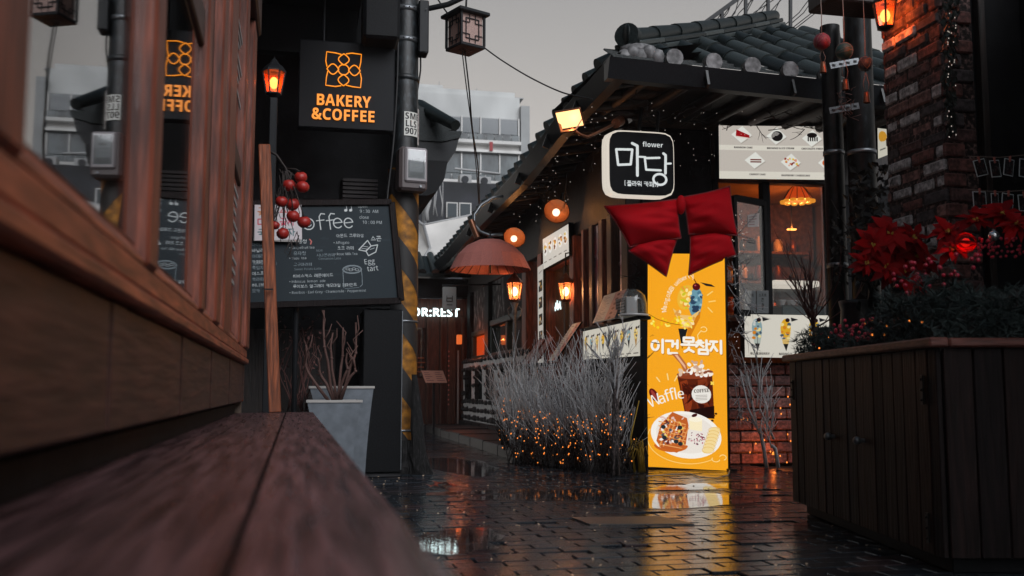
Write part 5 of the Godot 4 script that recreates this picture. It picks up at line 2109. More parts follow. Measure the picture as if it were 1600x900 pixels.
	for k in 5:
		box(st, Vector3(-0.04 + k * 0.02, -hh * 0.5 - 0.0235, 0.0), Vector3(0.006, 0.003, 0.05))
	part(bt, "vent", st, mat["steel"])
	st = mb()
	box(st, Vector3.ZERO, Vector3(w - 0.02, hh - 0.006, w - 0.02))
	var pn := part(ln, "paper_pane", st, mat["paper_lantern"])
	st = mb()
	for i in 4:
		var r := Basis(Vector3.UP, PI / 2 * i)
		var f := w * 0.5
		box(st, r * Vector3(f, 0, f), Vector3(0.016, hh, 0.016), r)
	part(ln, "corner_post", st, mat["black_metal"])
	for i in 4:
		st = mb()
		var r := Basis(Vector3.UP, PI / 2 * i)
		var z := w * 0.5 - 0.004
		var a := w * 0.28
		var b := hh * 0.33
		var g := 0.032
		for q in [[-a, -b, a, -b], [-a, b, a, b], [-a, -b, -a, b], [a, -b, a, b]]:
			beam(st, r * Vector3(q[0], q[1], z), r * Vector3(q[2], q[3], z), 0.006, 0.006)
		for sx in [-1, 1]:
			for sy in [-1, 1]:
				beam(st, r * Vector3(sx * (a - g), sy * (b + 0.03), z), r * Vector3(sx * (a - g), sy * (b - g), z), 0.005, 0.005)
				beam(st, r * Vector3(sx * (a + 0.03), sy * (b - g), z), r * Vector3(sx * (a - g), sy * (b - g), z), 0.005, 0.005)
		part(ln, "lattice", st, mat["black_metal"])
	here = Transform3D()
	# old stump and bark leaning at the foot of the pole
	var sp := thing("bark_slab", "weathered bark slab leaning against the foot of the striped pole", "bark", at(655, 740, 7.25) * Vector3(1, 0, 1))
	st = mb()
	var rr := RandomNumberGenerator.new()
	rr.seed = 4
	var prev := []
	for i in 9:
		var s := i / 8.0
		var cc := at(lerpf(660, 646, s), lerpf(746, 585, s), 7.22).lerp(W(x + 0.10, at(640, lerpf(746, 585, s), 7.3).y, 7.33), 0.15)
		if i == 0:
			cc.y = 0.0
		var hw := lerpf(0.075, 0.018, s)
		var ring := []
		for j in 8:
			var a := TAU * j / 8
			var k := rr.randf_range(0.75, 1.2)
			ring.append(cc + Vector3(cos(a) * hw * k, 0, sin(a) * hw * 0.5 * k))
		if prev.size():
			for j in 8:
				flat(st)
				quad(st, prev[j], prev[(j + 1) % 8], ring[(j + 1) % 8], ring[j], cc)
		prev = ring
	part(sp, "slab", st, mat["bark_dark"])
	var ft := thing("pole_footing", "dark rough bundle of rags and bricks around the pole foot", "footing", W(x, 0, 7.25))
	st = mb()
	for k in 5:
		var o := W(x - 0.12 + k * 0.06, 0.0, 7.27 + 0.02 * (k % 2))
		prev = []
		for i in 6:
			var s := i / 5.0
			var ring := []
			for j in 7:
				var a := TAU * j / 7
				var q := rr.randf_range(0.7, 1.15) * lerpf(0.055, 0.028, s)
				ring.append(o + Vector3(cos(a) * q + 0.01 * s * (2 - k), 0.24 * s + rr.randf_range(-0.008, 0.008) * minf(1, s * 9), sin(a) * q))
			if prev.size():
				for j in 7:
					flat(st)
					quad(st, prev[j], prev[(j + 1) % 7], ring[(j + 1) % 7], ring[j], o + Vector3(0, 0.24 * s, 0))
			prev = ring
	part(ft, "rag_bundle", st, mat["bark_dark"])

# ------------------------------------------------------------------ the yellow sign, the bow and the cafe's name
func banner_print() -> Image:
	canvas(300, 860, Color(0.98, 0.66, 0.13))
	var white := Color(0.98, 0.96, 0.92)
	# shadows belong to the printed picture: darker yellow shapes beside the ice cream and the cup
	fill([Vector2(190, 150), Vector2(214, 170), Vector2(202, 260), Vector2(168, 330), Vector2(150, 400), Vector2(150, 330)], Color(0.84, 0.50, 0.08))
	# curved line of words
	var s := "Mango&Blueberry"
	for i in s.length():
		var a := lerpf(PI * 1.02, PI * 1.47, i / 14.0)
		words(s[i], Vector2(182, 250) + Vector2(cos(a) * 108, sin(a) * 150), 18, white, false, a + PI / 2 - 0.25)
	# ice cream: scoops in a waffle cone with a black tip
	dot(Vector2(150, 178), Vector2(34, 52), Color(0.94, 0.72, 0.22), 0.25)
	dot(Vector2(186, 196), Vector2(26, 60), Color(0.42, 0.60, 0.66), 0.1)
	for k in 26:
		dot(Vector2(rnd(126, 168), rnd(140, 216)), Vector2(rnd(5, 12), rnd(4, 9)), [Color(0.98, 0.82, 0.42), Color(0.80, 0.78, 0.14), Color(0.93, 0.60, 0.22), Color(0.99, 0.9, 0.62)][k % 4], rnd(0, 3))
	for k in 18:
		dot(Vector2(rnd(170, 208), rnd(150, 240)), Vector2(rnd(4, 10), rnd(4, 9)), [Color(0.30, 0.47, 0.55), Color(0.62, 0.76, 0.80), Color(0.18, 0.28, 0.38)][k % 3], rnd(0, 3))
	dot(Vector2(190, 134), Vector2(15, 15), Color(0.33, 0.04, 0.07))
	dot(Vector2(186, 129), Vector2(4, 3), Color(0.75, 0.35, 0.35))
	stroke([Vector2(190, 120), Vector2(182, 104)], 3, Color(0.3, 0.1, 0.05))
	fill([Vector2(205, 116), Vector2(248, 124), Vector2(262, 134), Vector2(228, 130)], Color(0.10, 0.09, 0.12))
	for k in 4:
		dot(Vector2(180 + 12 * (k % 2), 218 + 13 * (k / 2)), Vector2(8, 8), Color(0.16, 0.24, 0.34))
	fill([Vector2(96, 222), Vector2(106, 248), Vector2(132, 300), Vector2(168, 300), Vector2(184, 262), Vector2(206, 226), Vector2(170, 252), Vector2(130, 250)], Color(0.94, 0.76, 0.45))
	for k in 10:
		dot(Vector2(rnd(112, 180), rnd(236, 290)), Vector2(rnd(6, 14), rnd(4, 9)), [Color(0.99, 0.88, 0.66), Color(0.87, 0.62, 0.30)][k % 2], rnd(0, 3))
	fill([Vector2(118, 306), Vector2(154, 306), Vector2(132, 388)], Color(0.11, 0.12, 0.13))
	for k in 34:      # yellow blossom
		dot(Vector2(rnd(16, 170), rnd(258, 306)), Vector2(rnd(4, 10), rnd(3, 6)), [Color(0.99, 0.85, 0.15), Color(0.95, 0.75, 0.08), Color(0.99, 0.93, 0.45)][k % 3], rnd(0, 3), 8)
	stroke([Vector2(4, 248), Vector2(40, 270), Vector2(90, 286), Vector2(130, 292)], 2, Color(0.4, 0.26, 0.05))
	for q in [[232, 168, 252, 152], [238, 194, 262, 190], [234, 218, 250, 236]]:
		stroke([Vector2(q[0], q[1]), Vector2(q[2], q[3])], 5, Color(0.99, 0.82, 0.45))
	arc(Vector2(216, 306), Vector2(12, 10), -2.6, 2.6, 3, Color(0.99, 0.88, 0.6))
	stroke([Vector2(206, 312), Vector2(192, 330), Vector2(196, 352), Vector2(204, 360)], 3, Color(0.99, 0.88, 0.6))
	# the four big syllable blocks, with a darker edge printed behind
	for pass_ in 2:
		var c := Color(0.80, 0.52, 0.12) if pass_ == 0 else white
		var o := Vector2(2.5, 3.5) if pass_ == 0 else Vector2.ZERO
		hangul("이", Vector2(16, 352) + o, 52, 10, c)
		hangul("건", Vector2(70, 354) + o, 52, 10, c)
		hangul("못", Vector2(130, 342) + o, 56, 10, c)
		hangul("참", Vector2(186, 350) + o, 54, 10, c)
		hangul("지", Vector2(240, 350) + o, 50, 10, c)
	# spoon and cup
	fill([Vector2(92, 408), Vector2(120, 408), Vector2(148, 448), Vector2(156, 480), Vector2(140, 480), Vector2(126, 448)], Color(0.72, 0.42, 0.25))
	fill([Vector2(104, 412), Vector2(114, 412), Vector2(144, 454), Vector2(146, 470)], Color(0.92, 0.72, 0.58))
	fill([Vector2(114, 498), Vector2(246, 486), Vector2(252, 660), Vector2(146, 660)], Color(0.36, 0.13, 0.06))
	fill([Vector2(124, 520), Vector2(150, 510), Vector2(170, 600), Vector2(160, 650), Vector2(148, 650)], Color(0.56, 0.22, 0.10))
	fill([Vector2(190, 510), Vector2(226, 500), Vector2(230, 560), Vector2(196, 570)], Color(0.50, 0.20, 0.10))
	for k in 24:
		fill([Vector2(rnd(130, 240), rnd(510, 560)), Vector2(rnd(130, 240), rnd(520, 620)), Vector2(rnd(150, 245), rnd(540, 640))], [Color(0.28, 0.09, 0.05), Color(0.46, 0.18, 0.09), Color(0.20, 0.06, 0.04)][k % 3])
	fill([Vector2(160, 630), Vector2(252, 610), Vector2(252, 660), Vector2(160, 660)], Color(0.13, 0.05, 0.04))
	dot(Vector2(180, 492), Vector2(68, 14), Color(0.55, 0.25, 0.14), -0.08)
	for k in 40:
		dot(Vector2(180 + rnd(-62, 62), 482 + rnd(-14, 10)), Vector2(rnd(5, 13), rnd(4, 9)), [Color(0.97, 0.92, 0.86), Color(0.88, 0.76, 0.66), Color(0.55, 0.30, 0.20), Color(0.99, 0.97, 0.94)][k % 4], rnd(0, 3), 9)
	for k in 16:
		dot(Vector2(184 + rnd(-26, 26), 456 + rnd(-18, 16)), Vector2(rnd(6, 12), rnd(5, 9)), [Color(0.97, 0.93, 0.88), Color(0.82, 0.66, 0.56)][k % 2], rnd(0, 3), 9)
	dot(Vector2(204, 566), Vector2(37, 36), Color(0.93, 0.91, 0.88))
	words("COFFEE", Vector2(176, 562), 13, Color(0.16, 0.12, 0.1), true, -0.12, true, 0.82)
	for k in 4:
		stroke([Vector2(182, 572 + k * 6), Vector2(226, 568 + k * 6)], 1.4, Color(0.5, 0.45, 0.42), false)
	dot(Vector2(246, 520), Vector2(9, 4), Color(0.99, 0.85, 0.35), 0.8)
	dot(Vector2(246, 520), Vector2(9, 4), Color(0.99, 0.85, 0.35), -0.8)
	# Waffle
	for q in [[48, 520, 36, 504], [80, 512, 76, 488], [104, 516, 114, 496]]:
		stroke([Vector2(q[0], q[1]), Vector2(q[2], q[3])], 5, Color(0.99, 0.85, 0.55))
	dot(Vector2(26, 574), Vector2(15, 28), Color(0.38, 0.08, 0.08), -0.5)
	dot(Vector2(26, 574), Vector2(6, 22), Color(0.62, 0.24, 0.20), -0.5)
	var wf := "Waffle"
	var wx := [8, 46, 70, 86, 102, 112]
	for i in 6:
		words(wf[i], Vector2(wx[i] + 2, 628 - [0, 16, 27, 34, 37, 40][i]), [44, 42, 44, 44, 44, 40][i], white, false, -0.42 + i * 0.06)
	# plate with waffle, cream, potato slices
	arc(Vector2(150, 745), Vector2(148, 96), 0.9, 3.5, 3, Color(0.99, 0.83, 0.50), 24)
	dot(Vector2(146, 728), Vector2(132, 92), Color(0.97, 0.95, 0.92), 0.12, 36)
	dot(Vector2(146, 724), Vector2(112, 76), Color(0.93, 0.90, 0.86), 0.12, 36)
	fill([Vector2(96, 640), Vector2(150, 662), Vector2(156, 690), Vector2(144, 780), Vector2(112, 800), Vector2(54, 786), Vector2(36, 756), Vector2(52, 690)], Color(0.76, 0.38, 0.16))
	for k in 7:
		stroke([Vector2(48 + k * 14, 782 - k * 4), Vector2(84 + k * 12, 652 + k * 8)], 4, Color(0.90, 0.60, 0.34), false)
		stroke([Vector2(44, 768 - k * 18), Vector2(146, 784 - k * 16)], 4, Color(0.92, 0.64, 0.38), false)
	for k in 66:
		dot(Vector2(rnd(54, 140), rnd(660, 772)), Vector2(rnd(3, 9), rnd(2, 6)), [Color(0.98, 0.95, 0.93), Color(0.95, 0.82, 0.40), Color(0.42, 0.18, 0.16), Color(0.90, 0.76, 0.72), Color(0.30, 0.32, 0.36)][k % 5], rnd(0, 3), 8)
	for q in [[66, 742], [110, 756], [124, 700], [62, 700], [126, 764]]:
		dot(Vector2(q[0], q[1]), Vector2(9, 8), Color(0.14, 0.18, 0.20))
	arc(Vector2(90, 768), Vector2(60, 26), 0.2, 2.9, 9, Color(0.80, 0.40, 0.14))
	fill([Vector2(158, 662), Vector2(206, 668), Vector2(206, 712), Vector2(160, 706)], Color(0.99, 0.93, 0.78))
	dot(Vector2(182, 666), Vector2(25, 10), Color(0.995, 0.96, 0.86))
	for k in 40:
		dot(Vector2(182 + rnd(-34, 34), 742 + rnd(-24, 22)), Vector2(rnd(1.5, 4), rnd(1.5, 3)), [Color(0.5, 0.10, 0.22), Color(0.30, 0.12, 0.2), Color(0.75, 0.45, 0.5)][k % 3], rnd(0, 3), 7)
	for k in 7:
		dot(Vector2(252 - k * 4, 706 + k * 13), Vector2(22, 12), Color(0.97, 0.86, 0.60), -0.3)
		arc(Vector2(252 - k * 4, 706 + k * 13), Vector2(22, 12), 0, TAU, 1.5, Color(0.88, 0.68, 0.34))
	for q in [[250, 640], [242, 648], [236, 668]]:
		dot(Vector2(q[0] + 8, q[1]), Vector2(5, 4), Color(0.22, 0.10, 0.05))
	dot(Vector2(178, 650), Vector2(11, 6), Color(0.25, 0.06, 0.06), -0.4)
	arc(Vector2(256, 818), Vector2(14, 10), 0.2, 3.6, 3, Color(0.99, 0.88, 0.6))
	arc(Vector2(282, 810), Vector2(12, 10), -2.8, 1.2, 3, Color(0.99, 0.88, 0.6))
	return finish()

func cushion(parent: Node3D, a: Vector3, b: Vector3, c: Vector3, d: Vector3, puff: float, nrm: Vector3, pleat := 0.0, knot_right := true) -> MeshInstance3D:     # a stuffed four-cornered cushion
	var st := mb()
	soft(st)
	var n := 24
	var g := [[], []]
	for i in n + 1:
		var r0 := []
		var r1 := []
		for j in n + 1:
			var u := float(i) / n
			var v := float(j) / n
			var p := a.lerp(b, u).lerp(d.lerp(c, u), v)
			var e := pow(sin(PI * u), 0.55) * pow(sin(PI * v), 0.55)
			var near := u if knot_right else 1.0 - u
			var fold := pleat * (sin(v * 19.0 + near * 4.0) + 0.6 * sin(v * 31.0 - near * 7.0)) * near * near * pow(sin(PI * v), 0.5) * minf(1.0, 6.0 * (1.0 - near) + 0.3)
			fold += pleat * 0.5 * (sin(u * 13.0 + v * 5.0) + sin(u * 7.0 - v * 11.0)) * e
			var pull := (a + b + c + d) / 4 - p
			p += pull * 0.05 * (1.0 - e) * (sin(PI * u) + sin(PI * v))
			r0.append(p + nrm * (puff * e + fold))
			r1.append(p - nrm * (puff * 0.7 * e))
		g[0].append(r0)
		g[1].append(r1)
	var mid := (a + b + c + d) / 4
	for s in 2:
		for i in n:
			for j in n:
				var q0: Vector3 = g[s][i][j]
				var q2: Vector3 = g[s][i + 1][j + 1]
				var m := (q0 + q2) * 0.5 - nrm * (0.5 if s == 0 else -0.5)
				quad(st, q0, g[s][i + 1][j], q2, g[s][i][j + 1], m)
	var o := part(parent, "cushion", st, mat["velvet_red"])
	st = mb()
	var ring := []
	for i in n + 1:
		ring.append(g[0][i][0].lerp(g[1][i][0], 0.5))
	for i in n + 1:
		ring.append(g[0][n][i].lerp(g[1][n][i], 0.5))
	for i in n + 1:
		ring.append(g[0][n - i][n].lerp(g[1][n - i][n], 0.5))
	for i in n + 1:
		ring.append(g[0][0][n - i].lerp(g[1][0][n - i], 0.5))
	var clean := [ring[0]]
	for p in ring:
		if p.distance_to(clean[-1]) > 0.003:
			clean.append(p)
	tube(st, clean, 0.006, 5)
	part(o, "piping", st, mat["velvet_seam"])
	return o

func roadside_sign():
	var d := 7.2
	# yellow light box
	var a := at(1012, 396, d + 0.15)
	var b := at(1132, 397, d - 0.15)
	var c := at(1137.5, 735.5, d - 0.15)
	var e := at(1010.5, 729, d + 0.15)
	var t := thing("banner_sign", "tall glowing yellow sign with ice cream, iced coffee and waffle print", "sign", (e + c) * 0.5 * Vector3(1, 0, 1))
	var st := mb()
	sheet(st, a, b, c, e)
	part(t, "lit_poster", st, printed("banner_print", banner_print(), 0.95, 0.4))
	st = mb()
	var dep := Vector3(0.03, 0, -0.07)
	prism(st, [Vector2(0, 0), Vector2(1, 0), Vector2(1, 1), Vector2(0, 1)], e + Vector3(0, 0, -0.003), c - e, a - e, dep)
	part(t, "case", st, mat["gutter_metal"])
	st = mb()
	beam(st, b + Vector3(0.008, 0, 0), c + Vector3(0.008, 0, 0), 0.014, 0.02, Vector3.BACK)
	beam(st, a - Vector3(0.006, 0, 0), e - Vector3(0.006, 0, 0), 0.008, 0.02, Vector3.BACK)
	beam(st, e - Vector3(0, 0.006, 0), c - Vector3(0, 0.006, 0), 0.008, 0.02, Vector3.BACK)
	part(t, "frame", st, mat["gutter_metal"])
	st = mb()
	for p in [e, c]:
		cbox(st, p * Vector3(1, 0, 1) + Vector3(0.02, 0.008, -0.05), Vector3(0.06, 0.016, 0.22), 0.003)
	part(t, "foot", st, mat["black_metal"])
	# red bow of cushions
	var bow := thing("red_bow", "big red velvet bow of stuffed cushions over the yellow sign", "bow", at(1060, 430, 7.05))
	var db := 7.04
	var n := Vector3(-0.1, 0.05, 1).normalized()
	cushion(bow, at(944, 322, db), at(1060, 311, db), at(1064, 372, db), at(984, 386, db), 0.115, n, 0.011)
	cushion(bow, at(1066, 308, db), at(1140, 291, db), at(1152, 368, db), at(1076, 366, db), 0.115, n, 0.011, false)
	cushion(bow, at(994, 378, db + 0.03), at(1062, 362, db + 0.03), at(1041, 432, db + 0.02), at(982, 392, db + 0.02), 0.07, n, 0.009)
	cushion(bow, at(1078, 360, db + 0.03), at(1140, 358, db + 0.03), at(1150, 398, db + 0.02), at(1076, 430, db + 0.02), 0.07, n, 0.009, false)
	st = mb()
	ball(st, at(1064, 320, db - 0.02), Vector3(0.035, 0.075, 0.05), 12)
	part(bow, "knot", st, mat["velvet_red"])
	# the cafe's name board
	var ns := thing("name_board", "black rounded sign board with white Korean letters and white lit edge", "sign", at(996, 312, 6.9))
	canvas(220, 214, Color(0.03, 0.035, 0.04))
	var w := Color(0.93, 0.95, 0.95)
	words("flower", Vector2(112, 48), 17, w, true)
	stroke([Vector2(20, 62), Vector2(76, 60), Vector2(70, 112), Vector2(26, 116), Vector2(20, 62)], 8.8, w)
	stroke([Vector2(76, 38), Vector2(94, 46), Vector2(93, 150)], 10.1, w)
	stroke([Vector2(93, 84), Vector2(122, 84)], 7.4, w)
	stroke([Vector2(172, 84), Vector2(120, 88), Vector2(124, 128), Vector2(176, 128)], 8.1, w)
	stroke([Vector2(186, 68), Vector2(194, 74), Vector2(192, 138)], 9.5, w)
	stroke([Vector2(193, 104), Vector2(212, 102)], 7.4, w)
	arc(Vector2(172, 160), Vector2(23, 19), 0, TAU, 8.5, w, 20)
	words("[", Vector2(46, 184), 15, w, true)
	hangul("플라워", Vector2(56, 170), 17, 2.6, w, 1.08)
	hangul("카페", Vector2(116, 170), 17, 2.6, w, 1.08)
	words(";]", Vector2(154, 184), 15, w, true)
	var im := finish()
	var dn := 6.85
	var tl := at(952, 207, dn)
	var tr := at(1049, 209, dn)
	var br := at(1047, 306, dn)
	var bl := at(956, 303, dn)
	var ux := (tr - tl + br - bl) * 0.5
	var cen := (tl + tr + br + bl) / 4
	var rx := (tr - tl).length() * 0.5
	var ry := (tl - bl).length() * 0.5
	# bulged outline
	var outline := func(k: float) -> Array:
		var p := []
		for i in 48:
			var an := TAU * i / 48
			var q := Vector2(cos(an), sin(an))
			var m := pow(pow(absf(q.x), 7.0) + pow(absf(q.y), 7.0), -1.0 / 7.0)
			p.append(q * m * Vector2(rx, ry) * k)
		return p
	st = mb()
	prism(st, outline.call(1.075), cen, Vector3.RIGHT, Vector3.UP, Vector3(-0.012, 0, -0.09))
	part(ns, "edge_light", st, mat["box_light"])
	st = mb()
	prism(st, outline.call(1.02), cen + Vector3(0.004, 0, 0.0), Vector3.RIGHT, Vector3.UP, Vector3(0, 0, 0.012))
	part(ns, "face", st, mat["sign_black"])
	st = mb()
	flat(st)
	var po: Array = outline.call(1.0)
	for i in 48:
		for v in [Vector2.ZERO, po[(i + 1) % 48], po[i]]:
			st.set_uv(Vector2(0.5 + v.x / rx * 0.5, 0.5 - v.y / ry * 0.5))
			st.add_vertex(cen + Vector3(0.004 + v.x, v.y, 0.0155))
	part(ns, "lettering_sign", st, printed("name_print", im, 0.75, 0.5))
	st = mb()
	beam(st, cen + Vector3(0.0, ry, -0.06), cen + Vector3(0.05, ry + 0.22, -0.1), 0.02, 0.02)
	beam(st, cen + Vector3(0.15, ry, -0.06), cen + Vector3(0.18, ry + 0.2, -0.1), 0.02, 0.02)
	part(ns, "hanger", st, mat["black_metal"])
	# flood lamp
	var fl := thing("flood_lamp", "lit flood lamp on a bent copper arm under the eave", "lamp", at(965, 190, 6.7))
	st = mb()
	var fc := at(890, 186, 6.45)
	var fn := Vector3(-0.42, -0.62, 0.66).normalized()      # where the lamp looks
	var fx := Vector3(0.86, 0.12, 0.5)
	fx = (fx - fn * fx.dot(fn)).normalized()
	var fb := Basis(fx, -fn, fx.cross(-fn))
	here = Transform3D(fb, fc)
	cbox(st, Vector3(0, 0.012, 0), Vector3(0.185, 0.02, 0.135), 0.006)
	part(fl, "reflector", st, mat["copper"])
	st = mb()
	box(st, Vector3(0, -0.002, 0), Vector3(0.168, 0.006, 0.118))
	part(fl, "flood_light", st, mat["flood_light"])
	st = mb()
	beam(st, Vector3(-0.08, 0, -0.02), Vector3(-0.05, -0.085, -0.05), 0.008, 0.02)
	beam(st, Vector3(0.08, 0, -0.02), Vector3(0.05, -0.085, -0.05), 0.008, 0.02)
	beam(st, Vector3(-0.055, -0.085, -0.05), Vector3(0.055, -0.085, -0.05), 0.01, 0.03)
	part(fl, "yoke", st, mat["copper"])
	here = Transform3D()
	st = mb()
	tube(st, [at(893, 200, 6.47), at(906, 210, 6.5), at(918, 214, 6.52), at(932, 208, 6.56), at(962, 193, 6.7)], 0.011, 8)
	part(fl, "arm", st, mat["copper"])
	st = mb()
	cyl(st, at(962, 193, 6.68), at(969, 189, 6.8), 0.035, 0.038, 12)
	part(fl, "wall_plate", st, mat["copper"])
	omni(at(890, 196, 6.40), Color(1.0, 0.70, 0.42), 0.035, 0.03)

# ------------------------------------------------------------------ lamps along the eave, parasol
func cafe_lamps():
	# two bare bulbs in shallow shades
	for q in [[869, 332, 8.9, "cone-shaded round bulb under the eave above the menu board"], [803, 373, 10.6, "cone-shaded round bulb under the eave beside the pink parasol"]]:
		var c := at(q[0], q[1], q[2])
		var t := thing("eave_bulb", q[3], "lamp", c, "round bulbs under the eave")
		var st := mb()
		ball(st, c, Vector3(0.036, 0.036, 0.036), 14)
		part(t, "bulb", st, mat["bulb_white"])
		st = mb()
		var b := Basis(Vector3.RIGHT, -0.95) * Basis(Vector3.BACK, -0.35)
		lathe(st, c, [[0.02, 0.10], [0.035, 0.085], [0.12, 0.035], [0.125, 0.03], [0.117, 0.033], [0.034, 0.075], [0.0, 0.08]], 18, b)
		part(t, "shade", st, mat["copper"])
		st = mb()
		cyl(st, c + b * Vector3(0, 0.09, 0), c + b * Vector3(0, 0.09, 0) + Vector3(0.05, 0.16, 0), 0.01, 0.01, 6)
		part(t, "stem", st, mat["black_metal"])
		omni(c, Color(1.0, 0.66, 0.36), 0.06, 0.025)
	# pink paper parasol hung as a shade
	var pc := at(766, 422, 9.6)
	var t2 := thing("paper_parasol", "open pinkish red paper parasol hanging from the eave", "parasol", pc)
	var rr := at(828, 415, 9.6).x - pc.x
	var hgt := at(766, 370, 9.6).y - at(766, 417, 9.6).y
	var nn := 22
	for i in nn:
		var st := mb()
		var a0 := TAU * i / nn
		var a1 := TAU * (i + 1) / nn
		var e0 := Vector3(cos(a0), 0, sin(a0))
		var e1 := Vector3(cos(a1), 0, sin(a1))
		var pr := [[0.03, 1.0], [0.30, 0.985], [0.58, 0.80], [0.82, 0.48], [1.0, 0.0]]
		for k in 4:
			flat(st)
			var r0: float = pr[k][0] * rr
			var r1: float = pr[k + 1][0] * rr
			var y0: float = pr[k][1] * hgt
			var y1: float = pr[k + 1][1] * hgt
			quad(st, pc + e0 * r0 + Vector3(0, y0, 0), pc + e1 * r0 + Vector3(0, y0, 0), pc + e1 * r1 + Vector3(0, y1, 0), pc + e0 * r1 + Vector3(0, y1, 0), pc - Vector3(0, 1, 0))
		part(t2, "paper_panel", st, mat["paper_pink"])
		st = mb()
		beam(st, pc + e0 * rr * 0.06 + Vector3(0, hgt * 0.96, 0), pc + e0 * rr * 0.99 + Vector3(0, -0.004, 0), 0.005, 0.007)
		part(t2, "rib", st, mat["stick_brown"])
	var st := mb()
	tube(st, [pc + Vector3(0, hgt * 1.28, 0), pc + Vector3(0, hgt * 1.0, 0), pc + Vector3(0, -0.03, 0)], 0.01, 6)
	ball(st, pc + Vector3(0, hgt * 1.05, 0), Vector3(0.035, 0.02, 0.035), 10)
	part(t2, "handle", st, mat["black_metal"])
	# curved pale pipe it hangs from
	var cp := thing("curved_pipe", "pale curved pipe bending out from the eave above the parasol", "pipe", at(740, 340, 10.2))
	st = mb()
	tube(st, [at(786, 307, 9.9), at(770, 309, 9.9), at(752, 320, 9.9), at(741, 336, 9.85), at(741, 350, 9.8), at(750, 362, 9.75), at(766, 368, 9.7), at(785, 366, 9.7)], 0.017, 8)
	part(cp, "pipe", st, mat["steel"])
	st = mb()
	cyl(st, at(736, 345, 9.8), at(746, 372, 9.75), 0.035, 0.03, 10)
	part(cp, "joint", st, mat["copper"])
	# street lantern on its post, and the lantern in the doorway
	var lc := at(804, 455, 9.7)
	lantern("street_lantern", "copper street lantern with warm bulb on a thin post before the stone wall", lc, 0.078, 0.17, false, "copper lanterns")
	omni(lc, Color(1.0, 0.66, 0.40), 0.15, 0.02)
	var lp := thing("lantern_pole", "thin grey post with scrolled collar carrying the copper street lantern", "post", lc * Vector3(1, 0, 1))
	st = mb()
	cyl(st, lc * Vector3(1, 0, 1) + Vector3(0, 0.08, 0), lc - Vector3(0, 0.112, 0), 0.022, 0.016, 10)
	part(lp, "shaft", st, mat["steel"])
	st = mb()
	lathe(st, lc - Vector3(0, 0.24, 0), [[0.018, 0.0], [0.03, 0.03], [0.02, 0.06], [0.045, 0.125], [0.0, 0.126]], 10)
	for s in [-1, 1]:
		tube(st, [lc + Vector3(0.015 * s, -0.30, 0), lc + Vector3(0.06 * s, -0.24, 0), lc + Vector3(0.07 * s, -0.18, 0), lc + Vector3(0.045 * s, -0.15, 0)], 0.007, 5)
	part(lp, "collar", st, mat["steel"])
	st = mb()
	lathe(st, lc * Vector3(1, 0, 1) + Vector3(0, 0.06, 0), [[0.06, 0], [0.06, 0.03], [0.03, 0.06], [0.022, 0.10]], 10)
	part(lp, "base", st, mat["steel"])
	var l2 := at(884, 455, 9.1)
	lantern("doorway_lantern", "copper lantern with warm bulb hanging in the cafe doorway", l2, 0.072, 0.16, false, "copper lanterns")
	st = mb()
	tube(st, [l2 + Vector3(0, 0.16, 0), l2 + Vector3(0, 0.36, 0), l2 + Vector3(0.2, 0.40, 0)], 0.008, 6)
	var hk := thing("lantern_hook", "thin black hook holding the lantern in the cafe doorway", "hook", l2 + Vector3(0, 0.4, 0))
	part(hk, "rod", st, mat["black_metal"])
	omni(l2, Color(1.0, 0.66, 0.40), 0.15, 0.02)

# ------------------------------------------------------------------ silver branches with little lights
func spray(st: SurfaceTool, base: Vector3, dir: Vector3, length: float, r: float, depth: int, kinds: Array):
	var p := [base]
	var v := dir.normalized()
	var n := 4 + depth
	for i in n:
		v = (v + Vector3(rnd(-0.16, 0.16), rnd(-0.04, 0.12), rnd(-0.16, 0.16))).normalized()
		p.append(p[-1] + v * length / n)
	tube(st, p, r, 4 if depth < 2 else 5, r * 0.45)
	if depth > 0:
		var m := 3 + depth
		for k in m:
			var i := rng.randi_range(1, n - 1)
			var w := (v + Vector3(rnd(-0.75, 0.75), rnd(-0.1, 0.5), rnd(-0.75, 0.75))).normalized()
			spray(st, p[i], w, length * rnd(0.35, 0.6), r * 0.55, depth - 1, kinds)

func lights_in(parent: Node3D, n: int, lo: Vector3, hi: Vector3, m: String, r: float):
	var st := mb()
	for k in n:
		var c := Vector3(rnd(lo.x, hi.x), rnd(lo.y, hi.y), rnd(lo.z, hi.z))
		ball(st, c, Vector3(r, r * 1.3, r), 4)
	var o := part(parent, "light_bulbs", st, mat[m])
	o.set_meta("kind", "stuff")

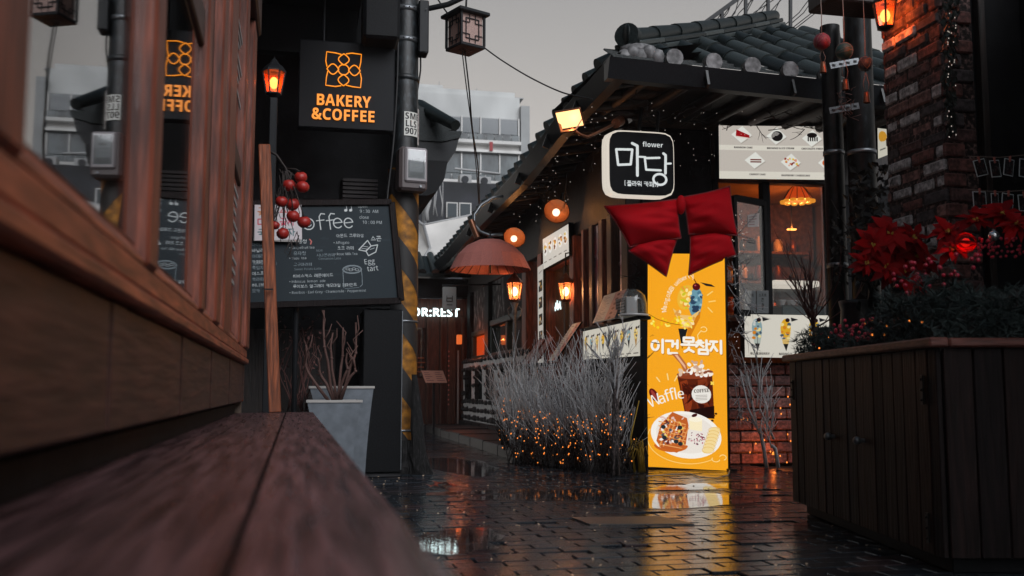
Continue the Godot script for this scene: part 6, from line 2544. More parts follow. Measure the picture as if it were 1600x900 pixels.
func bush(called: String, label: String, spots: Array, height: float, lights: Array, n_light: int):
	var mid := Vector3.ZERO
	for s in spots:
		mid += s
	mid /= spots.size()
	var t := thing(called, label, "branches", mid * Vector3(1, 0, 1), "silver twig bundles")
	for s in spots:
		var st := mb()
		for k in 22:
			var dir := Vector3(rnd(-0.26, 0.26), 1.0, rnd(-0.26, 0.26))
			spray(st, s + Vector3(rnd(-0.06, 0.06), 0.0, rnd(-0.06, 0.06)), dir, height * rnd(0.55, 1.08), rnd(0.0035, 0.0065), 1, [])
		part(t, "twig_bundle", st, mat["twig_silver"] if rng.randi() % 3 else mat["twig_silver_dim"])
		st = mb()      # dark brushwood packed round the foot, where the lights hang
		for k in 24:
			var o: Vector3 = s + Vector3(rnd(-0.13, 0.10), 0.0, rnd(0.02, 0.16))
			spray(st, o, Vector3(rnd(-0.5, 0.5), 1.0, rnd(-0.3, 0.4)), rnd(0.18, 0.36), rnd(0.003, 0.006), 1, [])
		part(t, "brushwood", st, mat["twig_dark"])
	var f := thing(called.replace("twigs", "string_lights"), ("tiny amber lights low in the " + label.trim_prefix("bundled ")), "string lights", mid * Vector3(1, 0, 1), "amber string lights in the twigs")
	var wire := mb()
	for s in spots:
		var p := []
		for i in 18:
			p.append(s + Vector3(rnd(-0.13, 0.13), 0.03 + i * 0.022, rnd(-0.10, 0.13)))
		tube(wire, p, 0.0018, 3)
	part(f, "wire", wire, mat["cable"])
	var beads := mb()
	for k in n_light:
		var s: Vector3 = spots[k % spots.size()]
		ball(beads, s + Vector3(rnd(-0.17, 0.10), 0.03 + 0.40 * pow(rng.randf(), 0.8), rnd(0.08, 0.22)), Vector3(0.004, 0.0052, 0.004), 4)
	part(f, "light_bulbs", beads, mat["fairy_amber"]).set_meta("kind", "stuff")

func bushes():
	var s1 := []
	for k in 6:
		s1.append(W(1.84 + rnd(0, 0.26), 0.09, 9.45 - k * 0.19))
	bush("silver_twigs", "bundled silver twigs farther up the alley beside the stone wall", s1, 0.74, [W(1.72, 0.10, 9.6), W(2.05, 0.42, 8.5)], 110)
	var s2 := []
	for k in 9:
		s2.append(W(1.86 + k * 0.055 + rnd(-0.04, 0.04), 0.0, 8.1 - k * 0.12 + rnd(-0.08, 0.08)))
	bush("silver_twigs", "bundled silver twigs in front of the counter light box", s2, 0.84, [W(1.78, 0.02, 8.2), W(2.30, 0.42, 7.1)], 230)
	# a pale little tree at the corner
	var t := thing("pale_branch_tree", "pale bare branch with forked twigs beside the yellow sign", "branch", at(970, 738, 7.1) * Vector3(1, 0, 1))
	var st := mb()
	var b := at(962, 743, 6.85) * Vector3(1, 0, 1)
	tube(st, [b, b + Vector3(0.0, 0.3, 0.0), b + Vector3(0.01, 0.62, 0.0), b + Vector3(-0.01, 0.80, 0)], 0.034, 8, 0.018)
	part(t, "trunk", st, mat["bark_pink"])
	st = mb()
	for k in 9:
		spray(st, b + Vector3(0, rnd(0.45, 0.8), 0), Vector3(rnd(-0.5, 0.6), 1.0, rnd(-0.4, 0.4)), rnd(0.25, 0.42), 0.009, 2, [])
	part(t, "crown", st, mat["twig_silver"])
	var t2 := thing("pale_stick_bundle", "rough pinkish stick bundle standing left of the pale branch", "branch", b + Vector3(-0.16, 0, 0))
	st = mb()
	for k in 7:
		var o := at(945 + k * 2, 738, 7.15) * Vector3(1, 0, 1)
		tube(st, [o, o + Vector3(rnd(-0.02, 0.03), 0.2, rnd(-0.02, 0.02)), o + Vector3(rnd(0.0, 0.06), 0.5, 0)], 0.009, 5, 0.006)
	part(t2, "sticks", st, mat["bark_pink"])
	# white branches right of the sign
	for q in [[1198, 735, 7.25, 0.95, "white bare forked branch leaning right of the yellow sign"], [1216, 738, 7.2, 0.55, "short white bare branch nearest the planter cabinet"]]:
		var o := at(q[0], q[1], q[2]) * Vector3(1, 0, 1)
		var w := thing("white_branch", q[4], "branch", o, "white branches right of the sign")
		st = mb()
		tube(st, [o, o + Vector3(-0.02, 0.15, 0), o + Vector3(-0.05, 0.32 * q[3], 0)], 0.016, 6, 0.012)
		tube(st, [o + Vector3(-0.03, 0.22, 0), o + Vector3(-0.14, 0.45, 0), o + Vector3(-0.20, 0.78 * q[3], 0)], 0.011, 5, 0.005)
		part(w, "trunk", st, mat["twig_silver"])
		st = mb()
		for k in 7:
			spray(st, o + Vector3(-0.05 - 0.02 * (k % 3), 0.28 * q[3] + 0.05 * k, 0), Vector3(rnd(-0.4, 0.25), 1.0, rnd(-0.3, 0.3)), 0.42 * q[3], 0.007, 1, [])
		part(w, "crown", st, mat["twig_silver"])
	var fl := thing("string_lights", "few amber lights strung on the low brick wall behind the white branches", "string lights", W(3.7, 0, 7.45))
	lights_in(fl, 26, W(3.5, 0.03, 7.55), W(4.0, 0.55, 7.3), "fairy_amber", 0.006)
	var lamp := mb()
	ball(lamp, W(3.72, 0.10, 7.40), Vector3(0.014, 0.014, 0.014), 8)
	part(fl, "bulb", lamp, mat["fairy_amber"])
	omni(W(3.72, 0.10, 7.40), Color(1.0, 0.50, 0.2), 0.07, 0.006)
	# yellow grass at the foot of the sign
	var g := thing("yellow_grass", "arching yellow grass blades at the foot of the yellow sign", "plant", at(1000, 735, 7.3) * Vector3(1, 0, 1))
	st = mb()
	var gb := at(1004, 738, 7.12) * Vector3(1, 0, 1)
	for k in 20:
		var len_ := rnd(0.12, 0.28)
		var dx := rnd(-1.0, 0.1)
		tube(st, [gb + Vector3(rnd(-0.03, 0.02), 0, 0), gb + Vector3(dx * 0.06, len_ * 0.8, rnd(-0.02, 0.05)), gb + Vector3(dx * 0.13, len_ * 0.9, 0.05), gb + Vector3(dx * 0.20, len_ * 0.55, 0.08)], 0.006, 4, 0.002)
	tube(st, [gb + Vector3(-0.06, 0, 0), gb + Vector3(-0.09, 0.25, 0), gb + Vector3(-0.02, 0.52, 0)], 0.009, 5, 0.004)
	part(g, "blades", st, mat["grass_yellow"])
	# twig garlands: up the corner post, along the front eave and down by the bow
	var gar := thing("twig_garland", "dry dark twig garland with specks of light hung under the front eave", "garland", W(3.0, 2.3, 7.2))
	st = mb()
	for k in 46:
		spray(st, W(rnd(2.4, 4.4), rnd(2.66, 2.78), rnd(6.9, 7.4)), Vector3(rnd(-1, 1), rnd(-0.3, 0.3), rnd(-0.3, 0.3)), rnd(0.12, 0.25), 0.004, 1, [])
	for k in 22:
		var dd := rnd(6.7, 9.5)
		spray(st, W(rnd(2.12, 2.42), eave_a(dd).y - rnd(0.05, 0.3), dd), Vector3(rnd(-0.5, 0.5), rnd(-0.8, 0.4), rnd(-1, 1)), rnd(0.15, 0.35), 0.004, 1, [])
	part(gar, "twigs", st, mat["twig_dark"]).set_meta("kind", "stuff")
	st = mb()
	for k in 70:
		var q := W(rnd(2.2, 3.5), rnd(2.3, 2.75), rnd(6.75, 7.5))
		ball(st, q, Vector3(0.0028, 0.0028, 0.0028), 4)
	for k in 50:
		var dd := rnd(7.0, 10.0)
		ball(st, W(rnd(2.1, 2.42), eave_a(dd).y - rnd(0.1, 0.45), dd), Vector3(0.0034, 0.0034, 0.0034), 4)
	var lb := part(gar, "light_bulbs", st, mat["fairy_pale"])
	lb.set_meta("kind", "stuff")
	var g2 := thing("post_garland", "dark evergreen and twig garland hanging between the bow and the counter", "garland", W(3.1, 0, 7.4))
	st = mb()
	for k in 60:
		var y := rnd(0.3, 2.0)
		spray(st, W(rnd(3.34, 3.46), y, rnd(7.25, 7.45)), Vector3(rnd(-0.6, 0.6), rnd(-1.2, 0.3), rnd(0, 0.6)), rnd(0.10, 0.25), 0.004, 1, [])
	part(g2, "twigs", st, mat["twig_silver_dim"]).set_meta("kind", "stuff")
	st = mb()
	for k in 40:
		var y := rnd(0.1, 1.6)
		spray(st, W(rnd(2.58, 2.66), y, rnd(7.42, 7.5)), Vector3(rnd(-0.6, 0.6), rnd(-1.0, 0.6), rnd(0, 0.6)), rnd(0.10, 0.22), 0.004, 1, [])
	for k in 260:
		leaf(st, W(rnd(2.56, 2.66), rnd(0.4, 1.5), rnd(7.42, 7.5)), rnd(0.02, 0.05))
	part(g2, "foliage", st, mat["fir"]).set_meta("kind", "stuff")
	st = mb()
	for k in 60:
		ball(st, W(rnd(3.33, 3.47), rnd(0.8, 2.0), rnd(7.18, 7.3)), Vector3(0.004, 0.004, 0.004), 4)
	part(g2, "light_bulbs", st, mat["fairy_pale"]).set_meta("kind", "stuff")

# ------------------------------------------------------------------ boards, menus and goods round the cafe
func menu_print(kind: int) -> Image:
	var ink := Color(0.22, 0.2, 0.2)
	if kind == 0:      # cakes on diamond plates
		canvas(340, 170, Color(0.80, 0.77, 0.73))
		fill([Vector2(0, 62), Vector2(340, 62), Vector2(340, 78), Vector2(0, 78)], Color(0.90, 0.88, 0.83))
		fill([Vector2(0, 146), Vector2(340, 146), Vector2(340, 170), Vector2(0, 170)], Color(0.90, 0.88, 0.83))
		for q in [[70, 28, 0], [178, 32, 1], [290, 38, 2], [110, 110, 3], [222, 114, 4], [340, 116, 5]]:
			var c := Vector2(q[0], q[1])
			fill([c + Vector2(4, -24), c + Vector2(34, 5), c + Vector2(0, 30), c + Vector2(-30, 3)], Color(0.70, 0.67, 0.63))
			fill([c + Vector2(2, -27), c + Vector2(32, 2), c + Vector2(-2, 27), c + Vector2(-32, 0)], Color(0.93, 0.93, 0.90))
			match q[2]:
				0:
					fill([c + Vector2(-16, -16), c + Vector2(24, 2), c + Vector2(24, 10), c + Vector2(-18, 4)], Color(0.62, 0.07, 0.10))
					fill([c + Vector2(-18, 4), c + Vector2(24, 10), c + Vector2(24, 13), c + Vector2(-18, 8)], Color(0.9, 0.85, 0.8))
				1:
					dot(c + Vector2(2, 0), Vector2(18, 16), Color(0.1, 0.09, 0.09))
					for k in 4:
						arc(c + Vector2(-2, 0), Vector2(14 - k * 3, 12 - k * 3), 2.6, 5.6, 1.6, Color(0.85, 0.83, 0.8))
				2:
					dot(c + Vector2(0, -10), Vector2(16, 8), Color(0.1, 0.08, 0.08))
					for k in 5:
						fill([c + Vector2(-14 + k * 7, -4), c + Vector2(-10 + k * 7, -4), c + Vector2(-10 + k * 7, 10), c + Vector2(-14 + k * 7, 8)], Color(0.12, 0.1, 0.1))
				3:
					for k in 2:
						fill([c + Vector2(-14, -4 + k * 7), c + Vector2(20, -4 + k * 7), c + Vector2(20, k * 7), c + Vector2(-14, k * 7)], Color(0.42, 0.16, 0.12))
				4:
					for k in 16:
						dot(c + Vector2(rnd(-20, 24), rnd(-14, 12)), Vector2(rnd(2, 6), rnd(2, 4)), [Color(0.85, 0.42, 0.25), Color(0.92, 0.78, 0.3), Color(0.5, 0.16, 0.16), Color(0.9, 0.6, 0.5)][k % 4], rnd(0, 3), 8)
				5:
					dot(c + Vector2(-12, 0), Vector2(6, 8), Color(0.85, 0.4, 0.2))
		for q in [["RAINBOW CAKE", 46, 72], ["BROWNIE & ICE CREAM", 148, 73], ["CHOCOLATE FRESH CAKE", 256, 74], ["CARROT CAKE", 92, 158], ["RASPBERRY CHEESECAKE", 192, 160], ["TIRAMISU", 326, 161]]:
			words(q[0], Vector2(q[1], q[2]), 5.5, ink, true)
	elif kind == 1:    # pastries in a row
		canvas(200, 120, Color(0.86, 0.84, 0.80))
		for k in 5:
			var c := Vector2(22 + k * 39, 46)
			dot(c, Vector2(15, 26), Color(0.97, 0.96, 0.94))
			for j in 9:
				dot(c + Vector2(rnd(-9, 9), rnd(-17, 17)), Vector2(rnd(3, 7), rnd(3, 7)), [Color(0.86, 0.58, 0.14), Color(0.55, 0.30, 0.10), Color(0.9, 0.75, 0.3), Color(0.25, 0.15, 0.1)][j % 4], rnd(0, 3), 8)
			stroke([Vector2(8 + k * 39, 96), Vector2(30 + k * 39, 96)], 3, Color(0.4, 0.38, 0.36), false)
	elif kind == 2:    # tall strip of photographs
		canvas(40, 300, Color(0.86, 0.84, 0.80))
		stroke([Vector2(8, 22), Vector2(32, 18)], 3, Color(0.5, 0.48, 0.45), false)
		for k in 5:
			fill([Vector2(8, 46 + k * 52), Vector2(34, 46 + k * 52), Vector2(34, 80 + k * 52), Vector2(8, 80 + k * 52)], Color(0.08, 0.08, 0.08))
			for j in 6:
				dot(Vector2(rnd(11, 31), rnd(50, 76) + k * 52), Vector2(rnd(2, 6), rnd(3, 8)), [Color(0.85, 0.62, 0.2), Color(0.85, 0.82, 0.78), Color(0.3, 0.2, 0.15)][(j + k) % 3], 0.0, 8)
	elif kind == 3:    # row of cones on a counter front
		canvas(320, 110, Color(0.88, 0.86, 0.80))
		for k in 9:
			var c := Vector2(20 + k * 35, 40)
			fill([c + Vector2(-7, 10), c + Vector2(7, 10), c + Vector2(1, 44)], Color(0.12, 0.11, 0.11) if k % 2 else Color(0.72, 0.54, 0.28))
			dot(c, Vector2(9, 18), [Color(0.92, 0.74, 0.25), Color(0.55, 0.66, 0.68), Color(0.93, 0.80, 0.45)][k % 3])
			for j in 6:
				dot(c + Vector2(rnd(-6, 6), rnd(-13, 12)), Vector2(rnd(2, 4), rnd(2, 4)), [Color(0.96, 0.9, 0.75), Color(0.30, 0.36, 0.42), Color(0.85, 0.55, 0.15)][(j + k) % 3], 0.0, 8)
			dot(c + Vector2(3, -17), Vector2(4, 4), Color(0.2, 0.1, 0.1))
			fill([c + Vector2(6, -18), c + Vector2(18, -24), c + Vector2(16, -14)], Color(0.12, 0.11, 0.11))
			stroke([Vector2(c.x - 12, 100), Vector2(c.x + 12, 100)], 3, Color(0.4, 0.38, 0.36), false)
	elif kind == 4:    # written menu
		canvas(120, 170, Color(0.82, 0.82, 0.78))
		fill([Vector2(66, 0), Vector2(120, 0), Vector2(120, 170), Vector2(66, 170)], Color(0.78, 0.58, 0.56))
		for k in 16:
			stroke([Vector2(8, 14 + k * 9.5), Vector2(rnd(24, 56), 14 + k * 9.5)], 2.4, Color(0.35, 0.35, 0.34), false)
			if k % 3 == 0:
				dot(Vector2(88, 18 + k * 9.5), Vector2(8, 8), Color(0.45, 0.18, 0.2))
			else:
				stroke([Vector2(104, 14 + k * 9.5), Vector2(116, 14 + k * 9.5)], 2, Color(0.4, 0.25, 0.25), false)
	elif kind == 5:    # pink figure poster
		canvas(60, 260, Color(0.42, 0.20, 0.26))
		for k in 46:
			dot(Vector2(rnd(4, 56), rnd(8, 250)), Vector2(rnd(3, 10), rnd(5, 16)), [Color(0.55, 0.28, 0.36), Color(0.75, 0.42, 0.32), Color(0.24, 0.14, 0.20), Color(0.68, 0.60, 0.62), Color(0.55, 0.14, 0.14)][k % 5], rnd(-0.4, 0.4), 10)
	elif kind == 6:    # two small grey notices
		canvas(60, 90, Color(0.42, 0.44, 0.45))
		hangul("소프트", Vector2(10, 12), 12, 1.6, Color(0.1, 0.1, 0.1))
		hangul("콘", Vector2(22, 30), 14, 2, Color(0.1, 0.1, 0.1))
		dot(Vector2(30, 58), Vector2(6, 9), Color(0.2, 0.2, 0.2))
		fill([Vector2(25, 64), Vector2(35, 64), Vector2(30, 82)], Color(0.2, 0.2, 0.2))
	elif kind == 7:    # paper notice
		canvas(60, 44, Color(0.80, 0.78, 0.77))
		for k in 4:
			stroke([Vector2(6, 8 + k * 9), Vector2(rnd(36, 54), 8 + k * 9)], 2.4, Color(0.55, 0.35, 0.34), false)
	else:              # photograph
		canvas(50, 64, Color(0.05, 0.05, 0.055))
		for k in 26:
			dot(Vector2(rnd(6, 44), rnd(14, 58)), Vector2(rnd(2, 6), rnd(3, 9)), [Color(0.16, 0.15, 0.16), Color(0.24, 0.10, 0.10), Color(0.30, 0.29, 0.29), Color(0.09, 0.09, 0.10)][k % 4], rnd(-0.5, 0.5), 9)
	return finish()

func panel(t: Node3D, called: String, tl: Vector3, tr: Vector3, br: Vector3, bl: Vector3, m: Material, case_mat: String, depth: Vector3, lip := 0.0):
	var st := mb()
	sheet(st, tl, tr, br, bl)
	part(t, called, st, m)
	st = mb()
	prism(st, [Vector2(-lip, -lip), Vector2(1 + lip, -lip), Vector2(1 + lip, 1 + lip), Vector2(-lip, 1 + lip)], bl + depth.normalized() * 0.003, br - bl, tl - bl, depth)
	part(t, "case", st, mat[case_mat])

func counter_things():
	# cake menu light box above the window
	var d := 7.5
	var t := thing("cake_menu_sign", "white glowing light box menu with cakes on diamond plates", "sign", at(1206, 280, d))
	panel(t, "lit_poster", at(1123, 196, d), at(1293, 198, d), at(1294, 281, d), at(1124, 279, d), printed("cake_print", menu_print(0), 0.80), "gutter_metal", Vector3(0, 0, -0.08))
	# pastry menu light box on the alley side, turned to the street
	var x := XF - 0.06
	t = thing("pastry_menu_sign", "white glowing light box with five pastries above the cafe doorway", "sign", onx(868, 400, x))
	panel(t, "lit_poster", onx(848, 374, x), onx(888, 350, x), onx(889, 399, x), onx(849, 421, x), printed("pastry_print", menu_print(1), 0.78), "wood_black", Vector3(0.05, 0, 0))
	t = thing("photo_strip_sign", "tall narrow white lit board with food photographs beside the doorway", "sign", onx(845, 560, x))
	panel(t, "lit_poster", onx(840, 418, x), onx(848.5, 412, x), onx(849, 566, x), onx(841, 568, x), printed("strip_photos", menu_print(2), 0.6), "wood_black", Vector3(0.03, 0, 0))
	# counter light box on the alley side
	x = XF - 0.06
	var lb := thing("counter_light_box", "white lit counter front with cone pictures behind the twigs", "sign", onx(955, 558, x))
	var tl := onx(911, 518, x)
	var tr := onx(1000, 499, x)
	var br := onx(1000, 556, x)
	var bl := onx(911, 562, x)
	panel(lb, "lit_poster", tl, tr, br, bl, printed("cone_print", menu_print(3), 0.72), "wood_black", Vector3(0.05, 0, 0))
	var st := mb()
	cbox2(st, Vector3(x - 0.02, tl.y + 0.004, tl.z - 0.02), Vector3(XF + 0.02, tl.y + 0.03, tr.z + 0.02), 0.004)
	part(lb, "counter_top", st, mat["wood_black"])
	st = mb()
	box2(st, Vector3(x + 0.02, 0.0, tl.z), Vector3(XF - 0.01, bl.y - 0.01, tr.z))
	part(lb, "base", st, mat["wall_dark"])
	# menus leaning on the counter and shelf
	var mm := thing("leaning_menu", "large slanting white and pink menu board on the counter", "menu", onx(948, 515, x), "menus leaning along the alley side")
	var top := tl.y + 0.03
	var p0 := Vector3(XF - 0.18, top + 0.002, onx(926, 515, XF - 0.18).z)
	var p1 := Vector3(XF - 0.18, top + 0.002, onx(960, 510, XF - 0.18).z)
	var lean := Vector3(0.10, at(960, 452, -p1.z).y - top, 0.0)
	panel(mm, "menu", p0 + lean, p1 + lean, p1, p0, printed("menu_page", menu_print(4), 0.0, 0.5), "steel", Vector3(0.012, 0, 0), 0.02)
	mm = thing("leaning_menu", "narrow white menu board leaning on the dark window shelf", "menu", onx(870, 565, XF - 0.28), "menus leaning along the alley side")
	p0 = Vector3(XF - 0.28, 0.864, onx(856, 567, XF - 0.28).z)
	p1 = Vector3(XF - 0.28, 0.864, onx(868, 563, XF - 0.28).z)
	lean = Vector3(0.20, 0.34, 0.14)
	panel(mm, "menu", p0 + lean, p1 + lean, p1, p0, printed("menu_page_b", menu_print(4), 0.0, 0.5), "wood_black", Vector3(0.012, -0.004, 0), 0.02)
	for q in [[813, "brown wooden menu board leaning on the shelf, left of two"], [826, "brown wooden menu board leaning on the shelf, right of two"]]:
		mm = thing("wooden_menu", q[1], "menu", onx(q[0], 567, XF - 0.28), "brown wooden menus")
		p0 = Vector3(XF - 0.29, 0.863, onx(q[0], 568, XF - 0.29).z)
		p1 = Vector3(XF - 0.29, 0.863, onx(q[0] + 11, 566, XF - 0.29).z)
		lean = Vector3(0.16, 0.25, 0.10)
		st = mb()
		prism(st, [Vector2(0, 0), Vector2(1, 0), Vector2(1, 1), Vector2(0, 1)], p0, p1 - p0, lean, Vector3(0.012, -0.006, 0))
		part(mm, "board", st, mat["wood_red_y"])
		st = mb()
		beam(st, p0.lerp(p1, 0.12) + lean * 0.05 + Vector3(-0.004, 0.002, 0), p0.lerp(p1, 0.12) + lean * 0.97 + Vector3(-0.004, 0.002, 0), 0.018, 0.004)
		part(mm, "edge_strip", st, mat["bark_pink"])
	# grey boxes and glass dome on the counter
	mm = thing("grey_box", "small grey printed box on the counter beside the slanting menu", "box", Vector3(XF - 0.13, top, onx(968, 505, XF - 0.13).z))
	var g0 := onx(962, 505, XF - 0.15)
	var g1 := onx(979, 502, XF - 0.15)
	st = mb()
	cbox2(st, Vector3(XF - 0.15, top + 0.001, g0.z), Vector3(XF - 0.06, top + 0.15, g1.z), 0.004)
	part(mm, "carton", st, mat["office_side"])
	st = mb()
	for k in 5:
		box2(st, Vector3(XF - 0.1525, top + 0.03 + k * 0.022, g0.z + 0.03), Vector3(XF - 0.1505, top + 0.038 + k * 0.022, g1.z - 0.03 - 0.02 * (k % 2)))
	part(mm, "print", st, mat["sign_black"])
	mm = thing("glass_dome", "clear glass dome cover at the counter end near the bow", "dish cover", Vector3(XF - 0.1, top, onx(990, 500, XF - 0.1).z))
	st = mb()
	var gc := Vector3(XF - 0.09, top + 0.002, onx(990, 500, XF - 0.09).z)
	lathe(st, gc, [[0.10, 0.02], [0.10, 0.10], [0.085, 0.16], [0.045, 0.20], [0.0, 0.21]], 18)
	part(mm, "dome", st, mat["glass_clear"])
	st = mb()
	lathe(st, gc, [[0, 0], [0.115, 0.0], [0.115, 0.015], [0.0, 0.02]], 18)
	part(mm, "plate", st, mat["ceramic"])
	# posters between the posts
	var n := 0
	for q in [[904, 918, 352, 520, 8.34, 8.60], [957, 969, 345, 452, 7.62, 7.74]]:
		t = thing("window_poster", ["tall pinkish printed poster strip in the window left of the slanting menu", "tall pinkish printed poster strip in the window nearest the red bow"][n], "poster", W(XF, 1.2, q[4]), "pink poster strips")
		st = mb()
		sheet(st, W(XF - 0.005, 2.04, q[5]), W(XF - 0.005, 2.04, q[4]), W(XF - 0.005, 1.14, q[4]), W(XF - 0.005, 1.14, q[5]))
		part(t, "print", st, printed("pink_poster_%d" % n, menu_print(5), 0.0, 0.3))
		st = mb()
		box2(st, W(XF - 0.001, 1.14, q[4]), W(XF + 0.008, 2.04, q[5]))
		part(t, "backing", st, mat["wood_brown_y"])
		n += 1
	# white reversed neon script in the doorway glass
	var ns := thing("neon_script", "small white neon script glowing inside the doorway glass", "sign", onx(868, 495, XF + 0.13))
	st = mb()
	var sc := onx(860, 486, XF + 0.12)
	for k in 8:
		var o := sc + Vector3(0, 0, 0.055 * k)
		tube(st, [o, o + Vector3(0, 0.05 + 0.02 * (k % 3), 0.015), o + Vector3(0, 0.02, 0.035), o + Vector3(0, -0.015 * (k % 2), 0.05)], 0.006, 5)
	part(ns, "neon_tube", st, mat["neon_white"])
	# front counter: cone light box, notices, freezer
	d = 7.48
	t = thing("cone_light_box", "white lit counter front with three ice cream cones beside the planter", "sign", at(1220, 557, d))
	canvas(240, 130, Color(0.88, 0.86, 0.81))
	for k in 4:
		var c := Vector2(34 + k * 78, 44)
		fill([c + Vector2(-8, 40), c + Vector2(8, 40), c + Vector2(1, 66)], Color(0.12, 0.11, 0.11))
		fill([c + Vector2(-13, 8), c + Vector2(14, 8), c + Vector2(8, 44), c + Vector2(-8, 44)], [Color(0.70, 0.74, 0.70), Color(0.88, 0.74, 0.44), Color(0.88, 0.76, 0.46), Color(0.9, 0.8, 0.5)][k])
		dot(c + Vector2(0, -4), Vector2(14, 28), [Color(0.55, 0.66, 0.68), Color(0.90, 0.68, 0.16), Color(0.92, 0.72, 0.18), Color(0.9, 0.7, 0.3)][k])
		for j in 14:
			dot(c + Vector2(rnd(-10, 10), rnd(-24, 30)), Vector2(rnd(2, 6), rnd(3, 6)), [Color(0.96, 0.88, 0.60), Color(0.28, 0.36, 0.42), Color(0.86, 0.52, 0.12), Color(0.8, 0.82, 0.8)][(j + k) % 4], rnd(0, 3), 8)
		dot(c + Vector2(5, -28), Vector2(6, 6), Color(0.14, 0.08, 0.1))
		fill([c + Vector2(14, -36), c + Vector2(34, -30), c + Vector2(16, -24)], Color(0.1, 0.1, 0.11))
		words(["BLUEBERRY", "MANGO", "MANGO", "PEACH"][k], Vector2(14 + k * 78, 122), 7, Color(0.3, 0.28, 0.26), true)
	panel(t, "lit_poster", at(1163, 491, d), at(1300, 493, d), at(1300, 560, d), at(1164, 558, d), printed("cone_box", finish(), 0.78), "wood_black", Vector3(0, 0, -0.08))
	n = 0
	for q in [[1163, 1181], [1182.5, 1201]]:
		t = thing("counter_notice", ["grey printed notice card on the front counter, nearest the garland", "grey printed notice card on the front counter, right of its twin"][n], "notice", at(q[0], 490, 7.5), "grey counter notices")
		panel(t, "print", at(q[0], 454, 7.51), at(q[1], 455, 7.51), at(q[1], 489.5, 7.50), at(q[0], 489.5, 7.50), printed("notice_%d" % n, menu_print(6), 0.0, 0.6), "office_side", Vector3(0, 0, -0.02))
		n += 1
	t = thing("paper_notice", "small white paper notice stuck on the open casement", "notice", at(1176, 355, 7.35))
	panel(t, "print", at(1168, 336, 7.36), at(1186, 333, 7.36), at(1186, 354, 7.36), at(1168, 355, 7.36), printed("paper_notice", menu_print(7), 0.0, 0.8), "paper_white", Vector3(0, 0, -0.003))
	t = thing("display_freezer", "low glass topped display freezer with bowls inside the front window", "freezer", at(1258, 490, 7.8))
	var f0 := at(1222, 488, 7.78)
	var f1 := at(1292, 442, 7.78)
	st = mb()
	cbox2(st, Vector3(f0.x, 1.0, -8.2), Vector3(f1.x, f0.y + 0.06, -7.78), 0.01)
	part(t, "body", st, mat["frame_teal"])
	st = mb()
	prism(st, [Vector2(0, 0), Vector2(0.35, 0), Vector2(0.35, 0.19), Vector2(0.10, 0.19)], Vector3(f0.x, f0.y + 0.065, -7.79), Vector3.FORWARD, Vector3.UP, Vector3(f1.x - f0.x, 0, 0))
	part(t, "glass_hood", st, mat["glass_clear"])
	st = mb()
	cbox2(st, Vector3(f0.x, f1.y - 0.02, -8.16), Vector3(f1.x, f1.y + 0.03, -7.90), 0.008)
	part(t, "top_light", st, mat["box_light"])
	st = mb()
	for k in 3:
		var c := Vector3(f0.x + 0.08 + k * 0.10, f0.y + 0.064, -7.95)
		lathe(st, c, [[0.02, 0.0], [0.045, 0.05], [0.048, 0.055], [0.04, 0.05], [0.0, 0.02]], 12)
	part(t, "bowl", st, mat["ceramic"])
	# stained glass lamp inside, and a glowing bar
	t = thing("pendant_lamp", "fluted amber glass pendant lamp glowing inside the front window", "lamp", at(1246, 320, 8.6))
	var lc := at(1246, 304, 8.6)
	for k in 12:
		st = mb()
		flat(st)
		var a0 := TAU * k / 12
		var a1 := TAU * (k + 1) / 12
		var pr := [[0.035, 0.085], [0.075, 0.045], [0.125, -0.03], [0.142, -0.06]]
		for j in 3:
			var e0 := Vector3(cos(a0), 0, sin(a0))
			var e1 := Vector3(cos(a1), 0, sin(a1))
			quad(st, lc + e0 * pr[j][0] + Vector3(0, pr[j][1], 0), lc + e1 * pr[j][0] + Vector3(0, pr[j][1], 0), lc + e1 * pr[j + 1][0] + Vector3(0, pr[j + 1][1], 0), lc + e0 * pr[j + 1][0] + Vector3(0, pr[j + 1][1], 0), lc - Vector3(0, 0.5, 0))
		var pn := part(t, "glass_panel", st, mat["shade_amber"])
		st = mb()
		var em := Vector3(cos((a0 + a1) * 0.5), 0, sin((a0 + a1) * 0.5))
		ball(st, lc + em * 0.137 + Vector3(0, -0.068, 0), Vector3(0.034, 0.016, 0.034), 8)
		part(pn, "edge_bead_light", st, mat["shade_yellow"])
		st = mb()
		var e := Vector3(cos(a0), 0, sin(a0))
		tube(st, [lc + e * 0.037 + Vector3(0, 0.087, 0), lc + e * 0.077 + Vector3(0, 0.047, 0), lc + e * 0.127 + Vector3(0, -0.029, 0), lc + e * 0.145 + Vector3(0, -0.06, 0)], 0.004, 4)
		part(pn, "lead", st, mat["black_metal"])
	st = mb()
	lathe(st, lc + Vector3(0, 0.08, 0), [[0.037, 0], [0.02, 0.025], [0.0, 0.03]], 12)
	cyl(st, lc + Vector3(0, 0.1, 0), Vector3(lc.x, 2.62, lc.z), 0.005, 0.005, 5)
	part(t, "cord", st, mat["black_metal"])
	omni(lc - Vector3(0, 0.03, 0), Color(1.0, 0.60, 0.28), 1.2, 0.02)
	t = thing("bar_lamp", "short orange glowing bar lamp deeper inside the front window", "lamp", at(1236, 358, 9.8))
	st = mb()
	cbox2(st, at(1229, 360, 9.8), at(1245, 357, 9.75), 0.004)
	part(t, "lamp_tube", st, mat["bulb_amber"])
	omni((at(1229, 360, 9.8) + at(1245, 357, 9.75)) * 0.5, Color(1.0, 0.5, 0.2), 0.6, 0.008)
	st = mb()
	beam(st, at(1237, 357, 9.79), Vector3(at(1237, 357, 9.79).x, 2.62, -9.79), 0.01, 0.01)
	part(t, "rod", st, mat["black_metal"])

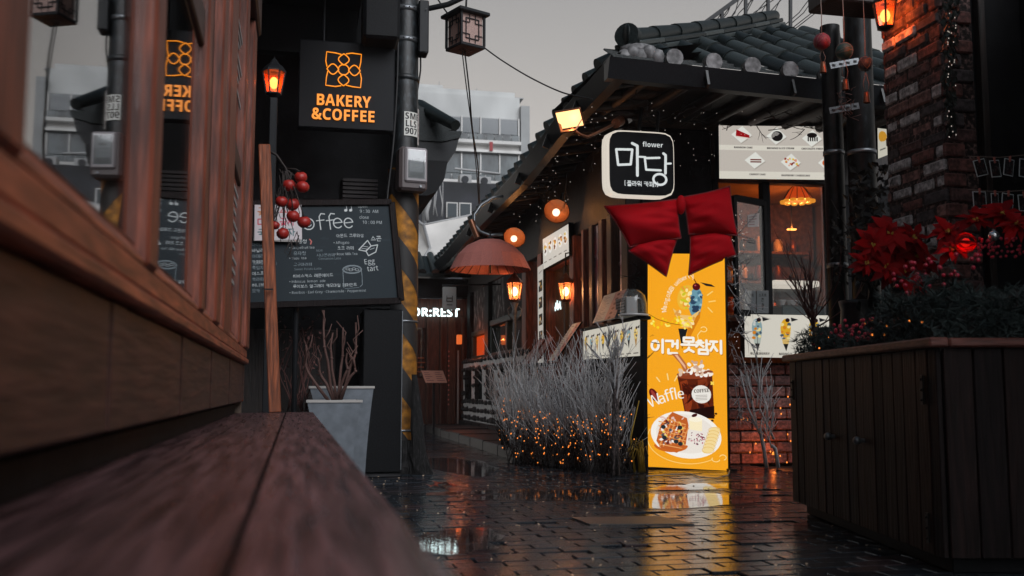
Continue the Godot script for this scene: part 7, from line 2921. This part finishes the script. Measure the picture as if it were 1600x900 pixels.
# ------------------------------------------------------------------ the planter cabinet and what grows on it
func poinsettia(parent_label: String, c: Vector3, r: float, look: Vector3, grp: String):
	var t := thing("poinsettia", parent_label, "flower", c, grp)
	var f := frame_of(Vector3.ZERO, look.normalized())
	for ring in 3:
		var n: int = [8, 9, 7][ring]
		for k in n:
			var a := TAU * k / n + ring * 0.5 + rnd(-0.2, 0.2)
			var dir := (f.x * cos(a) + f.z * sin(a))
			var ln: float = r * [1.05, 0.8, 0.45][ring] * rnd(0.65, 1.25)
			var lift: float = [-0.15, 0.3, 0.8][ring] + rnd(-0.3, 0.3)
			dir = (dir + f.y * lift).normalized()
			var sd := dir.cross(f.y).normalized()
			var up := sd.cross(dir)
			var st := mb()
			flat(st)
			var w := ln * rnd(0.15, 0.22)
			var p := [c, c + dir * ln * 0.28 + up * ln * 0.03, c + dir * ln * 0.62 + up * ln * 0.03, c + dir * ln - up * ln * rnd(0.05, 0.30)]
			var l1: Vector3 = p[1] + sd * w * 0.75 + up * 0.006
			var l2: Vector3 = p[2] + sd * w + up * 0.004
			var r1: Vector3 = p[1] - sd * w * 0.75 + up * 0.006
			var r2: Vector3 = p[2] - sd * w + up * 0.004
			var m := c - f.y * 2.0
			soft(st)
			tri(st, p[0], l1, p[1], m)
			tri(st, p[0], p[1], r1, m)
			quad(st, p[1], l1, l2, p[2], m)
			quad(st, p[1], p[2], r2, r1, m)
			tri(st, p[2], l2, p[3], m)
			tri(st, p[2], p[3], r2, m)
			part(t, "petal", st, mat["petal_%d" % (0 if rng.randf() < 0.45 else (1 + rng.randi() % 2))])
	var st2 := mb()
	for k in 6:
		ball(st2, c + f.y * r * 0.10 + f.x * rnd(-0.012, 0.012) + f.z * rnd(-0.012, 0.012), Vector3(0.006, 0.006, 0.006), 5)
	part(t, "stamen", st2, mat["grass_yellow"])

func tuft(st: SurfaceTool, c: Vector3, r: float, n: int):      # short needles round a twig end
	for k in n:
		var d := Vector3(rnd(-1, 1), rnd(-0.5, 1), rnd(-1, 1)).normalized()
		var s := d.cross(Vector3(rnd(-1, 1), rnd(-1, 1), rnd(-1, 1))).normalized() * r * 0.05
		flat(st)
		var o := c + d * r * 0.1
		tri(st, o - s, o + s, c + d * r, o - d.cross(s))

func planter():
	var A := Vector2(2.42, -4.62)       # far end of the street face
	var B := Vector2(2.071, -2.95)      # near corner
	var dir := (B - A).normalized()
	var back := Vector2(-dir.y, dir.x)  # into the planter
	if back.x < 0:
		back = -back
	var ln := A.distance_to(B)
	var y1 := 0.75
	var V := func(u: float, v: float, y: float) -> Vector3:
		var p := A + dir * u + back * v
		return Vector3(p.x, y, p.y)
	var t := thing("planter_cabinet", "long dark brown boarded planter cabinet at the right kerbside", "planter", V.call(ln * 0.5, 0.3, 0.0))
	var turn := Basis(Vector3.UP, atan2(-dir.y, dir.x))
	var piece := func(called: String, u0: float, u1: float, v0: float, v1: float, ya: float, yb: float, m: String, ch: float, parent: Node3D):
		var st := mb()
		cbox(st, V.call((u0 + u1) * 0.5, (v0 + v1) * 0.5, (ya + yb) * 0.5), Vector3(u1 - u0, yb - ya, v1 - v0), ch, turn)
		return part(parent, called, st, mat[m])
	piece.call("carcass", 0.012, ln - 0.012, 0.02, 0.60, 0.05, y1 - 0.06, "wood_black", 0.004, t)
	piece.call("base", 0.05, ln - 0.05, 0.05, 0.56, 0.0, 0.05, "wood_black", 0.004, t)
	var u := 0.0
	var i := 0
	while u < ln - 0.03:
		var w := minf([0.105, 0.092, 0.115, 0.098][i % 4], ln - u)
		piece.call("board", u + 0.002, u + w - 0.002, rnd(-0.002, 0.002), 0.0195, 0.055, y1 - 0.012, "planter_%s" % ["a", "b", "a", "c", "b"][(i * 3) % 5], 0.003, t)
		u += w
		i += 1
	var v := 0.022
	while v < 0.60:
		piece.call("board", ln - 0.0115, ln + 0.006, v + 0.002, minf(v + 0.1, 0.602) - 0.002, 0.055, y1 - 0.012, "planter_%s" % ["b", "c"][int(v * 10) % 2], 0.003, t)
		v += 0.1
	for q in [[-0.03, ln + 0.03, -0.03, 0.035], [-0.03, ln + 0.03, 0.58, 0.645]]:
		piece.call("top_rail", q[0], q[1], q[2], q[3], y1 - 0.01, y1 + 0.022, "planter_top", 0.006, t)
	for q in [[-0.03, 0.035], [ln - 0.035, ln + 0.03]]:
		piece.call("top_rail", q[0], q[1], 0.037, 0.578, y1 - 0.01, y1 + 0.02, "planter_top", 0.006, t)
	# hinges and knobs
	for q in [[0.06, 0.60], [ln - 0.10, 0.60], [ln - 0.10, 0.14]]:
		var st := mb()
		cbox(st, V.call(q[0], -0.006, q[1]), Vector3(0.022, 0.10, 0.006), 0.002, turn)
		for k in 3:
			ball(st, V.call(q[0], -0.010, q[1] - 0.035 + k * 0.035), Vector3(0.005, 0.005, 0.005), 6)
		part(t, "hinge", st, mat["black_metal"])
	for q in [0.66, 1.02]:
		var st := mb()
		cyl(st, V.call(q, 0.0, 0.40), V.call(q, -0.022, 0.40), 0.008, 0.008, 8)
		ball(st, V.call(q, -0.03, 0.40), Vector3(0.017, 0.017, 0.017), 10)
		part(t, "knob", st, mat["steel"])
	# soil
	piece.call("soil", 0.03, ln - 0.03, 0.04, 0.575, y1 - 0.06, y1 - 0.02, "joint_soil", 0.004, t)
	# fir garland along the front edge
	var g := thing("fir_garland", "dark fir garland with red berries along the planter edge", "garland", V.call(ln * 0.5, 0.08, y1))
	var st := mb()
	for k in 430:
		var uu := rnd(0.04, ln)
		var hh := 0.05 + 0.09 * (0.5 + 0.5 * sin(uu * 5.0)) + (0.16 if uu > 1.0 else 0.0) * rnd(0.3, 1)
		tuft(st, V.call(uu, rnd(0.0, 0.16), y1 + rnd(0.0, hh)), rnd(0.03, 0.06), 16)
	part(g, "needles", st, mat["fir"]).set_meta("kind", "stuff")
	st = mb()
	for k in 95:
		var uu := [rnd(0.25, 1.0), rnd(0.5, 0.9), rnd(1.2, 1.8)][k % 3] as float
		ball(st, V.call(uu, rnd(0.02, 0.16), y1 + rnd(0.05, 0.15) + (0.16 if uu > 1.1 else 0.0)), Vector3(0.008, 0.008, 0.008), 7)
	part(g, "berries", st, mat["berry"]).set_meta("kind", "stuff")
	st = mb()
	for k in 9:
		ball(st, V.call(rnd(0.3, 1.6), rnd(-0.01, 0.08), y1 + rnd(0.03, 0.2)), Vector3(0.004, 0.004, 0.004), 5)
	part(g, "light_bulbs", st, mat["fairy_amber"]).set_meta("kind", "stuff")
	# small-leaved creeper at the near end
	var cr := thing("dark_creeper", "bluish dark small-leaved shrub in the planter behind the tag", "shrub", V.call(1.2, 0.2, y1))
	st = mb()
	for k in 700:
		var o: Vector3 = V.call(1.15 + rnd(-0.25, 0.25), 0.16 + rnd(-0.10, 0.12), y1 + 0.10 + rnd(-0.06, 0.10))
		leaf(st, o, rnd(0.012, 0.024), Vector3.UP)
	part(cr, "leaves", st, mat["leaf_1"]).set_meta("kind", "stuff")
	st = mb()
	for k in 12:
		var o: Vector3 = V.call(1.15 + rnd(-0.15, 0.15), 0.18, y1 - 0.02)
		tube(st, [o, o + Vector3(rnd(-0.08, 0.08), 0.1, rnd(-0.08, 0.08)), o + Vector3(rnd(-0.14, 0.14), 0.2, rnd(-0.14, 0.14))], 0.004, 4, 0.002)
	part(cr, "stems", st, mat["twig_dark"])
	# bare red-twigged shrub at the far end
	var sh := thing("bare_shrub", "bare reddish twiggy shrub at the far end of the planter", "shrub", V.call(0.10, 0.22, y1 - 0.02))
	st = mb()
	var b: Vector3 = at(1272, 545, 4.95)
	b.y = y1 - 0.03
	tube(st, [b, b + Vector3(0.0, 0.14, 0), b + Vector3(0.005, 0.30, 0.0)], 0.011, 6, 0.008)
	part(sh, "trunk", st, mat["twig_red"])
	st = mb()
	for k in 17:
		spray(st, b + Vector3(0, rnd(0.16, 0.30), 0), Vector3(rnd(-1.1, 1.1), rnd(0.5, 1.2), rnd(-0.7, 0.7)), rnd(0.22, 0.42), 0.005, 1, [])
	part(sh, "crown", st, mat["twig_red"])
	# pots
	for q in [[1345, 470, 532, 4.55, 0.10, "low wide black glazed pot on the planter among the berries"], [1300, 512, 545, 4.75, 0.085, "small round dark pot on the planter beside the bare shrub"]]:
		var c := at(q[0], q[2], q[3])
		c.y = y1 - 0.02
		var hgt: float = at(q[0], q[1], q[3]).y - c.y
		var pt := thing("glazed_pot", q[5], "pot", c, "dark pots on the planter")
		st = mb()
		var r: float = q[4]
		lathe(st, c, [[0, 0], [r * 0.6, 0.0], [r, hgt * 0.5], [r * 0.92, hgt * 0.86], [r * 0.98, hgt * 0.93], [r * 1.02, hgt], [r * 0.86, hgt], [r * 0.8, hgt * 0.6], [0, hgt * 0.6]], 20)
		part(pt, "body", st, mat["pot_black"])
	# leafy climber on the posts behind
	var cl := thing("leafy_climber", "dusky leafy climber hanging between the dark pipes and the brick pillar", "climber", at(1360, 330, 4.9))
	st = mb()
	for k in 260:
		var px := rnd(1322, 1420)
		leaf(st, at(px, rnd(250, 355) + absf(px - 1370) * 0.6, rnd(4.75, 5.0)), rnd(0.035, 0.065))
	for k in 160:
		leaf(st, at(rnd(1300, 1385), rnd(340, 440), rnd(4.7, 4.95)), rnd(0.02, 0.045))
	part(cl, "leaves", st, mat["leaf_2"]).set_meta("kind", "stuff")
	st = mb()
	for k in 14:
		var o := at(rnd(1320, 1400), 440, 4.9)
		tube(st, [o, o + Vector3(rnd(-0.08, 0.08), 0.2, 0), o + Vector3(rnd(-0.15, 0.15), 0.45, 0)], 0.004, 4, 0.002)
	part(cl, "stems", st, mat["twig_dark"])
	# poinsettias: the big plant and the ones towards the right edge
	var holder := thing("poinsettia_plant", "leafy green stems under the large cluster of poinsettia flowers", "plant", at(1400, 470, 4.3))
	st = mb()
	for k in 9:
		var o := at(1400 + rnd(-10, 10), 520, 4.3)
		o.y = y1 - 0.03
		tube(st, [o, o + Vector3(rnd(-0.05, 0.05), 0.15, rnd(-0.04, 0.04)), at(rnd(1370, 1430), rnd(370, 430), 4.32)], 0.006, 4, 0.004)
	part(holder, "stems", st, mat["twig_dark"])
	st = mb()
	for k in 120:
		leaf(st, at(rnd(1340, 1450), rnd(370, 470), rnd(4.32, 4.5)), rnd(0.04, 0.08))
	part(holder, "leaves", st, mat["leaf_0"]).set_meta("kind", "stuff")
	var where := ["topmost", "upper right", "upper left", "middle", "middle right", "leftmost", "lower middle", "lowest", "lower right"]
	var k := 0
	for q in [[1390, 366, 0.095], [1426, 372, 0.085], [1364, 384, 0.10], [1398, 398, 0.10], [1432, 402, 0.085], [1352, 412, 0.075], [1382, 418, 0.09], [1412, 428, 0.10], [1436, 418, 0.07]]:
		poinsettia("%s red poinsettia flower of the big cluster on the planter" % where[k], at(q[0], q[1], 4.22 + rnd(-0.06, 0.06)), q[2] * 1.25, Vector3(rnd(-0.5, 0.1), rnd(0.2, 0.9), 1.0), "poinsettias of the big cluster")
		k += 1
	k = 0
	for q in [[1482, 364, 3.7, 0.10], [1524, 346, 3.65, 0.10], [1566, 336, 3.6, 0.10], [1490, 392, 3.5, 0.085], [1590, 352, 3.5, 0.09]]:
		poinsettia("%s poinsettia under the clipped photographs at the right edge" % ["leftmost dark red", "second dark red", "third dark red", "lowest dark red", "rightmost dark red"][k], at(q[0], q[1], q[2]), q[3], Vector3(-0.3, rnd(0.5, 1.0), 0.7), "poinsettias below the photographs")
		k += 1
	# glowing red bauble and silver baubles
	var rb := thing("wire_bauble", "red wire bauble glowing among the poinsettias", "ornament", at(1509, 380, 3.45))
	st = mb()
	var rc := at(1509, 379, 3.45)
	for j in 8:
		var ring := []
		var bb := Basis.from_euler(Vector3(rnd(0, 3), rnd(0, 3), 0))
		for m in 13:
			ring.append(rc + bb * Vector3(cos(TAU * m / 12) * 0.04, sin(TAU * m / 12) * 0.04, 0))
		tube(st, ring, 0.0025, 4)
	part(rb, "wire", st, mat["petal_0"])
	st = mb()
	ball(st, rc, Vector3(0.018, 0.018, 0.018), 10)
	part(rb, "bulb", st, mat["bulb_red"])
	omni(rc, Color(1.0, 0.10, 0.06), 0.004, 0.01)
	k = 0
	for q in [[1553, 369, 3.4, 0.022], [1381, 504, 4.35, 0.026]]:
		var o := thing("silver_bauble", ["shiny silver bauble beside the red wire bauble", "pale silver bauble among the berries below the big poinsettia cluster"][k], "ornament", at(q[0], q[1], q[2]), "silver baubles")
		st = mb()
		ball(st, at(q[0], q[1], q[2]), Vector3(q[3], q[3], q[3]), 14)
		part(o, "globe", st, mat["bauble_silver"])
		st = mb()
		cyl(st, at(q[0], q[1], q[2]) + Vector3(0, q[3] * 0.95, 0), at(q[0], q[1], q[2]) + Vector3(0, q[3] * 1.25, 0), 0.006, 0.006, 8)
		part(o, "cap", st, mat["steel"])
		k += 1
	# near fir foliage at the right
	var nf := thing("fir_bough", "dark fir bough heaped at the near end of the planter", "garland", V.call(1.7, 0.2, y1))
	st = mb()
	for m in 420:
		tuft(st, V.call(rnd(1.2, ln), rnd(0.05, 0.5), y1 + rnd(0.0, 0.20)), rnd(0.035, 0.07), 14)
	part(nf, "needles", st, mat["fir"]).set_meta("kind", "stuff")
	st = mb()
	for m in 70:
		ball(st, at(rnd(1520, 1600), rnd(372, 402), rnd(3.4, 3.6)), Vector3(0.006, 0.006, 0.006), 6)
	part(nf, "berries", st, mat["berry"]).set_meta("kind", "stuff")
	# little price tag
	canvas(20, 40, Color(0.55, 0.16, 0.10))
	dot(Vector2(10, 14), Vector2(6, 6), Color(0.1, 0.05, 0.05))
	stroke([Vector2(5, 28), Vector2(15, 28)], 3, Color(0.1, 0.05, 0.05), false)
	var pt2 := thing("price_tag", "small orange-red tag stuck upright in the planter", "tag", at(1431, 466, 4.0))
	panel(pt2, "face", at(1428, 447, 4.0), at(1435, 446, 4.0), at(1436, 464, 4.0), at(1428, 465, 4.0), printed("tag_print", finish(), 0.0, 0.5), "clip_red", Vector3(0, 0, -0.003))
	st = mb()
	cyl(st, at(1432, 465, 4.002), Vector3(at(1432, 465, 4.0).x, y1 - 0.03, -4.002), 0.003, 0.003, 5)
	part(pt2, "stick", st, mat["stick_brown"])

# ------------------------------------------------------------------ pillar, pipes and hangings at the right edge
func right_corner():
	# brick pillar: bricks on the alley face and the near face
	var xp := 3.115
	var t := thing("brick_pillar", "worn whitewashed brick pillar behind the planter", "pillar", W(xp + 0.1, 0, 4.5))
	var d0 := 4.30
	var d1 := 4.80
	var st := mb()
	cbox2(st, W(xp + 0.012, 0.0, d0 + 0.012), W(xp + 0.20, 2.95, d1), 0.004)
	part(t, "core", st, mat["brick_mortar"])
	var ch := 0.076
	var r := 0
	var y := 0.0
	while y < 2.9:
		var dd := d0
		var first := true
		while dd < d1 - 0.02:
			var l: float = 0.19 if not first else (0.09 if r % 2 else 0.19)
			l = minf(l, d1 - dd)
			var kind: int = [0, 1, 3, 2, 4, 4, 3, 4][rng.randi() % 8]
			if y > 1.35 and y < 2.0 and rng.randf() < 0.35:
				kind = 4
			st = mb()
			cbox2(st, W(xp + rnd(-0.004, 0.012), y + rnd(0.004, 0.012), dd + rnd(0.003, 0.014)), W(xp + 0.03, y + ch - rnd(0.004, 0.014), dd + l - rnd(0.003, 0.014)), 0.009)
			part(t, "brick", st, mat["brick_%d" % kind])
			dd += l
			first = false
		st = mb()
		cbox2(st, W(xp + (0.004 if r % 2 else 0.032), y + 0.005, d0 - 0.006 + rnd(-0.003, 0.003)), W(xp + (0.12 if r % 2 else 0.19), y + ch - 0.006, d0 + 0.02), 0.007)
		part(t, "brick", st, mat["brick_%d" % [0, 2, 0, 1, 3][rng.randi() % 5]])
		y += ch
		r += 1
	# dark shop wall to the right of it
	var w := thing("dark_shopfront", "unlit black shopfront at the right edge behind the photographs", "building", W(3.6, 0, 3.6))
	st = mb()
	box2(st, W(3.34, 0.0, 4.62), W(6.0, 3.1, 4.75))
	part(w, "wall", st, mat["wall_dark"])
	st = mb()
	box2(st, W(3.85, 0.0, -5.0), W(4.0, 3.1, 4.61))
	part(w, "side_wall", st, mat["wall_dark"])
	st = mb()
	box2(st, W(2.6, 3.11, -5.0), W(6.0, 3.2, 3.6))
	part(w, "eave", st, mat["wood_black"])
	for k in 2:
		st = mb()
		cbox2(st, W(3.38 + k * 0.18, 0.5, 4.57), W(3.42 + k * 0.18, 2.8, 4.619), 0.004)
		part(w, "door_frame", st, mat["wood_dark"])
	st = mb()
	cbox2(st, at(1262, 22, 5.6), at(1400, -30, 5.35), 0.01)
	part(w, "cross_beam", st, mat["wood_dark"])
	# pipes
	var n := 0
	for q in [[1308, 17, 6.1, "dark steel drain pipe nearer the cafe window"], [1352, 24, 5.9, "thick dark steel pipe beside the brick pillar"]]:
		var o := at(q[0], 400, q[2])
		var p := thing("drain_pipe", q[3], "pipe", o * Vector3(1, 0, 1), "dark pipes by the pillar")
		st = mb()
		var rad: float = q[1] * q[2] / FOCAL
		cyl(st, o * Vector3(1, 0, 1), Vector3(o.x, 3.1, o.z), rad, rad, 18)
		part(p, "shaft", st, mat["pole_metal_dark"])
		for py in [240, 415]:
			st = mb()
			lathe(st, Vector3(o.x, at(q[0], py, q[2]).y, o.z), [[rad, -0.016], [rad + 0.006, -0.014], [rad + 0.006, 0.014], [rad, 0.016]], 18)
			part(p, "clamp", st, mat["steel"])
		n += 1
	for q in [[100, 1297, 1342], [170, 1296, 1342]]:
		var p := thing("perforated_strap", ["perforated steel strap across the pipes behind the hanging balls", "lower perforated steel strap across the pipes"][0 if q[0] == 100 else 1], "strap", at(q[1], q[0], 5.7), "perforated straps")
		st = mb()
		beam(st, at(q[1], q[0] + 3, 5.72), at(q[2], q[0] - 5, 5.72), 0.004, 0.04, Vector3.UP)
		var bd := part(p, "strap", st, mat["steel"])
		for k in 4:
			st = mb()
			var c := at(lerpf(q[1] + 6, q[2] - 6, k / 3.0), q[0] + 2 - k * 2.0, 5.716)
			box(st, c, Vector3(0.022, 0.014, 0.003))
			part(bd, "slot", st, mat["black_metal"])
	# white corner strip beside the window
	var ws := thing("white_strip", "weathered white vertical strip beside the front window", "strip", at(1298, 480, 6.9))
	st = mb()
	cbox2(st, at(1294, 480, 6.95), at(1301, 282, 6.93), 0.004)
	part(ws, "batten", st, mat["plaster_white"])
	# small lit poster far behind the pipes
	var sp := thing("small_lit_poster", "small lit poster glimpsed between the pipes and the pillar", "sign", at(1379, 245, 7.3))
	canvas(30, 80, Color(0.86, 0.84, 0.78))
	dot(Vector2(15, 24), Vector2(12, 16), Color(0.86, 0.62, 0.2))
	stroke([Vector2(6, 60), Vector2(24, 60)], 3, Color(0.4, 0.4, 0.38), false)
	panel(sp, "lit_poster", at(1371, 200, 7.3), at(1387, 202, 7.3), at(1387, 242, 7.3), at(1372, 248, 7.3), printed("small_poster", finish(), 0.7), "wood_black", Vector3(0, 0, -0.04))
	# lantern under the beam
	var lc := at(1383, 24, 4.6)
	lantern("beam_lantern", "glowing amber lantern with dimpled glass under the beam at top right", lc, 0.062, 0.13, true)
	omni(lc, Color(1.0, 0.40, 0.14), 0.14, 0.015)
	# hanging balls with copper bells
	var k := 0
	for q in [[1284, 65, 15, 0, 105, "bauble_red", "dusky red"], [1319, 80, 15, 3, 132, "bauble_green", "dark green"], [1352, 100, 13, 10, 152, "bauble_grey", "dark grey"]]:
		var c := at(q[0], q[1], 4.9)
		var o := thing("hanging_ball", "%s string-wound ball with a copper bell hanging from the beam" % q[6], "ornament", c, "hanging string balls")
		var rad: float = q[2] * 4.9 / FOCAL
		st = mb()
		ball(st, c, Vector3(rad, rad, rad), 18)
		part(o, "ball", st, mat[q[5]])
		st = mb()
		for j in 4:
			var ring := []
			var bb := Basis.from_euler(Vector3(rnd(0, 3), rnd(0, 3), 0))
			for m in 17:
				ring.append(c + bb * Vector3(cos(TAU * m / 16), sin(TAU * m / 16), 0) * (rad + 0.0008))
			tube(st, ring, 0.0011, 3)
		tube(st, [c + Vector3(0, rad, 0), c + Vector3(0.003, rad + 0.1, 0), Vector3(c.x, at(q[0], -24, 4.9).y, c.z)], 0.0028, 4)
		var bl := at(q[0] + 2, q[4], 4.9)
		for s in [-1, 1]:
			tube(st, [c - Vector3(0, rad, 0), c.lerp(bl, 0.6) + Vector3(0.018 * s, 0, 0), bl + Vector3(0.008 * s, 0.03, 0)], 0.0018, 3)
		part(o, "string", st, mat["string"])
		st = mb()
		lathe(st, bl, [[0.019, -0.032], [0.016, 0.0], [0.014, 0.028], [0.0, 0.032]], 12)
		part(o, "bell", st, mat["copper"])
		k += 1
	# hanging dry tuft
	var ht := thing("dry_tuft", "dry brown tuft of twigs hanging on the pipes below the balls", "twigs", at(1325, 165, 5.6))
	st = mb()
	for j in 46:
		var c := at(1322 + rnd(-12, 12), 160 + rnd(-22, 24), 5.58)
		tube(st, [c, c + Vector3(rnd(-0.05, 0.05), rnd(-0.05, 0.05), rnd(0, 0.04))], 0.0022, 3)
	part(ht, "twigs", st, mat["stick_brown"]).set_meta("kind", "stuff")
	# vine down the pillar with tiny lights
	var vg := thing("pillar_vine", "dark drooping vine with tiny pale lights down the pillar edge", "vine", at(1488, 60, 4.2))
	st = mb()
	for j in 420:
		var py := rnd(-10, 205)
		leaf(st, at(1484 + rnd(-13, 13) * (1.0 - py / 320.0), py, rnd(4.12, 4.24)), rnd(0.02, 0.045), Vector3.DOWN)
	part(vg, "leaves", st, mat["leaf_0"]).set_meta("kind", "stuff")
	st = mb()
	for j in 26:
		ball(st, at(1486 + rnd(-6, 8), rnd(20, 215), 4.12), Vector3(0.0025, 0.0035, 0.0025), 4)
	part(vg, "light_bulbs", st, mat["fairy_pale"]).set_meta("kind", "stuff")
	st = mb()
	tube(st, [at(1480, -20, 4.2), at(1486, 60, 4.19), at(1488, 140, 4.19), at(1492, 215, 4.2)], 0.006, 4, 0.003)
	part(vg, "stem", st, mat["twig_dark"])
	# strings of clipped photographs
	var m := 0
	var names := ["tilted photograph at the left end of the upper string", "second photograph on the upper string", "third photograph on the upper string", "large photograph at the right end of the upper string", "white-edged photograph at the left end of the lower string", "second photograph on the lower string", "third photograph on the lower string", "photograph at the right end of the lower string"]
	for row in 2:
		var sg := thing("photo_string", ["upper string across the dark shopfront holding photographs", "lower string across the dark shopfront holding photographs"][row], "string", at(1520, 245 if row == 0 else 297, 3.7), "photograph strings")
		st = mb()
		tube(st, [at(1512, 244 if row == 0 else 296, 3.75), at(1560, 246 if row == 0 else 300, 3.7), at(1625, 240 if row == 0 else 296, 3.65)], 0.0015, 3)
		part(sg, "string", st, mat["string"])
		for q in ([[1520, 247, 24, 30, 0.25], [1545, 248, 20, 31, 0.12], [1566, 246, 20, 31, -0.15], [1589, 246, 26, 34, -0.10]] if row == 0 else [[1517, 297, 27, 31, 0.03], [1547, 300, 15, 30, 0.0], [1562, 300, 24, 32, -0.12], [1588, 302, 24, 30, 0.05]]):
			var o := thing("clipped_photo", names[m], "photograph", at(q[0] + q[2] * 0.5, q[1], 3.7), "clipped photographs")
			var cx: float = q[0] + q[2] * 0.5
			var c := at(cx, q[1] + q[3] * 0.5, 3.69)
			var hw: float = q[2] * 0.5 * 3.7 / FOCAL
			var hh: float = q[3] * 0.5 * 3.7 / FOCAL
			var bb := Basis(Vector3.BACK, q[4])
			st = mb()
			box(st, c, Vector3(hw * 2, hh * 2, 0.0015), bb)
			part(o, "card", st, mat["frame_card"])
			st = mb()
			var f := Vector3(0, 0, 0.0015)
			sheet(st, c + f + bb * Vector3(-hw * 0.9, hh * 0.92, 0), c + f + bb * Vector3(hw * 0.9, hh * 0.92, 0), c + f + bb * Vector3(hw * 0.9, -hh * 0.92, 0), c + f + bb * Vector3(-hw * 0.9, -hh * 0.92, 0))
			part(o, "print", st, printed("photo_%d" % m, menu_print(8), 0.0, 0.35))
			st = mb()
			box(st, c + bb * Vector3(0, hh, 0.003), Vector3(0.006, 0.026, 0.008), bb)
			part(o, "peg", st, mat["clip_red"])
			m += 1

# ------------------------------------------------------------------ wires
func cables():
	var list := [
		["black cable sagging from the lattice lantern to the cafe eave", [at(756, 74, 7.2), at(785, 95, 7.1), at(830, 122, 6.95), at(880, 145, 6.8), at(926, 155, 6.6)], 0.006],
		["thin black cable crossing behind the pole bracket", [at(676, -14, 7.5), at(690, 8, 7.4), at(700, 22, 7.32)], 0.006],
		["twin black cable hanging down from the lantern base, left strand", [at(722, 80, 7.25), at(728, 130, 7.3), at(736, 190, 7.6), at(744, 260, 8.4), at(748, 318, 9.4)], 0.0045],
		["twin black cable hanging down from the lantern base, right strand", [at(726, 80, 7.25), at(733, 140, 7.35), at(738, 200, 7.7), at(747, 262, 8.5), at(749, 318, 9.4)], 0.006],
		["black cable running down the front of the pole", [at(621, -10, 7.33), at(622, 60, 7.33), at(620, 140, 7.33), at(614, 230, 7.33), at(606, 300, 7.3), at(604, 330, 7.3)], 0.009],
		["black cable beside the junction box on the pole", [at(657, 87, 7.42), at(657, 110, 7.43), at(654, 130, 7.45), at(651, 150, 7.45)], 0.007],
	]
	for q in list:
		var t := thing("cable", q[0], "cable", q[1][0], "black overhead cables")
		var st := mb()
		var c := Curve3D.new()
		c.bake_interval = 0.05
		for i in q[1].size():
			var h := Vector3.ZERO
			if i > 0 and i < q[1].size() - 1:
				h = (q[1][i + 1] - q[1][i - 1]) * 0.16
			c.add_point(q[1][i], -h, h)
		var p := []
		for v in c.get_baked_points():
			if p.is_empty() or v.distance_to(p[-1]) > 0.02:
				p.append(v)
		tube(st, p, q[2], 6)
		part(t, "wire", st, mat["cable"])
	# white lead at the foot of the yellow sign
	var wl := thing("white_lead", "thin white power lead lying on the paving below the yellow sign", "cable", at(1090, 742, 7.05) * Vector3(1, 0, 1))
	var st := mb()
	var p := []
	for q in [[1010, 744], [1050, 741], [1078, 740], [1095, 746], [1120, 747], [1138, 742], [1140, 735]]:
		var r := ray(q[0], q[1])
		p.append(EYE + r * ((0.008 - EYE.y) / r.y))
	tube(st, p, 0.004, 5)
	part(wl, "wire", st, mat["wire_white"])

# ------------------------------------------------------------------ fallen leaves
func litter():
	var n := 0
	for q in [[690, 757, 0.07, "leaf_fallen", "largest wet orange-red fallen leaf near the pole foot"], [704, 760, 0.05, "leaf_fallen", "smaller orange-red fallen leaf right of the largest"], [676, 761, 0.05, "leaf_fallen", "orange-red fallen leaf nearest the pole foot"]]:
		var r := ray(q[0], q[1])
		var c := EYE + r * ((0.008 - EYE.y) / r.y)
		var t := thing("fallen_leaf", q[4], "leaf", c, "fallen leaves by the pole")
		var st := mb()
		for k in 5:
			var a := TAU * k / 5 + n
			var d := Vector3(cos(a), 0, sin(a))
			var s := Vector3(-sin(a), 0, cos(a))
			flat(st)
			var tip: Vector3 = c + d * q[2] + Vector3(0, 0.018 * (k % 2) + 0.004, 0)
			tri(st, c + Vector3(0, 0.006, 0), c + d * q[2] * 0.5 + s * q[2] * 0.3 + Vector3(0, 0.012, 0), tip, c - Vector3.UP)
			tri(st, c + Vector3(0, 0.006, 0), tip, c + d * q[2] * 0.5 - s * q[2] * 0.3 + Vector3(0, 0.012, 0), c - Vector3.UP)
		part(t, "blade", st, mat[q[3]])
		n += 1
	# crumbs of leaf in the joints
	var st := mb()
	for k in 260:
		var c := W(rnd(0.2, 2.5), rnd(0.001, 0.004), rnd(3.2, 7.2))
		leaf(st, c, rnd(0.006, 0.018), Vector3(1, 0, 0))
	var o := part(self, "leaf_litter", st, mat["leaf_tan"])
	o.set_meta("kind", "stuff")
	o.set_meta("label", "tiny pale leaf crumbs scattered over the wet paving")
	o.set_meta("category", "litter")
